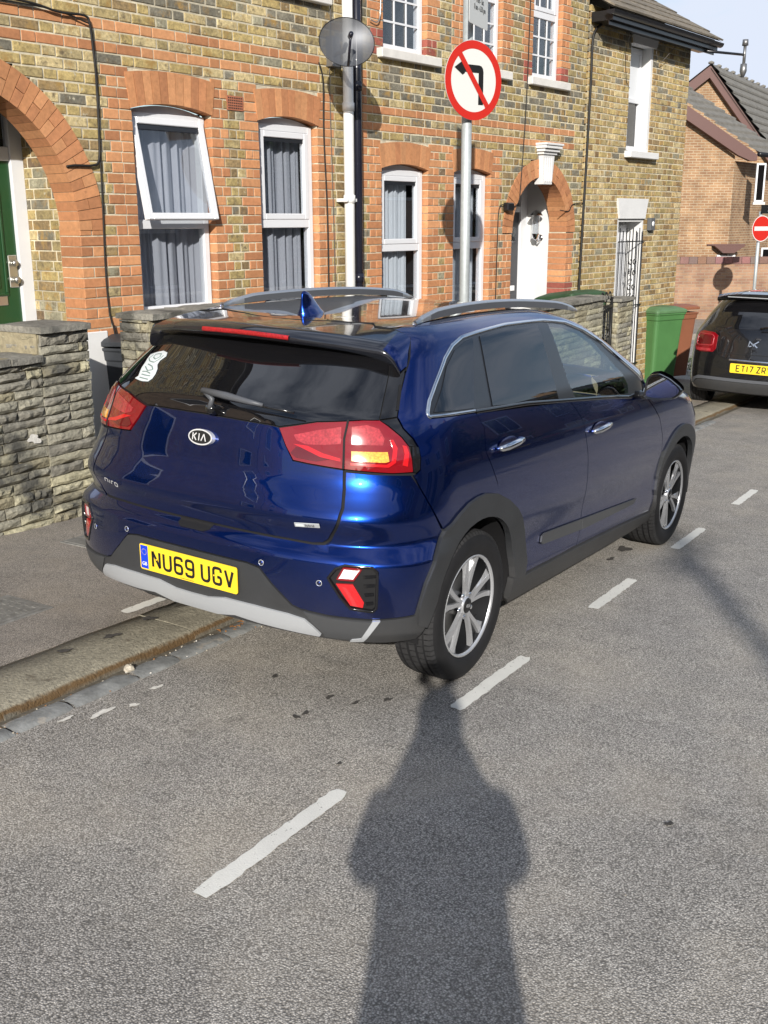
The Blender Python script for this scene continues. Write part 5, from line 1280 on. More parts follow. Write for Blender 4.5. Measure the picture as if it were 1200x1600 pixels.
skin_body('body',J,Ed,M['skin'],pe)
b=MB(); 
def ellring(cx,cy,z,rx,ry,n=20): return [(cx+rx*math.cos(2*math.pi*k/n),cy+ry*math.sin(2*math.pi*k/n),z) for k in range(n)]
rings=[ellring(0,0,.60,.25,.19),ellring(0,0,.80,.225,.175),ellring(0,0,.95,.205,.15),ellring(0,0,1.12,.185,.14),ellring(0,0,1.25,.19,.14),ellring(0,0,1.34,.205,.13),ellring(0,0,1.40,.19,.12),ellring(0,.0,1.45,.13,.11),ellring(0,.02,1.50,.085,.10),ellring(0,.02,1.56,.085,.10)]
V=[p for q in rings for p in q]; F=[]
for j in range(len(rings)-1):
    for k in range(20): F.append((j*20+k,j*20+(k+1)%20,(j+1)*20+(k+1)%20,(j+1)*20+k))
b.add(V,F,0,smooth=True)
for s in(-1,1): b.tube([(s*.17,0,1.36),(s*.205,.05,1.27),(s*.220,.11,1.20),(s*.125,.23,1.33),(s*.035,.32,1.48)],[.08,.066,.060,.044,.026],12)
b.build('coat',M['coat'],pe)
b=MB()
for s in(-1,1): b.tube([(s*.095,0,.92),(s*.105,.02,.48),(s*.11,-.02,.08)],[.115,.085,.07],12)
b.build('trousers',M['trouser'],pe)
b=MB()
for s in(-1,1): b.box(s*.115-.048,s*.115+.048,-.08,.19,0,.08,bev=.02)
b.build('shoes',M['tyre'],pe)
b=MB(); rings=[ellring(0,.015,1.54,.078,.09),ellring(0,.01,1.62,.088,.112),ellring(0,.01,1.69,.086,.105),ellring(0,.012,1.735,.062,.075),ellring(0,.012,1.75,.01,.01)]
V=[p for q in rings for p in q]; F=[]
for j in range(4):
    for k in range(20): F.append((j*20+k,j*20+(k+1)%20,(j+1)*20+(k+1)%20,(j+1)*20+k))
b.add(V,F,0,smooth=True); b.build('hair',M['hair'],pe)
for s in(-1,1):
    jj=[((s*.060,.355,1.60),.032),((s*.060,.36,1.665),.034)]; ee=[(0,1)]
    for q in range(4):
        i0=len(jj); base=Vector((s*(.066-q*.006),.372,1.665+q*.014)); jj+=[(tuple(base),.009),(tuple(base+Vector((-s*.02,.022,.004))),.0085),(tuple(base+Vector((-s*.042,.010,.006))),.0075)]; ee+=[(1,i0),(i0,i0+1),(i0+1,i0+2)]
    i0=len(jj); jj+=[((s*.035,.352,1.68),.010),((s*.015,.352,1.70),.009)]; ee+=[(0,i0),(i0,i0+1)]
    skin_body('hand',jj,ee,M['skin'],pe,1)
b=MB(); b.box(-.035,.035,.36,.368,1.66,1.735,bev=.003); tag(b.build('phone',M['phone']),'black phone held up in both hands of the photographer','phone').matrix_world=Matrix.Translation(Vector((-.345,-.222,gz(-.36)-.012)))@Matrix.Rotation(azp-math.pi/2,4,'Z')
# ------------------------------------------------------------------ car skins
def _tab(t):
    a=np.array(t,float)
    X=a[:,0]
    def f(w,c):
        w=np.asarray(w,float)
        y=a[:,c]
        # pchip-like monotone cubic
        h=np.diff(X);d=np.diff(y)/h
        m=np.zeros_like(y);m[0]=d[0];m[-1]=d[-1]
        for i in range(1,len(y)-1):
            m[i]=0 if d[i-1]*d[i]<=0 else 2*d[i-1]*d[i]/(d[i-1]+d[i])
        i=np.clip(np.searchsorted(X,w,side='right')-1,0,len(X)-2)
        t=np.clip((w-X[i])/h[i],0,1)
        return (2*t**3-3*t**2+1)*y[i]+(t**3-2*t**2+t)*h[i]*m[i]+(-2*t**3+3*t**2)*y[i+1]+(t**3-t**2)*h[i]*m[i+1]
    return f
# w, W(half width), xr, Lr, nr, xf, Lf, nf, z
TAB=[
(.16,.790,-.600,.55,3.0,3.40,.70,2.6,.16),
(.22,.835,-.665,.55,3.0,3.45,.70,2.6,.22),
(.30,.868,-.715,.55,3.0,3.50,.70,2.6,.30),
(.36,.880,-.745,.55,3.0,3.53,.70,2.6,.36),
(.45,.880,-.768,.55,3.0,3.56,.70,2.6,.45),
(.55,.886,-.778,.56,3.0,3.57,.70,2.6,.55),
(.62,.894,-.778,.56,2.9,3.565,.70,2.6,.62),
(.655,.897,-.766,.56,2.8,3.56,.70,2.6,.655),
(.685,.899,-.728,.53,2.8,3.55,.70,2.6,.685),
(.72,.900,-.730,.52,2.8,3.54,.70,2.5,.72),
(.78,.900,-.750,.53,2.75,3.52,.70,2.5,.78),
(.86,.896,-.732,.53,2.7,3.47,.72,2.4,.86),
(.93,.889,-.709,.53,2.7,3.38,.75,2.4,.93),
(.97,.882,-.702,.53,2.7,3.25,.80,2.4,.97),
(1.00,.874,-.697,.53,2.7,3.02,.85,2.4,1.00),
(1.05,.858,-.686,.54,2.7,2.62,.75,2.5,1.05),
(1.10,.840,-.673,.55,2.75,2.46,.60,2.7,1.10),
(1.15,.820,-.655,.56,2.8,2.36,.50,3.0,1.15),
(1.22,.783,-.602,.52,2.8,2.22,.45,3.0,1.22),
(1.30,.742,-.535,.47,2.8,2.06,.42,3.0,1.30),
(1.38,.700,-.455,.42,2.8,1.87,.40,3.0,1.38),
(1.42,.676,-.410,.40,2.8,1.75,.40,3.0,1.42),
(1.46,.646,-.370,.40,2.7,1.62,.40,2.9,1.455),
(1.50,.605,-.345,.42,2.6,1.48,.40,2.7,1.483),
(1.55,.540,-.310,.44,2.5,1.36,.40,2.5,1.503),
(1.65,.420,-.240,.46,2.4,1.15,.40,2.4,1.508),
(1.80,.220,-.120,.46,2.2,.98,.42,2.2,1.510),
(2.00,.002,.020,.40,2.0,.80,.40,2.0,1.511)]

class Shape:
    """car skin: rings at level w, u 0..1 rear, 1..2 flank, 2..3 nose"""
    def __init__(s,TB,bulge=True,dr=.0315,df=.05): s.T=_tab(TB); s.bulge=bulge; s.dr=dr; s.df=df
    def S(s,u,w,side=-1):
        u,w=np.broadcast_arrays(np.asarray(u,float),np.asarray(w,float)); _T=s.T
        W,xr,Lr,nr,xf,Lf,nf,z=[_T(w,c) for c in range(1,9)]
        xa=xr+Lr; xb=xf-Lf
        t=np.clip(u,0,1)
        nn=(t**nr+(1-t)**nr)**(1/nr); yr=t/nn; cr=(1-t)/nn
        t2=np.clip(3-u,0,1)
        n2=(t2**nf+(1-t2)**nf)**(1/nf); yf=t2/n2; cf=(1-t2)/n2
        x=np.where(u<=1,xa-Lr*cr,np.where(u<2,xa+(xb-xa)*(u-1),xb+Lf*cf))
        yy=np.where(u<=1,yr,np.where(u<2,1.,yf))
        # plan taper toward front, slight barrel
        tp=1-.020*np.clip((x-1.4)/1.9,0,1)**2-.012*np.clip((1.0-x)/1.6,0,1)**2
        # roof drop
        b=np.clip((w-1.12)/.33,0,1); b=b*b*(3-2*b)
        drop=b*(s.dr*np.clip(1.0-x,0,3)**2+s.df*np.clip(x-1.0,0,3)**2)
        # lower door concavity
        conc=(.014 if s.bulge else 0.)*np.exp(-((z-.50)/.10)**2)*np.clip((u-1)*4,0,1)*np.clip((2-u)*4,0,1)*(u>1)*(u<2)
        # shoulder crease
        bul=(1. if s.bulge else 0.)*np.exp(-((u-.74)/.20)**2)*np.clip((w-.24)/.10,0,1)*np.clip((.70-w)/.07,0,1)
        y=W*yy*tp-conc+.038*bul
        x=x-.040*bul
        bu2=(1. if s.bulge else 0.)*np.exp(-((u-.50)/.22)**2)*np.exp(-((w-.785)/.075)**2)
        y=y+.012*bu2; x=x-.016*bu2
        # beltline higher at the rear: none
        return np.stack([x,side*y,z-drop],-1)
    def N(s,u,w,side=-1,e=1.5e-3):
        a=s.S(np.minimum(u+e,3),w,side)-s.S(np.maximum(u-e,0),w,side); b=s.S(u,w+e,side)-s.S(u,w-e,side)
        n=np.cross(a,b); n/=(np.linalg.norm(n,axis=-1,keepdims=True)+1e-12)
        n=n*(-1 if side==1 else 1)
        m=(np.asarray(u)<2e-3)
        n=np.where(m[...,None],n*np.array([1,0,1.]),n)
        return n/(np.linalg.norm(n,axis=-1,keepdims=True)+1e-12)
    def p_of(s,u,w):
        P=s.S(u,w,1); yb=s.S(np.full_like(np.asarray(u,float),2.),w,1)[...,1]
        return np.where(np.asarray(u)<=2,P[...,0]+P[...,1],P[...,0]+2*yb-P[...,1])
    def u_of_p(s,p,w):
        p=np.asarray(p,float); w=np.asarray(w,float); lo=np.zeros_like(p); hi=np.full_like(p,3.)
        for _ in range(34):
            m=(lo+hi)/2; g=s.p_of(m,w)<p; lo=np.where(g,m,lo); hi=np.where(g,hi,m)
        return (lo+hi)/2
    def u_of_x(s,x,w):
        lo,hi=.35,2.9
        for _ in range(34):
            m=(lo+hi)/2
            if s.S(m,w,1)[0]<x: lo=m
            else: hi=m
        return (lo+hi)/2
    def u_of_y(s,y,w):
        lo,hi=0.,1.0
        for _ in range(34):
            m=(lo+hi)/2
            if s.S(m,w,1)[1]<y: lo=m
            else: hi=m
        return (lo+hi)/2
    def V(s,v):
        """(u,w) | ('x',x,w) | ('y',y,w) -> (p,w)"""
        if v[0]=='x': u=s.u_of_x(v[1],v[2]); w=v[2]
        elif v[0]=='y': u=s.u_of_y(v[1],v[2]) if v[1]>1e-4 else 0.0; w=v[2]
        else: u,w=v
        return (float(s.p_of(u,w)),w)
def _dens(P,step,closed=True,sh=None):
    out=[]
    n=len(P)
    for i in range(n if closed else n-1):
        a,b=P[i],P[(i+1)%n]; L=math.hypot(b[0]-a[0],b[1]-a[1]); k=max(1,int(math.ceil(L/step)))
        for j in range(k): t=j/k; out.append((a[0]+(b[0]-a[0])*t,a[1]+(b[1]-a[1])*t))
        if sh is not None and abs(a[0]-sh.p0(a[1]))<1e-4 and abs(b[0]-sh.p0(b[1]))<1e-4:
            for q in range(len(out)-k,len(out)): out[q]=(sh.p0(out[q][1]),out[q][1])
    if not closed: out.append(P[-1])
    return out
def _smooth(P,it=1):
    return P
def _inside(pts,poly):
    x=pts[:,0];y=pts[:,1];c=np.zeros(len(pts),bool);P=np.array(poly);n=len(P)
    for i in range(n):
        x0,y0=P[i];x1,y1=P[(i+1)%n]
        if y0==y1: continue
        m=((y0>y)!=(y1>y))&(x<(x1-x0)*(y-y0)/(y1-y0)+x0); c^=m
    return c
def _inset(P,d,sh):
    """move a closed outline inwards, leaving the car's centre line alone"""
    n=len(P); A=sum(P[i][0]*P[(i+1)%n][1]-P[(i+1)%n][0]*P[i][1] for i in range(n)); sg=1 if A>0 else -1; out=[]
    for i in range(n):
        a,b,c=P[i-1],P[i],P[(i+1)%n]
        t1=(b[0]-a[0],b[1]-a[1]);t2=(c[0]-b[0],c[1]-b[1])
        l1=math.hypot(*t1) or 1;l2=math.hypot(*t2) or 1
        nx=-(t1[1]/l1+t2[1]/l2)*sg; ny=(t1[0]/l1+t2[0]/l2)*sg; l=math.hypot(nx,ny) or 1
        f=d/max(.45,l/2)
        if abs(b[0]-sh.p0(b[1]))<1e-3:
            w2=b[1]+(ny/l*f if (abs(a[0]-sh.p0(a[1]))>1e-3 or abs(c[0]-sh.p0(c[1]))>1e-3) else 0); out.append((sh.p0(w2),w2)); continue
        out.append((b[0]+nx/l*f,b[1]+ny/l*f))
    return out
Shape.p0=lambda s,w: float(s.p_of(0.0,w))
def panel(sh,name,poly,m,parent,off=0.0,th=.012,grid=.024,gap=.0018,holes=(),sides=(-1,1),join=False,raw=False,dome=0.0,**k):
    """sheet of the car's skin cut to an outline; join=True mirrors it over the centre line into one piece"""
    P=[sh.V(v) for v in poly] if not raw else poly
    P=_inset(_dens(P,grid*.7,True,sh),gap,sh) if gap else _dens(P,grid*.7,True,sh)
    H=[_dens([sh.V(v) for v in h],grid*.7) for h in holes]
    A=np.array(P); lo=A.min(0);hi=A.max(0)
    gx=np.arange(lo[0]+grid*.5,hi[0],grid);gy=np.arange(lo[1]+grid*.5,hi[1],grid*.8)
    G=np.array([(a+(grid*.5 if j%2 else 0),b) for j,b in enumerate(gy) for a in gx]) if len(gx) and len(gy) else np.zeros((0,2))
    if len(G):
        ins=_inside(G,P)
        for h in H: ins&=~_inside(G,h)
        G=G[ins]
        if len(G):
            B=np.array(P+[q for h in H for q in h]); 
            d=np.sqrt(((G[:,None,:]-B[None,:,:])**2).sum(-1)).min(1) if len(G)*len(B)<4e6 else np.ones(len(G))
            G=G[d>grid*.42]
    vs=[Vector(q) for q in P]; es=[(i,(i+1)%len(P)) for i in range(len(P))]; base=len(P)
    for h in H:
        vs+=[Vector(q) for q in h]; es+=[(base+i,base+(i+1)%len(h)) for i in range(len(h))]; base+=len(h)
    vs+=[Vector((float(a),float(b))) for a,b in G]
    ov,oe,of,_,_,_=delaunay_2d_cdt(vs,es,[],0,1e-6)
    ov=np.array([(v.x,v.y) for v in ov]); F=np.array([f for f in of if len(f)==3]); cen=ov[F].mean(1)
    keep=_inside(cen,P)
    for h in H: keep&=~_inside(cen,h)
    F=F[keep]
    a_=ov[F];ar=np.abs((a_[:,1,0]-a_[:,0,0])*(a_[:,2,1]-a_[:,0,1])-(a_[:,2,0]-a_[:,0,0])*(a_[:,1,1]-a_[:,0,1])); F=F[ar>1e-8]
    used=np.unique(F); mp=-np.ones(len(ov),int); mp[used]=np.arange(len(used)); ov=ov[used]; F=mp[F]
    w=ov[:,1]; u=sh.u_of_p(ov[:,0],w); u=np.where(ov[:,0]<=sh.p_of(np.zeros_like(w),w)+2e-3,0,u)
    ed={}
    for f in F:
        for i in range(3):
            a,b=int(f[i]),int(f[(i+1)%3]); ed[(a,b)]=int(f[(i+2)%3])
    bd=[(a,b,c) for (a,b),c in ed.items() if (b,a) not in ed]
    objs=[]
    def make(side):
        X=sh.S(u,w,side);Nn=sh.N(u,w,side); o_=off
        if dome:
            B=np.array(P); d=np.array([np.sqrt(((B-q)**2).sum(1)).min() for q in ov]); o_=off+dome*(1-np.exp(-d/.03))
            o_=o_[:,None]
        T=X+Nn*o_; Bm=X+Nn*(off-th)
        V=[tuple(q) for q in T]; Nv=[tuple(q) for q in Nn]; Fs=[]
        for f in F:
            q=T[f]; nn=np.cross(q[1]-q[0],q[2]-q[0]); fl=(nn@Nn[f[0]])<0
            Fs.append(tuple(int(i) for i in (f[::-1] if fl else f)))
        Rm=[]
        for a,b,ci in bd:
            if join and u[a]<1e-6 and u[b]<1e-6: continue
            # rim quad with its own normals
            t=T[b]-T[a]; c=np.cross(t,Nn[a]); l=np.linalg.norm(c)
            if l<1e-12: continue
            c=c/l; mid=(T[a]+T[b])/2
            if c@(T[ci]-mid)>0: c=-c
            if np.cross(t,Bm[a]-T[a])@c<0: a,b=b,a
            k0=len(V); V+= [tuple(T[a]),tuple(T[b]),tuple(Bm[b]),tuple(Bm[a])]; Nv+=[tuple(c)]*4; Rm.append((k0,k0+1,k0+2,k0+3))
        return V,Fs,Rm,Nv
    def finish(V,Fs,Rm,Nv,cname):
        me=bpy.data.meshes.new(cname)
        # orient rims by comparing with face normal is unneeded: both sides shade alike
        me.from_pydata(V,[],Fs+Rm); me.materials.append(m); me.polygons.foreach_set('use_smooth',[True]*len(me.polygons)); me.normals_split_custom_set_from_vertices(Nv); me.update()
        o=bpy.data.objects.new(cname,me); COL.objects.link(o); o.parent=parent; tag(o,**k); return o
    if join:
        V1,F1,R1,N1=make(-1);V2,F2,R2,N2=make(1); n=len(V1)
        return finish(V1+V2,F1+[tuple(i+n for i in f) for f in F2],R1+[tuple(i+n for i in f) for f in R2],N1+N2,name)
    for s_ in sides: objs.append(finish(*make(s_),name))
    return objs if len(objs)>1 else objs[0]
def strip(sh,name,path,m,parent,width=.012,off=.004,th=.006,sides=(-1,1),closed=False,step=.02,**k):
    """narrow moulding swept along a path on the skin"""
    P=_dens([sh.V(v) for v in path],step,closed); w=np.array([q[1] for q in P]); u=sh.u_of_p(np.array([q[0] for q in P]),w); out=[]
    for s_ in sides:
        X=sh.S(u,w,s_);Nn=sh.N(u,w,s_); n=len(X); V=[];F=[]
        for i in range(n):
            a=X[(i-1)%n] if (closed or i>0) else X[i]; b=X[(i+1)%n] if (closed or i<n-1) else X[i]
            t=b-a; t/=np.linalg.norm(t)+1e-12; c=np.cross(t,Nn[i]); c/=np.linalg.norm(c)+1e-12
            for dx,dn in ((-.5,-th),(-.5,off*.5),(-.32,off),(.32,off),(.5,off*.5),(.5,-th)): V.append(tuple(X[i]+c*width*dx+Nn[i]*dn))
        for i in range(n if closed else n-1):
            j=(i+1)%n
            for q in range(5): F.append((i*6+q,i*6+q+1,j*6+q+1,j*6+q) if s_==-1 else (i*6+q,j*6+q,j*6+q+1,i*6+q+1))
        b=MB(); b.add(V,F,0,smooth=True); o=b.build(name,m,parent); tag(o,**k); out.append(o)
    return out
KN=Shape(TAB)
CAR_M=Matrix(((0.999132,0.015839,0.038519,3.7586),(-0.014545,0.999328,-0.033634,2.7928),(-0.039026,0.033044,0.998692,-0.1085),(0,0,0,1)))
car=empty('parked_car'); car.matrix_world=CAR_M
tag(car,'dark blue crossover car parked with two wheels on the kerb','car')
X_=lambda x,w:('x',x,w)
arc=lambda cx,cz,r,a0,a1,n: [X_(cx+r*math.cos(R_(a0+(a1-a0)*k/n)),cz+r*math.sin(R_(a0+(a1-a0)*k/n))) for k in range(n+1)]
# outlines measured on the skin (u,w) or at a length x
TG=[('y',0,.690),(.252,.690),(.341,.690),(.40,.687),(.422,.692),(.434,.708),(.448,.75),(.462,.81),(.466,.835),(.463,.90),(.460,.968),(.383,.978),(.342,.984),(.322,1.035),(.301,1.099),(.268,1.103),(.13,1.106),('y',0,1.107)]
CR_OUT=[(.838,.722),X_(-.25,.738),X_(-.198,.766),X_(-.119,.797),X_(-.05,.809),X_(.02,.812),X_(.117,.795),X_(.153,.784)]
CLTOP=[(.695,.424),(.559,.414),(.452,.419),(.393,.430),(.373,.442),(.326,.514),(.289,.572),(.252,.581),('y',0,.582)]
FOG=[(.452,.572),(.467,.610),(.487,.626),(.55,.624),(.564,.606),(.568,.460),(.558,.446),(.504,.455),(.481,.500)]
BUMP=[('y',0,.684),(.252,.684),(.341,.684),(.40,.681),(.426,.684),(.440,.702),(.454,.748),(.468,.81),(.472,.835),(.469,.90),(.466,.962),(.52,.958),(.58,.957),(.640,.955),(.685,.895),(.747,.827),(.830,.722),(.774,.646),(.734,.547),(.699,.430)]+CLTOP
panel(KN,'rear_bumper',BUMP,M['paint'],car,holes=[FOG],join=True)
panel(KN,'tailgate',TG,M['paint'],car,join=True,off=.001)
panel(KN,'bumper_cladding',[('y',0,.579)]+[(u,w-.003) for u,w in ((.252,.581),(.289,.572),(.326,.514),(.373,.442),(.393,.430),(.452,.419),(.559,.414),(.695,.424))]+[(.735,.545),(.775,.644),(.838,.72),(.862,.66),X_(-.270,.601),X_(-.335,.543),X_(-.385,.451),X_(-.425,.361),(.693,.309),(.58,.305),(.43,.312),(.25,.318),('y',0,.318)],M['clad'],car,off=.004,join=True,gap=.001)
panel(KN,'skid_plate',[('y',0,.392),(.09,.394),(.17,.412),(.274,.411),(.36,.405),(.40,.393),(.418,.364),(.432,.335),(.428,.326),(.278,.336),(.20,.345),(.12,.326),('y',0,.326)],M['silver'],car,off=.013,th=.016,join=True,gap=0)
panel(KN,'sunlit_cladding_face',[(.40,.425),(.452,.412),(.50,.408),(.556,.406),(.535,.35),(.513,.325),(.47,.322),(.44,.325),(.436,.345),(.42,.375)],M['cladtop'],car,off=.009,th=.01,gap=0)  # upward face of the cladding, sunlight painted in as paler grey
panel(KN,'silver_flash',[(.556,.412),(.576,.413),(.527,.320),(.495,.315),(.50,.328),(.522,.336)],M['silver'],car,off=.012,th=.012,gap=0,grid=.012,sides=(-1,))
QP=[(.648,.955),(.690,.893),(.752,.826)]+[(.842,.726)]+CR_OUT[1:]+[(1.114,.839),(1.094,.914),(1.083,.975),(1.089,.998),(1.103,1.073),(1.068,1.138),X_(-.1,1.143),(.735,1.150),(.722,1.158),(.716,1.172),(.743,1.217),(.818,1.286),(.90,1.335),(1.002,1.384),(1.054,1.425),(1.124,1.449),(1.225,1.458),X_(.612,1.471),X_(1.02,1.471),X_(1.258,1.453),X_(1.45,1.408),X_(1.633,1.347),X_(1.765,1.268),X_(1.902,1.181),X_(2.02,1.105),(2.30,1.07),(2.36,1.10),(2.34,1.2),(2.33,1.34),(2.36,1.45),(2.33,1.53),(2.1,1.55),(1.5,1.56),(1.0,1.56),(.79,1.557),(.68,1.545),(.618,1.519),(.668,1.474),(.640,1.352),(.618,1.268),(.600,1.164),(.619,1.121),(.656,1.082),(.674,1.053),(.682,1.018),(.677,.970),(.660,.957)]
panel(KN,'body_side',QP,M['paint'],car)
# doors
G2=[X_(1.134,.336),X_(1.18,.42),X_(1.19,.488),X_(1.170,.593),X_(1.145,.71),X_(1.123,.82),X_(1.090,.92),X_(1.075,.975),X_(1.060,1.0),X_(1.02,1.045),X_(.972,1.092)]
RD=[(1.068,1.136),(1.103,1.070),(1.089,.997),(1.083,.975),(1.094,.914),(1.114,.839),(1.119,.784),X_(.235,.746),X_(.33,.69),X_(.39,.64),X_(.46,.56),X_(.505,.48),X_(.52,.40),X_(.505,.342),X_(.8,.339)]+G2
panel(KN,'rear_door',RD,M['paint'],car,gap=.0024)
FD=G2[::-1]+[X_(1.7,.318),X_(2.323,.290),X_(2.345,.40),X_(2.355,.468),X_(2.33,.60),X_(2.33,.652),X_(2.30,.755),X_(2.223,.87),X_(2.144,.928),X_(2.03,1.001),X_(1.955,1.040),X_(1.77,1.033),X_(1.4,1.063)]
panel(KN,'front_door',FD,M['paint'],car,gap=.0024)
FE=[X_(1.97,1.042),X_(2.03,1.003),X_(2.144,.930),X_(2.223,.872),X_(2.30,.757),X_(2.33,.654)]+arc(2.7,.322,.452,132,12,18)+[(2.35,.50),(2.42,.70),(2.45,.86),(2.40,.93),(2.36,.985),(2.25,1.045),(2.2,1.062)]
panel(KN,'front_wing',FE,M['paint'],car)
panel(KN,'bonnet',[(2.26,1.052),(2.37,.993),(2.42,.94),(2.6,.93),(3.0,.93),(3.0,1.10),(2.6,1.10),(2.38,1.09)],M['paint'],car,gap=.002)
panel(KN,'front_bumper',[(2.36,.50),(2.36,.30),(2.6,.25),(3.0,.25),(3.0,.78),(2.7,.78),(2.44,.74),(2.42,.68)],M['paint'],car)
panel(KN,'headlamp',[(2.43,.75),(2.70,.79),(2.74,.90),(2.46,.925),(2.43,.86)],M['clearlens'],car,off=.004)
panel(KN,'grille',[(2.76,.79),(3.0,.79),(3.0,.92),(2.78,.92)],M['black'],car,off=.002)
# sills, arches
SL=[X_(.505,.336),X_(1.134,.331),X_(1.7,.313),X_(2.323,.285),X_(2.40,.26),X_(2.43,.215),X_(2.1,.200),X_(1.27,.207),X_(.435,.215),X_(.40,.243),X_(.385,.34),X_(.44,.36)]
panel(KN,'sill_cladding',SL,M['clad'],car,off=.010,th=.02,gap=.001)
RA=[(.838,.722),X_(-.25,.742),X_(-.198,.768),X_(-.119,.799),X_(-.05,.811),X_(.02,.814),X_(.117,.797),X_(.235,.748),X_(.33,.692),X_(.39,.64),X_(.46,.56),X_(.505,.48),X_(.52,.40),X_(.505,.345),X_(.40,.25),X_(.374,.354)]+arc(0,.322,.392,5,150,20)+[X_(-.365,.45),X_(-.425,.361),(.700,.38),(.712,.45),(.740,.545),(.78,.644)]
panel(KN,'wheel_arch_trim',RA,M['clad'],car,off=.014,th=.03,gap=0)
FA_=arc(2.7,.322,.458,-6,132,20)[::1]+[X_(2.36,.62),X_(2.352,.50),X_(2.35,.42),X_(2.345,.30),X_(2.36,.25),X_(2.44,.24)]+arc(2.7,.322,.382,165,0,20)
panel(KN,'wheel_arch_trim',FA_,M['clad'],car,off=.014,th=.03,gap=0)
MO=[X_(.682,.455),X_(.69,.483),X_(.72,.492),X_(1.185,.468),X_(1.178,.415),X_(.70,.440)]
panel(KN,'door_moulding',MO,M['cladtop'],car,off=.011,th=.008,gap=0,grid=.02)
panel(KN,'door_moulding',[X_(1.192,.467),X_(2.0,.428),X_(1.95,.405),X_(1.186,.414)],M['cladtop'],car,off=.011,th=.008,gap=0,grid=.02)
# window band: black surround, glass, chrome line
CH=[(.735,1.154),(.724,1.160),(.720,1.172),(.745,1.217),(.820,1.286),(.902,1.333),(1.004,1.380),(1.056,1.421),(1.126,1.445),(1.225,1.453),X_(.612,1.467),X_(1.02,1.467),X_(1.258,1.449),X_(1.45,1.404),X_(1.633,1.343),X_(1.765,1.265),X_(1.902,1.178),X_(2.01,1.108)]
BELT=[X_(1.955,1.046),X_(1.77,1.037),X_(1.4,1.068),X_(.972,1.097),X_(.5,1.128),X_(.034,1.142)]
WQ=[(.758,1.172),X_(.030,1.157),X_(.262,1.435),(1.134,1.427),(1.069,1.404),(1.005,1.347),(.88,1.265)]
WR=[X_(.325,1.436),X_(.583,1.450),X_(.925,1.447),X_(.845,1.114),X_(.190,1.150)]
WF=[X_(1.055,1.446),X_(1.233,1.432),X_(1.396,1.396),X_(1.521,1.343),X_(1.639,1.250),X_(1.742,1.163),X_(1.775,1.10),X_(1.755,1.056),X_(1.051,1.101),X_(1.025,1.161),X_(1.043,1.331)]
SUR=CH+[X_(2.0,1.06)]+BELT
panel(KN,'window_surround',SUR,M['pillar'],car,holes=[WF],off=-.004,th=.02,gap=0)
panel(KN,'quarter_window',WQ,M['privacy'],car,off=.0,th=.006,gap=0)
panel(KN,'rear_door_window',WR,M['privacy'],car,off=.0,th=.006,gap=0)
panel(KN,'front_door_window',WF,M['carglass'],car,off=-.004,th=.001,gap=-.004)
strip(KN,'window_chrome',CH,M['chrome'],car,width=.017,off=.005)
strip(KN,'belt_moulding',BELT[::-1]+[] ,M['black'],car,width=.018,off=.004)
strip(KN,'belt_moulding',[(.735,1.158),X_(.03,1.146)],M['chrome'],car,width=.012,off=.004)
# tail lamps
LAMP=[(.303,1.097),(.398,1.131),(.505,1.148),(.547,1.149),(.569,1.129),(.609,1.090),(.634,1.055),(.644,1.011),(.645,.965),(.58,.963),(.461,.972),(.383,.981),(.344,.987),(.324,1.035)]
lamps=panel(KN,'tail_lamp',LAMP,M['redlens'],car,off=.006,th=.02,gap=.001,grid=.016,dome=.006)
def lampbit(name,poly,m,off=.0125,th=.004):
    for s_,lo_ in zip((-1,1),lamps): panel(KN,name,poly,m,lo_,off=off,th=th,gap=0,grid=.012,sides=(s_,))
lampbit('pale_band',[(.345,1.078),(.40,1.102),(.456,1.120),(.456,1.060),(.42,1.052),(.375,1.048),(.352,1.060)],M['redpale'])
lampbit('pale_band',[(.480,1.060),(.480,1.122),(.515,1.130),(.545,1.118),(.560,1.085),(.556,1.060)],M['redpale'])
lampbit('dark_cell',[(.352,1.035),(.375,1.040),(.43,1.003),(.40,.992),(.352,.998),(.338,1.012)],M['reddark'])
lampbit('light_band',[(.345,1.045),(.38,1.043),(.415,1.022),(.455,1.008),(.455,.998),(.41,1.008),(.37,1.032)],M['redbright'],.0135)
lampbit('light_band',[(.478,.987),(.57,.983),(.590,1.0),(.596,1.05),(.583,1.08),(.575,1.08),(.583,1.045),(.578,1.003),(.565,.993),(.478,.996)],M['redbright'],.0135)
lampbit('light_band',[(.610,.99),(.625,.985),(.632,1.03),(.624,1.055),(.612,1.06),(.617,1.03)],M['redbright'],.0135)
lampbit('indicator',[(.480,1.036),(.568,1.036),(.572,1.004),(.562,1.0),(.480,1.002)],M['amber'],.0135)
lampbit('split_line',[(.468,1.145),(.473,1.145),(.466,1.08),(.4635,.972),(.4585,.972),(.461,1.08)],M['gap'],.0132,.002)
panel(KN,'lamp_end_trim',[(.648,1.055),(.672,1.052),(.679,1.018),(.674,.973),(.660,.962),(.649,.964),(.648,1.01)],M['black'],car,off=.002,gap=.0)
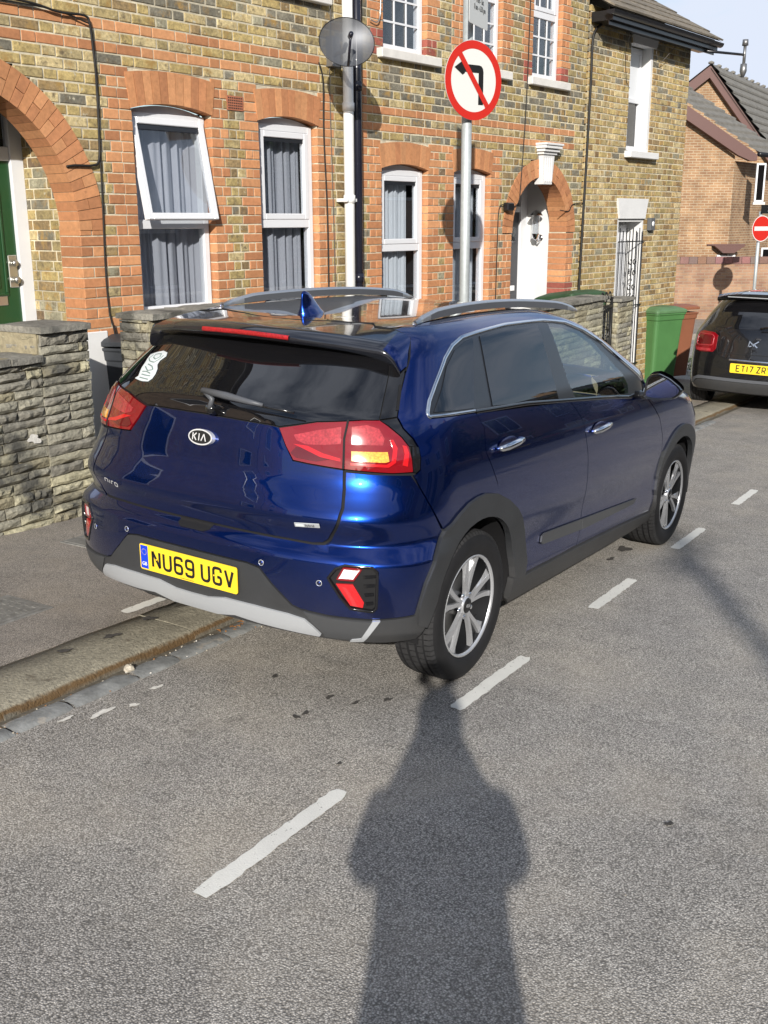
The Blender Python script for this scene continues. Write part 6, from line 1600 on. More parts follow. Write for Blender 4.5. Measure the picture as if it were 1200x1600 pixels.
# rear glass, side garnish
RG=[('y',0,1.112),(.13,1.110),(.268,1.107),(.300,1.104),(.398,1.137),(.505,1.154),(.546,1.155),(.560,1.25),(.572,1.354),(.57,1.43),(.45,1.47),(.2,1.49),('y',0,1.495)]
rgl=panel(KN,'rear_window',RG,M['privacy'],car,off=-.002,th=.006,gap=0,join=True)
panel(KN,'window_side_trim',[(.549,1.156),(.598,1.166),(.615,1.268),(.636,1.352),(.64,1.42),(.60,1.44),(.573,1.43),(.575,1.354),(.563,1.25)],M['black'],car,off=-.001,gap=.0005)
panel(KN,'air_slot',[(.596,1.19),(.606,1.19),(.624,1.30),(.612,1.30)],M['gap'],car,off=.0015,th=.003,gap=0,grid=.01)
panel(KN,'lamp_shoulder_trim',[(.550,1.151),(.597,1.160),(.616,1.118),(.653,1.079),(.668,1.053),(.648,1.057),(.637,1.060),(.612,1.094),(.572,1.133)],M['black'],car,off=-.001,gap=.0005,grid=.012)
# roof
def gridpatch(name,ua,ub,wa,wb,m,nu=90,nw=18,off=0.0):
    U=np.linspace(ua,ub,nu+1);Wv=np.linspace(0,1,nw+1)**1.0*(wb-wa)+wa; V=[];Nv=[];F=[]
    for sd in(-1,1):
        uu,ww=np.meshgrid(U,Wv,indexing='ij'); X=KN.S(uu,ww,sd);Nn=KN.N(uu,np.minimum(ww,1.985),sd)
        flat=np.array([0,0,1.]); k=np.clip((ww-1.6)/.3,0,1)[...,None]; Nn=Nn*(1-k)+flat*k; Nn/=np.linalg.norm(Nn,axis=-1,keepdims=True)
        X=X+Nn*off; b0=len(V); V+=[tuple(q) for q in X.reshape(-1,3)]; Nv+=[tuple(q) for q in Nn.reshape(-1,3)]
        for i in range(nu):
            for j in range(nw):
                q=[b0+i*(nw+1)+j,b0+(i+1)*(nw+1)+j,b0+(i+1)*(nw+1)+j+1,b0+i*(nw+1)+j+1]; F.append(tuple(q if sd==-1 else q[::-1]))
    me=bpy.data.meshes.new(name); me.from_pydata(V,[],F); me.materials.append(m); me.polygons.foreach_set('use_smooth',[True]*len(F)); me.normals_split_custom_set_from_vertices(Nv)
    o=bpy.data.objects.new(name,me); COL.objects.link(o); o.parent=car; return o
gridpatch('roof',0,3,1.545,2.0,M['roof'],120,22,-.001)
gridpatch('roof_edge',0,.75,1.44,1.55,M['roof'],30,6,-.003)
panel(KN,'windscreen',[(2.38,1.10),(2.36,1.2),(2.35,1.34),(2.38,1.45),(2.5,1.50),(3.0,1.50),(3.0,1.10)],M['carglass'],car,off=-.003,th=.004,gap=0)
# dark inner shell with openings for glass and wheels
shell_holes=[arc(0,.322,.40,-14,194,26)+[X_(-.39,.215),X_(.39,.215)],arc(2.7,.322,.40,-14,194,26)+[X_(2.31,.215),X_(3.09,.215)],WF]
panel(KN,'inner_shell',[('y',0,.33),(.3,.33),(.6,.32),(.9,.24),X_(0,.205),X_(1,.205),X_(2,.205),X_(2.7,.205),(2.3,.23),(3.0,.23),(3.0,1.09),(2.7,1.09),(2.36,1.09),(2.345,1.2),(2.335,1.34),(2.36,1.46),(2.36,1.548),(2,1.55),(1.5,1.56),(1,1.56),(.8,1.557),(.6,1.55),(.3,1.55),('y',0,1.55)],M['gap'],car,off=-.014,th=.002,gap=0,holes=shell_holes,grid=.035,join=True)
b=MB(); b.box(-.30,3.3,-.72,.72,.23,.25); b.box(-.50,-.30,-.5,.5,.29,.31); b.build('underbody',M['clad'],car)
for x in (0,2.7):
    for s_ in(-1,1):
        b=MB(); b.lathe([(.40,s_*.50),(.40,s_*.855)],24,'y',(x,0,.322),a0=R_(-8),a1=R_(188)); b.lathe([(.001,s_*.50),(.40,s_*.50)],24,'y',(x,0,.322),a0=R_(-8),a1=R_(188)); b.build('wheel_arch_liner',M['gap'],car)
# spoiler
sp_t=[ # front joint, top trailing edge, lower lip, back to glass
 ((-.150,0,1.470),(-.462,0,1.424),(-.458,0,1.400),(-.38,0,1.385)),
 ((-.150,.22,1.468),(-.448,.22,1.420),(-.444,.22,1.397),(-.37,.22,1.38)),
 ((-.150,.40,1.462),(-.410,.42,1.409),(-.406,.42,1.387),(-.34,.42,1.37)),
 ((-.148,.50,1.454),(-.372,.545,1.398),(-.368,.545,1.376),(-.31,.53,1.35)),
 ((-.146,.545,1.446),(-.352,.603,1.391),(-.348,.606,1.368),(-.29,.58,1.335)),
 ((-.150,.600,1.424),(-.334,.636,1.362),(-.332,.639,1.342),(-.28,.61,1.32)),
 ((-.200,.632,1.378),(-.322,.652,1.330),(-.320,.655,1.315),(-.275,.63,1.30)),
 ((-.262,.662,1.326),(-.312,.660,1.308),(-.310,.660,1.300),(-.272,.64,1.292))]
def cr(P,n):
    out=[]
    for i in range(len(P)-1):
        p0=P[max(i-1,0)];p1=P[i];p2=P[i+1];p3=P[min(i+2,len(P)-1)]
        for k in range(n):
            t=k/n; out.append(.5*((2*p1)+(-p0+p2)*t+(2*p0-5*p1+4*p2-p3)*t*t+(-p0+3*p1-3*p2+p3)*t**3))
    out.append(P[-1]); return out
secs=cr([np.array(s_) for s_ in sp_t],5)
V=[];F=[];full=[q*np.array([1,-1,1]) for q in secs[:0:-1]]+secs
for q in full:
    a,b_,c,d=q
    mid=[a,a+(b_-a)*.30+np.array([0,0,.004]),a+(b_-a)*.65+np.array([0,0,.003]),b_,b_+(c-b_)*.5+np.array([-.004,0,0]),c,d]
    V+=[tuple(p+np.array([0,0,.006]) if k<4 else tuple(p)) for k,p in enumerate(mid)]
m_=7
for i in range(len(full)-1):
    for k in range(m_-1): F.append((i*m_+k,i*m_+k+1,(i+1)*m_+k+1,(i+1)*m_+k))
b=MB(); 
nf=len(full); half=(nf-1)/2
for idx,f in enumerate(F):
    pass
b.v=[tuple(map(float,v)) for v in V]; b.f=[list(f) for f in F]; b.c=[None]*len(F); b.sm=[True]*len(F)
b.m=[]
for i in range(nf-1):
    e=abs(i-half+.5)/half
    for k in range(m_-1): b.m.append(1 if (k<3 and e>.56) else 0)
spo=b.build('spoiler',[M['roof'],M['paint']],car)
b=MB(); V=[];F=[]
for k in range(21):
    y=-.225+.45*k/20; x=-.4665+.14*(abs(y)/.5)**2*.5; z0_=1.424-.09*y*y
    V+=[(x,y,z0_+.004),(x-.004,y,z0_-.003),(x-.003,y,z0_-.014),(x+.01,y,z0_-.016)]
for k in range(20):
    for j in range(3): F.append((k*4+j,k*4+j+1,(k+1)*4+j+1,(k+1)*4+j))
b.add(V,F,smooth=True); b.build('high_brake_light',mat('brake_light_red',(.35,.012,.015),.2,coat=1,noise=(160,.5)),spo)
# joint lines, roof rails, aerial
strip(KN,'spoiler_joint',[('y',.001,1.66),('y',.22,1.66),('y',.40,1.60),(.55,1.55),(.618,1.517),(.668,1.474),(.655,1.40),(.638,1.352)],M['gap'],car,width=.007,off=.0075,th=0)
for s_ in(-1,1):
    b=MB(); P=[];n=26
    for k in range(n+1):
        t=k/n; x=.01+1.70*t; y=.522-.045*math.sin(math.pi*min(1,t*1.05))-.0*t; z=float(1.476+.040*math.sin(math.pi*t)**.8 if 0<t<1 else 1.476)
        h=.028*min(1,(t/.12))**.7*min(1,((1-t)/.13))**.7
        P.append((x,s_*y,z+h+.008,z-.004,z+h*.35))
    V=[];F=[]
    for x,y,zt,zb,zm in P:
        for dy,zz in ((-.012,zb),(-.012,zt-.009),(-.006,zt),(.006,zt),(.012,zt-.009),(.012,zb)): V.append((x,y+dy*s_*-1,zz))
    for i in range(n):
        for k in range(5): F.append((i*6+k,i*6+k+1,(i+1)*6+k+1,(i+1)*6+k))
    F.append(tuple(range(6))); F.append(tuple(n*6+k for k in range(6)))
    b.add(V,F,smooth=True); ro_=b.build('roof_rail',M['rail'],car)
    b=MB(); V=[];F=[]
    for x,y,zt,zb,zm in P[2:-2]:
        for dy,zz in ((-.0135,zb),(-.0132,zt-.011),(.0135,zb),(.0132,zt-.011)): V.append((x,y+dy,zz))
    for i in range(n-4): F+=[(i*4,i*4+1,i*4+5,i*4+4),(i*4+2,i*4+3,i*4+7,i*4+6)]
    b.add(V,F,smooth=True); b.build('rail_infill',M['railin'],ro_)
b=MB()
rings=[]
for (z,xa,xb,w) in ((1.458,-.085,.105,.038),(1.474,-.083,.095,.033),(1.488,-.080,.070,.023),(1.508,-.078,.045,.016),(1.530,-.078,.018,.012),(1.550,-.076,-.008,.010),(1.562,-.072,-.028,.007),(1.567,-.064,-.042,.003)):
    rings.append([((xa+xb)/2+(xb-xa)/2*math.cos(a),w*math.sin(a)*(1-.35*math.cos(a)),z+.008) for a in [2*math.pi*k/20 for k in range(20)]])
V=[p for q in rings for p in q]; F=[tuple(range(140,160))]
for j in range(7):
    for k in range(20): F.append((j*20+k,j*20+(k+1)%20,(j+1)*20+(k+1)%20,(j+1)*20+k))
b.add(V,F,smooth=True); b.build('aerial_fin',M['paint'],car)
# fog lamp units
fogs=panel(KN,'fog_lamp_housing',FOG,M['black'],car,off=-.020,th=.01,gap=0)
for s_,fo_ in zip((-1,1),fogs):
    strip(KN,'housing_rim',FOG,M['black'],fo_,width=.010,off=.004,th=.022,closed=True,sides=(s_,))
    panel(KN,'reverse_light',[(.472,.570),(.484,.614),(.524,.613),(.508,.570)],M['clearlens'],fo_,off=-.004,th=.014,gap=.001,grid=.012,sides=(s_,))
    strip(KN,'light_rim',[(.472,.570),(.484,.614),(.524,.613),(.508,.570)],M['redlens'],fo_,width=.007,off=.0,th=.01,closed=True,sides=(s_,))
    panel(KN,'reflector',[(.469,.552),(.508,.554),(.537,.482),(.534,.459),(.504,.466)],M['redbright'],fo_,off=-.004,th=.014,gap=.001,grid=.012,sides=(s_,))
    for k in range(4): panel(KN,'fin',[(.528+.004*k,.588-.036*k),(.560,.592-.036*k),(.561,.582-.036*k),(.530+.004*k,.577-.036*k)],M['black'],fo_,off=-.006,th=.012,gap=0,grid=.02,sides=(s_,))
# parking sensors
for y in (.358,.597):
    for s_ in(-1,1):
        w_s=.591 if y<.5 else .548; u=KN.u_of_y(y,w_s); P=KN.S(u,w_s,s_);Nn=KN.N(np.array(u),np.array(w_s),s_)
        q=Vector(Nn).to_track_quat('Z','Y'); b=MB(); b.lathe([(0,.002),(.0085,.002),(.0085,.0008),(.0092,.0008),(.0092,.003),(.0115,.003),(.0115,-.002)],20,'z'); o=b.build('parking_sensor',M['paint'],car); o.rotation_mode='QUATERNION'; o.rotation_quaternion=q; o.location=Vector(P); 
        b=MB(); b.lathe([(.0088,.0022),(.0108,.0036),(.012,.0022)],20,'z'); r_=b.build('sensor_ring',M['silver'],o)
# handle recess in the bumper shelf
panel(KN,'tailgate_recess',[('y',0,.687),('y',.095,.687),('y',.085,.668),('y',.06,.658),('y',0,.658)],M['gap'],car,off=.002,th=.004,gap=0,join=True,grid=.012)
# number plate
def ribbon(b,pts,w,y=0,mi=0):
    """flat stroke along a polyline in the x-z plane with mitred joints"""
    n=len(pts); L=[];Rr=[]
    for i,p in enumerate(pts):
        a=pts[i-1] if i>0 else None; c=pts[i+1] if i<n-1 else None
        def nrm(p,q): dx,dz=q[0]-p[0],q[1]-p[1]; l=math.hypot(dx,dz) or 1; return (-dz/l,dx/l)
        if a is None: nx,nz=nrm(p,c); f=1
        elif c is None: nx,nz=nrm(a,p); f=1
        else:
            n1=nrm(a,p);n2=nrm(p,c); nx,nz=n1[0]+n2[0],n1[1]+n2[1]; l=math.hypot(nx,nz) or 1; nx/=l;nz/=l; f=1/max(.5,n1[0]*nx+n1[1]*nz)
        L.append((p[0]+nx*w/2*f,y,p[1]+nz*w/2*f)); Rr.append((p[0]-nx*w/2*f,y,p[1]-nz*w/2*f))
    b.add(L+Rr,[(i,n+i,n+i+1,i+1) for i in range(n-1)],mi)
def rc(pts,r,closed=False):
    """round the corners of a polyline"""
    out=[pts[0]]
    for i in range(1,len(pts)-1):
        a,p,c=pts[i-1],pts[i],pts[i+1]
        def tow(q): 
            l=math.hypot(q[0]-p[0],q[1]-p[1]); rr=min(r,l*.5); return (p[0]+(q[0]-p[0])*rr/l,p[1]+(q[1]-p[1])*rr/l)
        s_,e=tow(a),tow(c)
        for k in range(6):
            t=k/5; out.append(((1-t)**2*s_[0]+2*t*(1-t)*p[0]+t*t*e[0],(1-t)**2*s_[1]+2*t*(1-t)*p[1]+t*t*e[1]))
    out.append(pts[-1]); return out
W_,H_=.038,.067  # stroke centre box of a 50 x 79 mm plate letter
def glyph(ch):
    w,h=W_,H_;r=.014
    m=h*.54
    G={'N':[[(0,0),(0,h)],[(0,h),(w,0)],[(w,0),(w,h)]],
     'U':[rc([(0,h),(0,0),(w,0),(w,h)],.018)],
     '6':[rc([(w,h*.80),(w,h),(0,h),(0,0),(w,0),(w,m),(0,m)],r)],
     '9':[rc([(0,h*.20),(0,0),(w,0),(w,h),(0,h),(0,h-m),(w,h-m)],r)],
     'G':[rc([(w,h*.76),(w,h),(0,h),(0,0),(w,0),(w,h*.45),(w*.5,h*.45)],r)],
     'V':[[(0,h),(w/2,0)],[(w/2,0),(w,h)]],
     'E':[[(w,h),(0,h),(0,0),(w,0)],[(0,h*.52),(w*.85,h*.52)]],
     'T':[[(0,h),(w,h)],[(w/2,h),(w/2,0)]],'1':[[(w*.5,0),(w*.5,h)]],'7':[[(0,h),(w,h),(w*.3,0)]],
     'Z':[[(0,h),(w,h),(0,0),(w,0)]],'R':[[(0,0),(0,h)],rc([(0,h),(w,h),(w,h*.45),(0,h*.45)],r),[(w*.45,h*.45),(w,0)]],'Y':[[(0,h),(w/2,h*.45)],[(w,h),(w/2,h*.45)],[(w/2,h*.45),(w/2,0)]]}
    return G[ch]
def number_plate(parent,loc,rot,chars,blue=True,scl=1.0):
    """plate in the local x-z plane, read from -y"""
    pl=empty('number_plate',loc,rot); pl.parent=parent; pl.scale=(scl,1,scl)
    del pl
def plate(parent,M4,chars,blue):
    b=MB(); w,h,r=.26,.0555,.010; P=[]
    for cx,cz,a0 in ((w-r,h-r,0),(-w+r,h-r,90),(-w+r,-h+r,180),(w-r,-h+r,270)):
        for k in range(5): a=R_(a0+22.5*k); P.append((cx+r*math.cos(a),cz+r*math.sin(a)))
    b.prism(P,0,.004); pl=b.build('number_plate',M['plate'],parent); pl.matrix_parent_inverse=Matrix(); pl.matrix_basis=M4
    x=-.26+(.052 if blue else .03)
    tot=sum(.050 if c!='1' else .025 for c in chars if c!=' ')
    n=len([c for c in chars if c!=' ']); sp=.011; gap=.033; wid=tot+sp*(n-2)+gap
    avail=.26-(x)-.012; x=x+(avail-wid)/2+.006
    for c in chars:
        if c==' ': x+=gap-sp; continue
        b=MB()
        for st in glyph(c): ribbon(b,[(x+.006+p[0]-(W_*.5-.006 if c=='1' else 0),-.0335+p[1]) for p in st],.0125,-.0012)
        b.build('plate_letter',M['platetext'],pl); x+=(.050 if c!='1' else .025)+sp
    if blue:
        b=MB(); b.add([(-.255,-.0008,-.050),(-.214,-.0008,-.050),(-.214,-.0008,.050),(-.255,-.0008,.050)],[(0,1,2,3)]); bl=b.build('blue_band',M['plateblue'],pl)
        b=MB()
        for k in range(12):
            a=2*math.pi*k/12; cx,cz=-.2345+.0125*math.cos(a),.022+.0125*math.sin(a); b.add([(cx-.0016,-.0012,cz),(cx,-.0012,cz-.0016),(cx+.0016,-.0012,cz),(cx,-.0012,cz+.0016)],[(0,1,2,3)])
        b.build('star_ring',M['plate'],bl)
        text('GB',.022,bl,(-.2345,-.0014,-.036),(R_(90),0,0),M['white'],'country_letters',sx=.95)
        text('NU69UGV.CO.UK',.006,pl,(-.03,-.0012,-.0485),(R_(90),0,0),M['platetext'],'small_print') if False else None
    return pl
def rearM(x,y,z,tilt,s=1): # local x -> car -y (left to right seen from behind), local -y -> car -x
    m=Matrix(((0,1,0,x),(-1,0,0,y),(0,0,1,z),(0,0,0,1)))
    return m@Matrix.Rotation(R_(tilt),4,'X')
pl=plate(car,rearM(-.789,.0,.500,4),'NU69 UGV',True)
b=MB(); b.box(-.04,.035,-.0009,-.0005,-.0505,-.0485); b.build('small_print',M['platetext'],pl)
for x in (-.168,.142):
    b=MB(); b.lathe([(0,-.003),(.003,-.0025),(.004,0)],10,'y',(x,0,.0)); b.build('plate_screw',M['plate'],pl)
# badges
def oval(b,a,c,y,mi=0,n=40,y2=None):
    b.prism([(a*math.cos(2*math.pi*k/n),c*math.sin(2*math.pi*k/n)) for k in range(n)],y,y2 if y2 is not None else 0,mi)
b=MB(); oval(b,.062,.0315,-.006,y2=.02); bd=b.build('badge',M['badge'],car); bd.matrix_basis=rearM(-.708,0,1.021,-10)
b=MB(); oval(b,.0555,.026,-.0072,y2=-.002); b.build('badge_field',M['platetext'],bd)
b=MB(); s_=.0052; y=-.0085
for st in ([(-.036,-.014),(-.036,.014)],[(-.018,.014),(-.033,.0)],[(-.031,.0015),(-.017,-.014)],[(-.004,-.014),(-.004,.014)],[(.008,-.014),(.020,.014)],[(.020,.014),(.032,-.014)]): ribbon(b,st,s_,y)
b.build('badge_letters',M['badge'],bd)
def on_rear(u,w,side,off=.004):
    P=KN.S(u,w,side);Nn=KN.N(np.array(float(u)),np.array(float(w)),side); x=Vector((0,-1,0)); n=Vector(Nn); x=(x-n*x.dot(n)).normalized(); z=n.cross(x)*-1
    y=-n; z=x.cross(y); p=Vector(P)+n*off
    return Matrix(((x.x,y.x,z.x,p.x),(x.y,y.y,z.y,p.y),(x.z,y.z,z.z,p.z),(0,0,0,1)))
nb=MB(); h=.018
def ns(pts): ribbon(nb,[(p[0]+p[1]*.25,p[1]) for p in pts],.0045,-.002)
ns([(0,0),(0,h)]);ns(rc([(0,h*.9),(.008,h),(.022,h),(.022,0)],.004));ns([(.036,0),(.036,h)]);ns([(.050,0),(.050,h)]);ns(rc([(.050,h*.8),(.055,h),(.066,h)],.003));ns(rc([(.076,.002),(.076,h),(.096,h),(.096,0),(.076,0),(.076,.006)],.004))
o=nb.build('model_badge',M['badge'],car); o.matrix_basis=on_rear(.392,.762,1)@Matrix.Translation((-.003,0,0))
b=MB(); b.box(-.052,.052,-.002,.002,-.010,.010,bev=.002); o=b.build('hybrid_badge',M['silver'],car); o.matrix_basis=on_rear(.392,.762,-1)
text('hybrid',.015,o,(.012,-.0026,-.005),(R_(90),0,0),M['rimdark'],'badge_letters'); b=MB(); b.box(-.046,-.012,-.0026,-.0021,-.005,.005); b.build('badge_mark',M['sticker'],o)
# rear wiper
b=MB(); b.lathe([(0,-.035),(.018,-.033),(.022,-.02),(.022,.01)],18,'y',(0,0,0)); wp=b.build('rear_wiper',M['black'],car); wp.matrix_basis=rearM(-.672,-.035,1.130,-18)
b=MB(); b.tube([(0,-.028,.0),(.012,-.038,.035),(-.03,-.046,.062)],[.012,.011,.010],8); b.tube([(-.035,-.05,.064),(.09,-.052,.055),(.20,-.045,.046),(.26,-.036,.043)],[.012,.015,.011,.007],8); b.build('wiper_arm',M['railin'],wp)
b=MB(); b.tube([(.06,-.03,.045),(.25,-.030,.040),(.40,-.024,.034)],[.006,.007,.006],6); b.build('wiper_blade',M['black'],wp)
# sticker in the rear window
stk=panel(KN,'window_sticker',[(.424,1.196),(.418,1.21),(.435,1.235),(.445,1.25),(.455,1.275),(.470,1.30),(.478,1.317),(.455,1.335),(.425,1.349),(.398,1.346),(.385,1.33),(.392,1.305),(.385,1.285),(.365,1.265),(.352,1.24),(.347,1.215),(.352,1.197),(.38,1.192)],M['sticker'],car,off=.001,th=.001,gap=0,grid=.012,sides=(1,))
def sk(path): strip(KN,'sticker_drawing',path,M['stickerink'],stk,width=.0055,off=.0022,th=0,sides=(1,),step=.008)
sk([(.435,1.33),(.42,1.335),(.41,1.32),(.42,1.305),(.44,1.31),(.445,1.325),(.435,1.33)]); sk([(.455,1.32),(.46,1.30),(.44,1.29),(.41,1.29),(.40,1.31),(.40,1.33)]); sk([(.43,1.275),(.40,1.27),(.38,1.255),(.40,1.245),(.43,1.26)]); sk([(.42,1.235),(.40,1.24),(.375,1.235)]); sk([(.41,1.222),(.385,1.222),(.365,1.224)]); sk([(.405,1.206),(.36,1.206)])
# door handles
for xh,wh,ang in ((.235,.990,-.07),(1.255,.935,-.07)):
    for s_ in(-1,1):
        u=KN.u_of_x(xh,wh); P=Vector(KN.S(u,wh,s_)); hn=empty('door_handle',P); hn.parent=car; hn.rotation_euler=(0,-ang*-1,0)
        b=MB(); b.tube([(-.105,s_*.004,0),(-.095,s_*.026,.001),(-.05,s_*.034,.002),(.04,s_*.034,.002),(.095,s_*.028,.001),(.112,s_*.004,0)],[.008,.013,.0155,.0155,.013,.008],12); b.build('grip',M['chrome'],hn)
        b=MB(); V,F=blot(0,0,.085,.030,77,0); V=[(0,s_*.0035,0)]+[(.085*math.cos(2*math.pi*k/24),s_*.0035,.030*math.sin(2*math.pi*k/24)) for k in range(24)]; b.add(V,[(0,k+1,(k+1)%24+1) for k in range(24)]); b.build('handle_cup',M['paint'],hn)
# door mirrors
for s_ in(-1,1):
    mr=empty('door_mirror',(1.80,s_*.90,1.075)); mr.parent=car
    def sy(y): return s_*y
    b=MB(); prof=[]
    O=[(0,-.035),(.01,.066),(.03,.088),(.075,.098),(.13,.078),(.185,.042),(.205,.020),(.195,-.004),(.165,-.028),(.10,-.042),(.03,-.044)]
    O=rc([O[-1]]+O+[O[0]],.012)[1:-1]
    V=[];F=[];n=len(O); cx,cz=.10,.025
    for (dx,sc) in ((0,1.0),(.012,1.03),(.05,1.0),(.09,.80),(.115,.45),(.12,.05)):
        for y,z in O: V.append((dx,sy(cx+(y-cx)*sc+.02),cz+(z-cz)*sc))
    for j in range(5):
        for k in range(n): q=(j*n+k,j*n+(k+1)%n,(j+1)*n+(k+1)%n,(j+1)*n+k); F.append(q if s_==1 else q[::-1])
    b.add(V,F,0,smooth=True); b.build('mirror_housing',M['black'],mr)
    b=MB(); gl=[(y,z) for y,z in O]; V=[(.004+.02*0,sy(cx+(y-cx)*.90+.02),cz+(z-cz)*.86) for y,z in gl]; V=[(x+.03*(abs(y)-.02)*0,y,z) for x,y,z in V]; b.add(V,[tuple(range(n))]); b.build('mirror_glass',M['mirror'],mr)
    b=MB(); V=[];F=[]
    for k in range(n):
        y,z=O[k]; V+=[(-.001,sy(cx+(y-cx)*1.0+.02),cz+(z-cz)*1.0),(.003,sy(cx+(y-cx)*.89+.02),cz+(z-cz)*.85)]
    for k in range(n): j=(k+1)%n; F.append((2*k,2*j,2*j+1,2*k+1))
    b.add(V,F); b.build('mirror_rim',M['black'],mr)
    b=MB(); V=[]
    for (dx,sc) in ((.046,1.03),(.088,.84),(.113,.50),(.119,.05)):
        for y,z in O: V.append((dx,sy(cx+(y-cx)*sc+.02),cz+.012+(z-cz)*sc))
    F=[]
    for j in range(3):
        for k in range(n): q=(j*n+k,j*n+(k+1)%n,(j+1)*n+(k+1)%n,(j+1)*n+k); F.append(q if s_==1 else q[::-1])
    b.add(V,F,0,smooth=True); b.build('mirror_cap',M['paint'],mr)
    b=MB(); b.tube([(.03,sy(-.035),-.035),(.04,sy(.04),-.03)],[.025,.018],8); b.build('mirror_stalk',M['black'],mr)
# ---- wheels
def wheel(parent,loc,s_,name='wheel'):
    wt=empty(name,loc); wt.parent=parent; R=.322; 
    b=MB(); hw=.103
    prof=[(.218,.088),(.228,.100),(.262,.108),(.292,.104),(.309,.092),(.3165,.084)]
    tr=[(.3165,.084)]
    gr=[-.058,-.020,.020,.058]
    P=[(.218,-.088),(.228,-.100),(.262,-.108),(.292,-.104),(.309,-.092),(.3165,-.084)]
    y=-.084
    for g in gr: P+=[(.3215,g-.0055),(.3135,g-.0045),(.3135,g+.0045),(.3215,g+.0055)]
    P+=[(.3165,.084),(.309,.092),(.292,.104),(.262,.108),(.228,.100),(.218,.088)]
    b.lathe([(r,h*-1*-1) for r,h in P],72,'y'); o=b.build('tyre',M['tyre'],wt)
    # shoulder blocks and sipes
    b=MB()
    for k in range(76):
        a=2*math.pi*k/76; a2=a+.8*2*math.pi/76
        for sd in(-1,1):
            def pt(r,h,an): return (r*math.cos(an),h*sd,r*math.sin(an))
            q=[pt(.3228,.062,a),pt(.3228,.062,a2),pt(.3178,.086,a2),pt(.3178,.086,a),pt(.3055,.0955,a2),pt(.3055,.0955,a),pt(.300,.094,a2),pt(.300,.094,a)]
            b.add(q,[(0,1,2,3),(3,2,4,5),(5,4,6,7)])
            q=[pt(.3205,.062,a),pt(.3155,.086,a),pt(.3155,.086,a2),pt(.3205,.062,a2)]
    for (h0,h1) in ((-.053,-.026),(-.014,.014),(.026,.053)):
        for k in range(60):
            a=2*math.pi*k/60; a2=a+.86*2*math.pi/60; sk_=.012
            b.add([(.3226*math.cos(a),h0,.3226*math.sin(a)),(.3226*math.cos(a2),h0,.3226*math.sin(a2)),(.3226*math.cos(a2+sk_),h1,.3226*math.sin(a2+sk_)),(.3226*math.cos(a+sk_),h1,.3226*math.sin(a+sk_))],[(0,1,2,3)])
    b.build('tread',M['tread'],o)
    # rim
    f=s_  # outward side sign
    b=MB(); b.lathe([(.219,f*.092),(.2205,f*.096),(.214,f*.097),(.209,f*.092),(.207,f*.086)],64,'y'); b.build('rim',M['rimface'],wt)
    b=MB(); b.lathe([(.208,f*.088),(.204,f*.06),(.195,f*.0),(.19,f*-.08)],48,'y'); b.build('rim_barrel',M['rimdark'],wt)
    b=MB(); b.lathe([(.0,f*.0),(.14,f*.0),(.14,f*.012),(.05,f*.012),(.05,f*.03),(0,f*.03)],36,'y'); b.build('brake_disc',M['steel'],wt)
    for k in range(5):
        a0=2*math.pi*k/5+math.pi/2+.10
        def pol(r,a,h): return (r*math.cos(a0+a),f*h,r*math.sin(a0+a))
        b=MB()
        # two slim machined arms, slightly curved, with a wide dark web between
        for sg,cv in ((-1,.02),(1,.06)):
            V=[];F=[]
            for i in range(9):
                t=i/8; r=.040+.170*t; ac=sg*(.10+.105*t**1.2)+cv*math.sin(t*3.1); wd_=(.0070+.0050*t)/r
                hh=.078+.006*t-.012*math.sin(t*math.pi)*0
                V+=[pol(r,ac-wd_,hh-.018),pol(r,ac-wd_,hh),pol(r,ac+wd_,hh),pol(r,ac+wd_,hh-.018)]
            for i in range(8):
                for q in range(3): F.append((i*4+q,i*4+q+1,(i+1)*4+q+1,(i+1)*4+q))
            b.add(V,F,0)
        V=[];F=[]
        for i in range(7):
            t=i/6; r=.045+.162*t; e=.07+.14*t**1.1
            V+=[pol(r,-e,.062+.008*t),pol(r,e,.062+.008*t)]
        for i in range(6): F.append((2*i,2*i+1,2*i+3,2*i+2))
        b.add(V,F,1)
        # broad bright facets filling towards the rim on one side of the pair
        V=[];F=[]
        for i in range(6):
            t=i/5; r=.095+.112*t; e0=.235+.03*t; e1=e0+.03+.13*t
            V+=[pol(r,e0,.079+.003*t),pol(r,e1,.066+.010*t)]
        for i in range(5): F.append((2*i,2*i+1,2*i+3,2*i+2))
        b.add(V,F,0)
        b.build('spoke',[M['rimface'],M['rimdark']],wt)
        b=MB(); an=a0+math.pi/5; b.tube([(.052*math.cos(an),f*.055,.052*math.sin(an)),(.052*math.cos(an),f*.078,.052*math.sin(an))],.0095,8); b.build('wheel_nut',M['chrome'],wt)
    b=MB(); b.lathe([(.044,f*.060),(.042,f*.076),(.034,f*.084)],30,'y'); b.build('hub',M['rimface'],wt)
    b=MB(); b.lathe([(.032,f*.082),(.030,f*.086),(0,f*.088)],30,'y'); hc=b.build('hub_cap',M['platetext'],wt)
    b=MB()
    for st in ([(-.015,-.007),(-.015,.007)],[(-.006,.007),(-.014,0),(-.006,-.007)],[(0,-.007),(0,.007)],[(.006,-.007),(.011,.007),(.016,-.007)]): ribbon(b,st,.0025,f*.0895)
    b.build('cap_letters',M['badge'],hc)
    return wt
for (x,s_) in ((0,-1),(0,1),(2.7,-1),(2.7,1)):
    wt=wheel(car,(x,s_*.775,.322),s_)
    wt.rotation_euler=(0,R_(12 if x==0 else -20),0); wt.scale=(1.012,1,1.012)
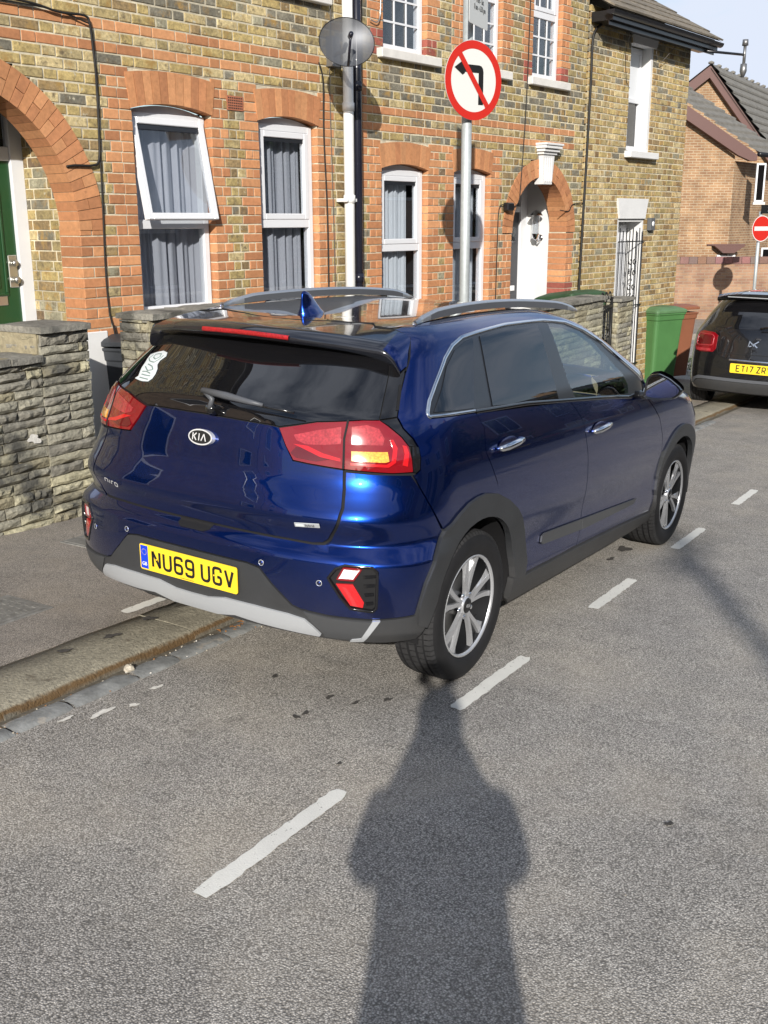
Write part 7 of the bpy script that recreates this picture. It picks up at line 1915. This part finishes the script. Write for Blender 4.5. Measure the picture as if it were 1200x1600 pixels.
# ---- cabin seen through the front window
b=MB(); b.box(1.55,2.15,-.66,.66,.70,.97,bev=.05); b.box(1.50,1.70,-.62,-.20,.93,1.00,bev=.03); b.build('dashboard',M['cabin'],car)
for s_ in(-1,1):
    b=MB(); b.box(.95,1.40,s_*.36-.24,s_*.36+.24,.40,.58,bev=.05); b.prism([(.92,.55),(1.05,.55),(.86,1.10),(.76,1.10)],s_*.36-.22,s_*.36+.22); b.box(.72,.82,s_*.36-.12,s_*.36+.12,1.13,1.28,bev=.04); b.build('seat',M['seat'],car)
b=MB(); P=[(1.52+.07*math.cos(a)*.5,-.36+.18*math.sin(a),.95+.17*math.cos(a)) for a in [2*math.pi*k/24 for k in range(25)]]; b.tube(P,.014,8); b.box(1.50,1.56,-.46,-.26,.92,.98,bev=.02); b.build('steering_wheel',M['cabin'],car)
b=MB(); b.box(1.62,1.66,-.12,.12,1.33,1.40,bev=.015); b.build('interior_mirror',M['black'],car)
b=MB(); b.box(-.3,1.9,-.7,.7,.30,.32); b.box(.55,.62,-.66,.66,.35,1.42); b.build('cabin_lining',M['gap'],car)
# ------------------------------------------------------------------ the black hatchback down the street
DT=[
(.17,.76,-.50,.50,3.0,3.25,.6,2.6,.17),(.24,.82,-.60,.52,3.0,3.28,.6,2.6,.24),(.36,.845,-.655,.52,3.0,3.30,.6,2.6,.36),(.50,.850,-.665,.52,2.9,3.30,.6,2.6,.50),(.62,.855,-.655,.52,2.8,3.28,.6,2.6,.62),
(.72,.857,-.635,.52,2.7,3.25,.6,2.5,.72),(.82,.855,-.615,.52,2.6,3.18,.6,2.5,.82),(.90,.845,-.595,.52,2.6,3.0,.7,2.5,.90),(.98,.815,-.560,.52,2.6,2.5,.6,2.5,.98),(1.06,.775,-.50,.50,2.6,2.25,.5,2.7,1.06),
(1.20,.705,-.39,.46,2.6,1.95,.45,2.8,1.20),(1.32,.640,-.30,.42,2.6,1.7,.42,2.8,1.31),(1.40,.585,-.26,.40,2.5,1.5,.42,2.6,1.38),(1.50,.50,-.22,.40,2.4,1.35,.42,2.5,1.42),(1.65,.38,-.15,.40,2.3,1.2,.42,2.4,1.435),(1.80,.20,-.05,.40,2.2,1.0,.42,2.2,1.44),(2.0,.002,.05,.4,2.,.8,.4,2.,1.44)]
DS=Shape(DT,bulge=False)
M['dpaint']=mat('black_car_paint',(.006,.006,.007),.25,coat=1,coatr=.01)
ds=empty('parked_car',(13.66,2.92,gz(13.66)),(0,math.atan(SLOPE),R_(-.5)),label='black hatchback parked ahead at the kerb, cut off by the photo edge',cat='car')
ds.rotation_euler=(R_(1.2),math.atan(SLOPE),R_(-.5))
XD=lambda x,w:('x',x,w)
panel(DS,'body',[('y',0,.24),(.3,.24),(.6,.24),(1,.24),XD(0,.22),XD(1.2,.2),XD(2.45,.22),(2.5,.24),(3.0,.24),(3.0,1.0),(2.6,1.0),(2.34,1.0),(2.3,1.06),(2.3,1.35),(2.3,1.5),(1.5,1.5),(1,1.5),(.5,1.5),('y',0,1.5)],M['dpaint'],ds,gap=0,grid=.04,join=True,holes=[[XD(.36*math.cos(R_(a)),.31+.36*math.sin(R_(a))) for a in range(-8,190,12)]])
U=np.linspace(0,3,60);Wv=np.linspace(1.48,2.0,12);uu,ww=np.meshgrid(U,Wv,indexing='ij'); b=MB()
for sd in(-1,1):
    X=DS.S(uu,ww,sd); n_=12; b.add([tuple(map(float,q)) for q in X.reshape(-1,3)],[(i*n_+j,(i+1)*n_+j,(i+1)*n_+j+1,i*n_+j+1) if sd==-1 else (i*n_+j,i*n_+j+1,(i+1)*n_+j+1,(i+1)*n_+j) for i in range(59) for j in range(n_-1)],smooth=True)
b.build('roof',M['dpaint'],ds)
panel(DS,'rear_window',[('y',0,.995),(.30,.99),(.44,1.0),(.485,1.05),(.50,1.16),(.46,1.27),(.3,1.31),('y',0,1.315)],M['privacy'],ds,off=.003,gap=0,join=True,grid=.03)
panel(DS,'side_window',[XD(-.05,1.02),XD(.9,.99),XD(2.0,.96),XD(1.6,1.25),XD(1.1,1.33),XD(.3,1.31),XD(.05,1.22)],M['privacy'],ds,off=.003,gap=0,grid=.04)
dl=panel(DS,'tail_lamp',[(.38,.74),(.40,.70),(.52,.69),(.60,.71),(.625,.75),(.62,.88),(.60,.925),(.53,.94),(.42,.93),(.385,.90)],M['redlens'],ds,off=.008,th=.02,gap=0,grid=.02,dome=.006)
for s_,l_ in zip((-1,1),dl):
    strip(DS,'light_ring',[(.42,.775),(.56,.765),(.585,.79),(.585,.88),(.565,.90),(.43,.90),(.41,.875),(.41,.79)],M['redpale'],l_,width=.012,off=.020,closed=True,sides=(s_,))
    panel(DS,'dark_cell',[(.43,.79),(.565,.78),(.565,.885),(.43,.885)],M['reddark'],l_,off=.018,gap=0,grid=.02,sides=(s_,))
    panel(DS,'lower_lens',[(.42,.705),(.56,.70),(.58,.735),(.42,.735)],M['redpale'],l_,off=.018,gap=0,grid=.02,sides=(s_,))
panel(DS,'bumper_strip',[('y',0,.405),(.40,.41),(.50,.405),(.56,.37),(.60,.30),(.585,.295),(.53,.355),(.46,.375),('y',0,.37)],M['railin'],ds,off=.010,gap=0,join=True,grid=.03)
panel(DS,'diffuser',[('y',0,.365),(.45,.37),(.52,.35),(.58,.29),(.5,.25),('y',0,.24)],M['clad'],ds,off=.006,gap=0,join=True,grid=.03)
strip(DS,'chrome_bar',[('y',0.001,.625),('y',.15,.626),('y',.29,.628)],M['chrome'],ds,width=.022,off=.008)
strip(DS,'tailgate_seam',[('y',.001,.70),('y',.45,.70),(.37,.74),(.37,.92),(.44,.99)],M['gap'],ds,width=.007,off=.0012,th=0)
panel(DS,'plate_recess',[('y',0,.625),('y',.33,.63),('y',.28,.46),('y',0,.45)],M['black'],ds,off=.001,gap=0,join=True,grid=.03)
pd=plate(ds,rearM(-.678,0,.535,3),'ET17 ZRY',False)
b=MB()
b.add([(-.055,0,.035),(.012,0,-.012),(.012,0,-.030),(-.055,0,-.030)],[(0,3,2,1)]); b.add([(-.045,0,.04),(-.055,0,.035),(.0,0,.0),(.05,0,.028),(.055,0,.038),(.02,0,.012),(.055,0,-.03),(.03,0,-.012),(.012,0,-.012)],[(0,1,2,5,4),]); 
b=MB(); ribbon(b,[(-.055,-.032),(-.045,.035),(.010,-.018)],.012,-.001); ribbon(b,[(-.055,-.028),(-.02,-.018)],.012,-.001); ribbon(b,[(.060,.040),(.012,.006),(-.008,-.002)],.012,-.001); ribbon(b,[(.012,.004),(.030,-.018),(.052,-.034)],.012,-.001)
o=b.build('emblem',M['chrome'],ds); o.matrix_basis=rearM(-.632,.03,.825,-12)
b=MB(); b.tube([(0,-.03,0),(.10,-.05,.02),(.34,-.04,.04)],[.014,.014,.008],8); o=b.build('rear_wiper',M['black'],ds); o.matrix_basis=rearM(-.560,-.02,1.0,-20)
# roof spoiler with bright strip
b=MB(); V=[];F=[]
for k in range(25):
    y=-.60+1.2*k/24; e=(abs(y)/.60)**3; V+=[(-.20,y,1.428-.05*e),(-.40+.10*e,y,1.405-.06*e),(-.40+.10*e,y,1.375-.06*e),(-.27,y,1.33-.03*e)]
for k in range(24):
    for j in range(3): F.append((k*4+j,k*4+j+1,k*4+5+j,k*4+4+j)[::1])
b.add(V,F,smooth=False); so=b.build('spoiler',M['dpaint'],ds); b=MB()
for k in range(24):
    y0,y1=-.45+.9*k/24,-.45+.9*(k+1)/24; b.add([(-.401,y0,1.366),(-.401,y1,1.366),(-.399,y1,1.356),(-.399,y0,1.356)],[(0,1,2,3)])
b.build('brake_light',M['silver'],so)
for (x,s_) in ((0,-1),(0,1),(2.46,-1),(2.46,1)):
    wt=wheel(ds,(x,s_*.735,.31),s_); wt.scale=(.96,.96,.96)
b=MB(); b.box(-.4,3.0,-.7,.7,.2,.24); b.build('underbody',M['clad'],ds)
# hide the mirrored twin look of both cars' interiors with seats in the hatchback
for s_ in(-1,1):
    b=MB(); b.box(.2,.3,s_*.33-.22,s_*.33+.22,.6,1.05,bev=.04); b.build('rear_seat',M['seat'],ds)

c2=copy_tree(ds); relabel(c2,(10.6,-4.75,gz(10.6)),(0,math.atan(SLOPE),0),label='dark hatchback parked across the road, mirrored in the blue car doors')
c3=copy_tree(ds); relabel(c3,(17.2,-4.8,gz(17.2)),(0,math.atan(SLOPE),0),label='second dark hatchback parked farther down across the road')
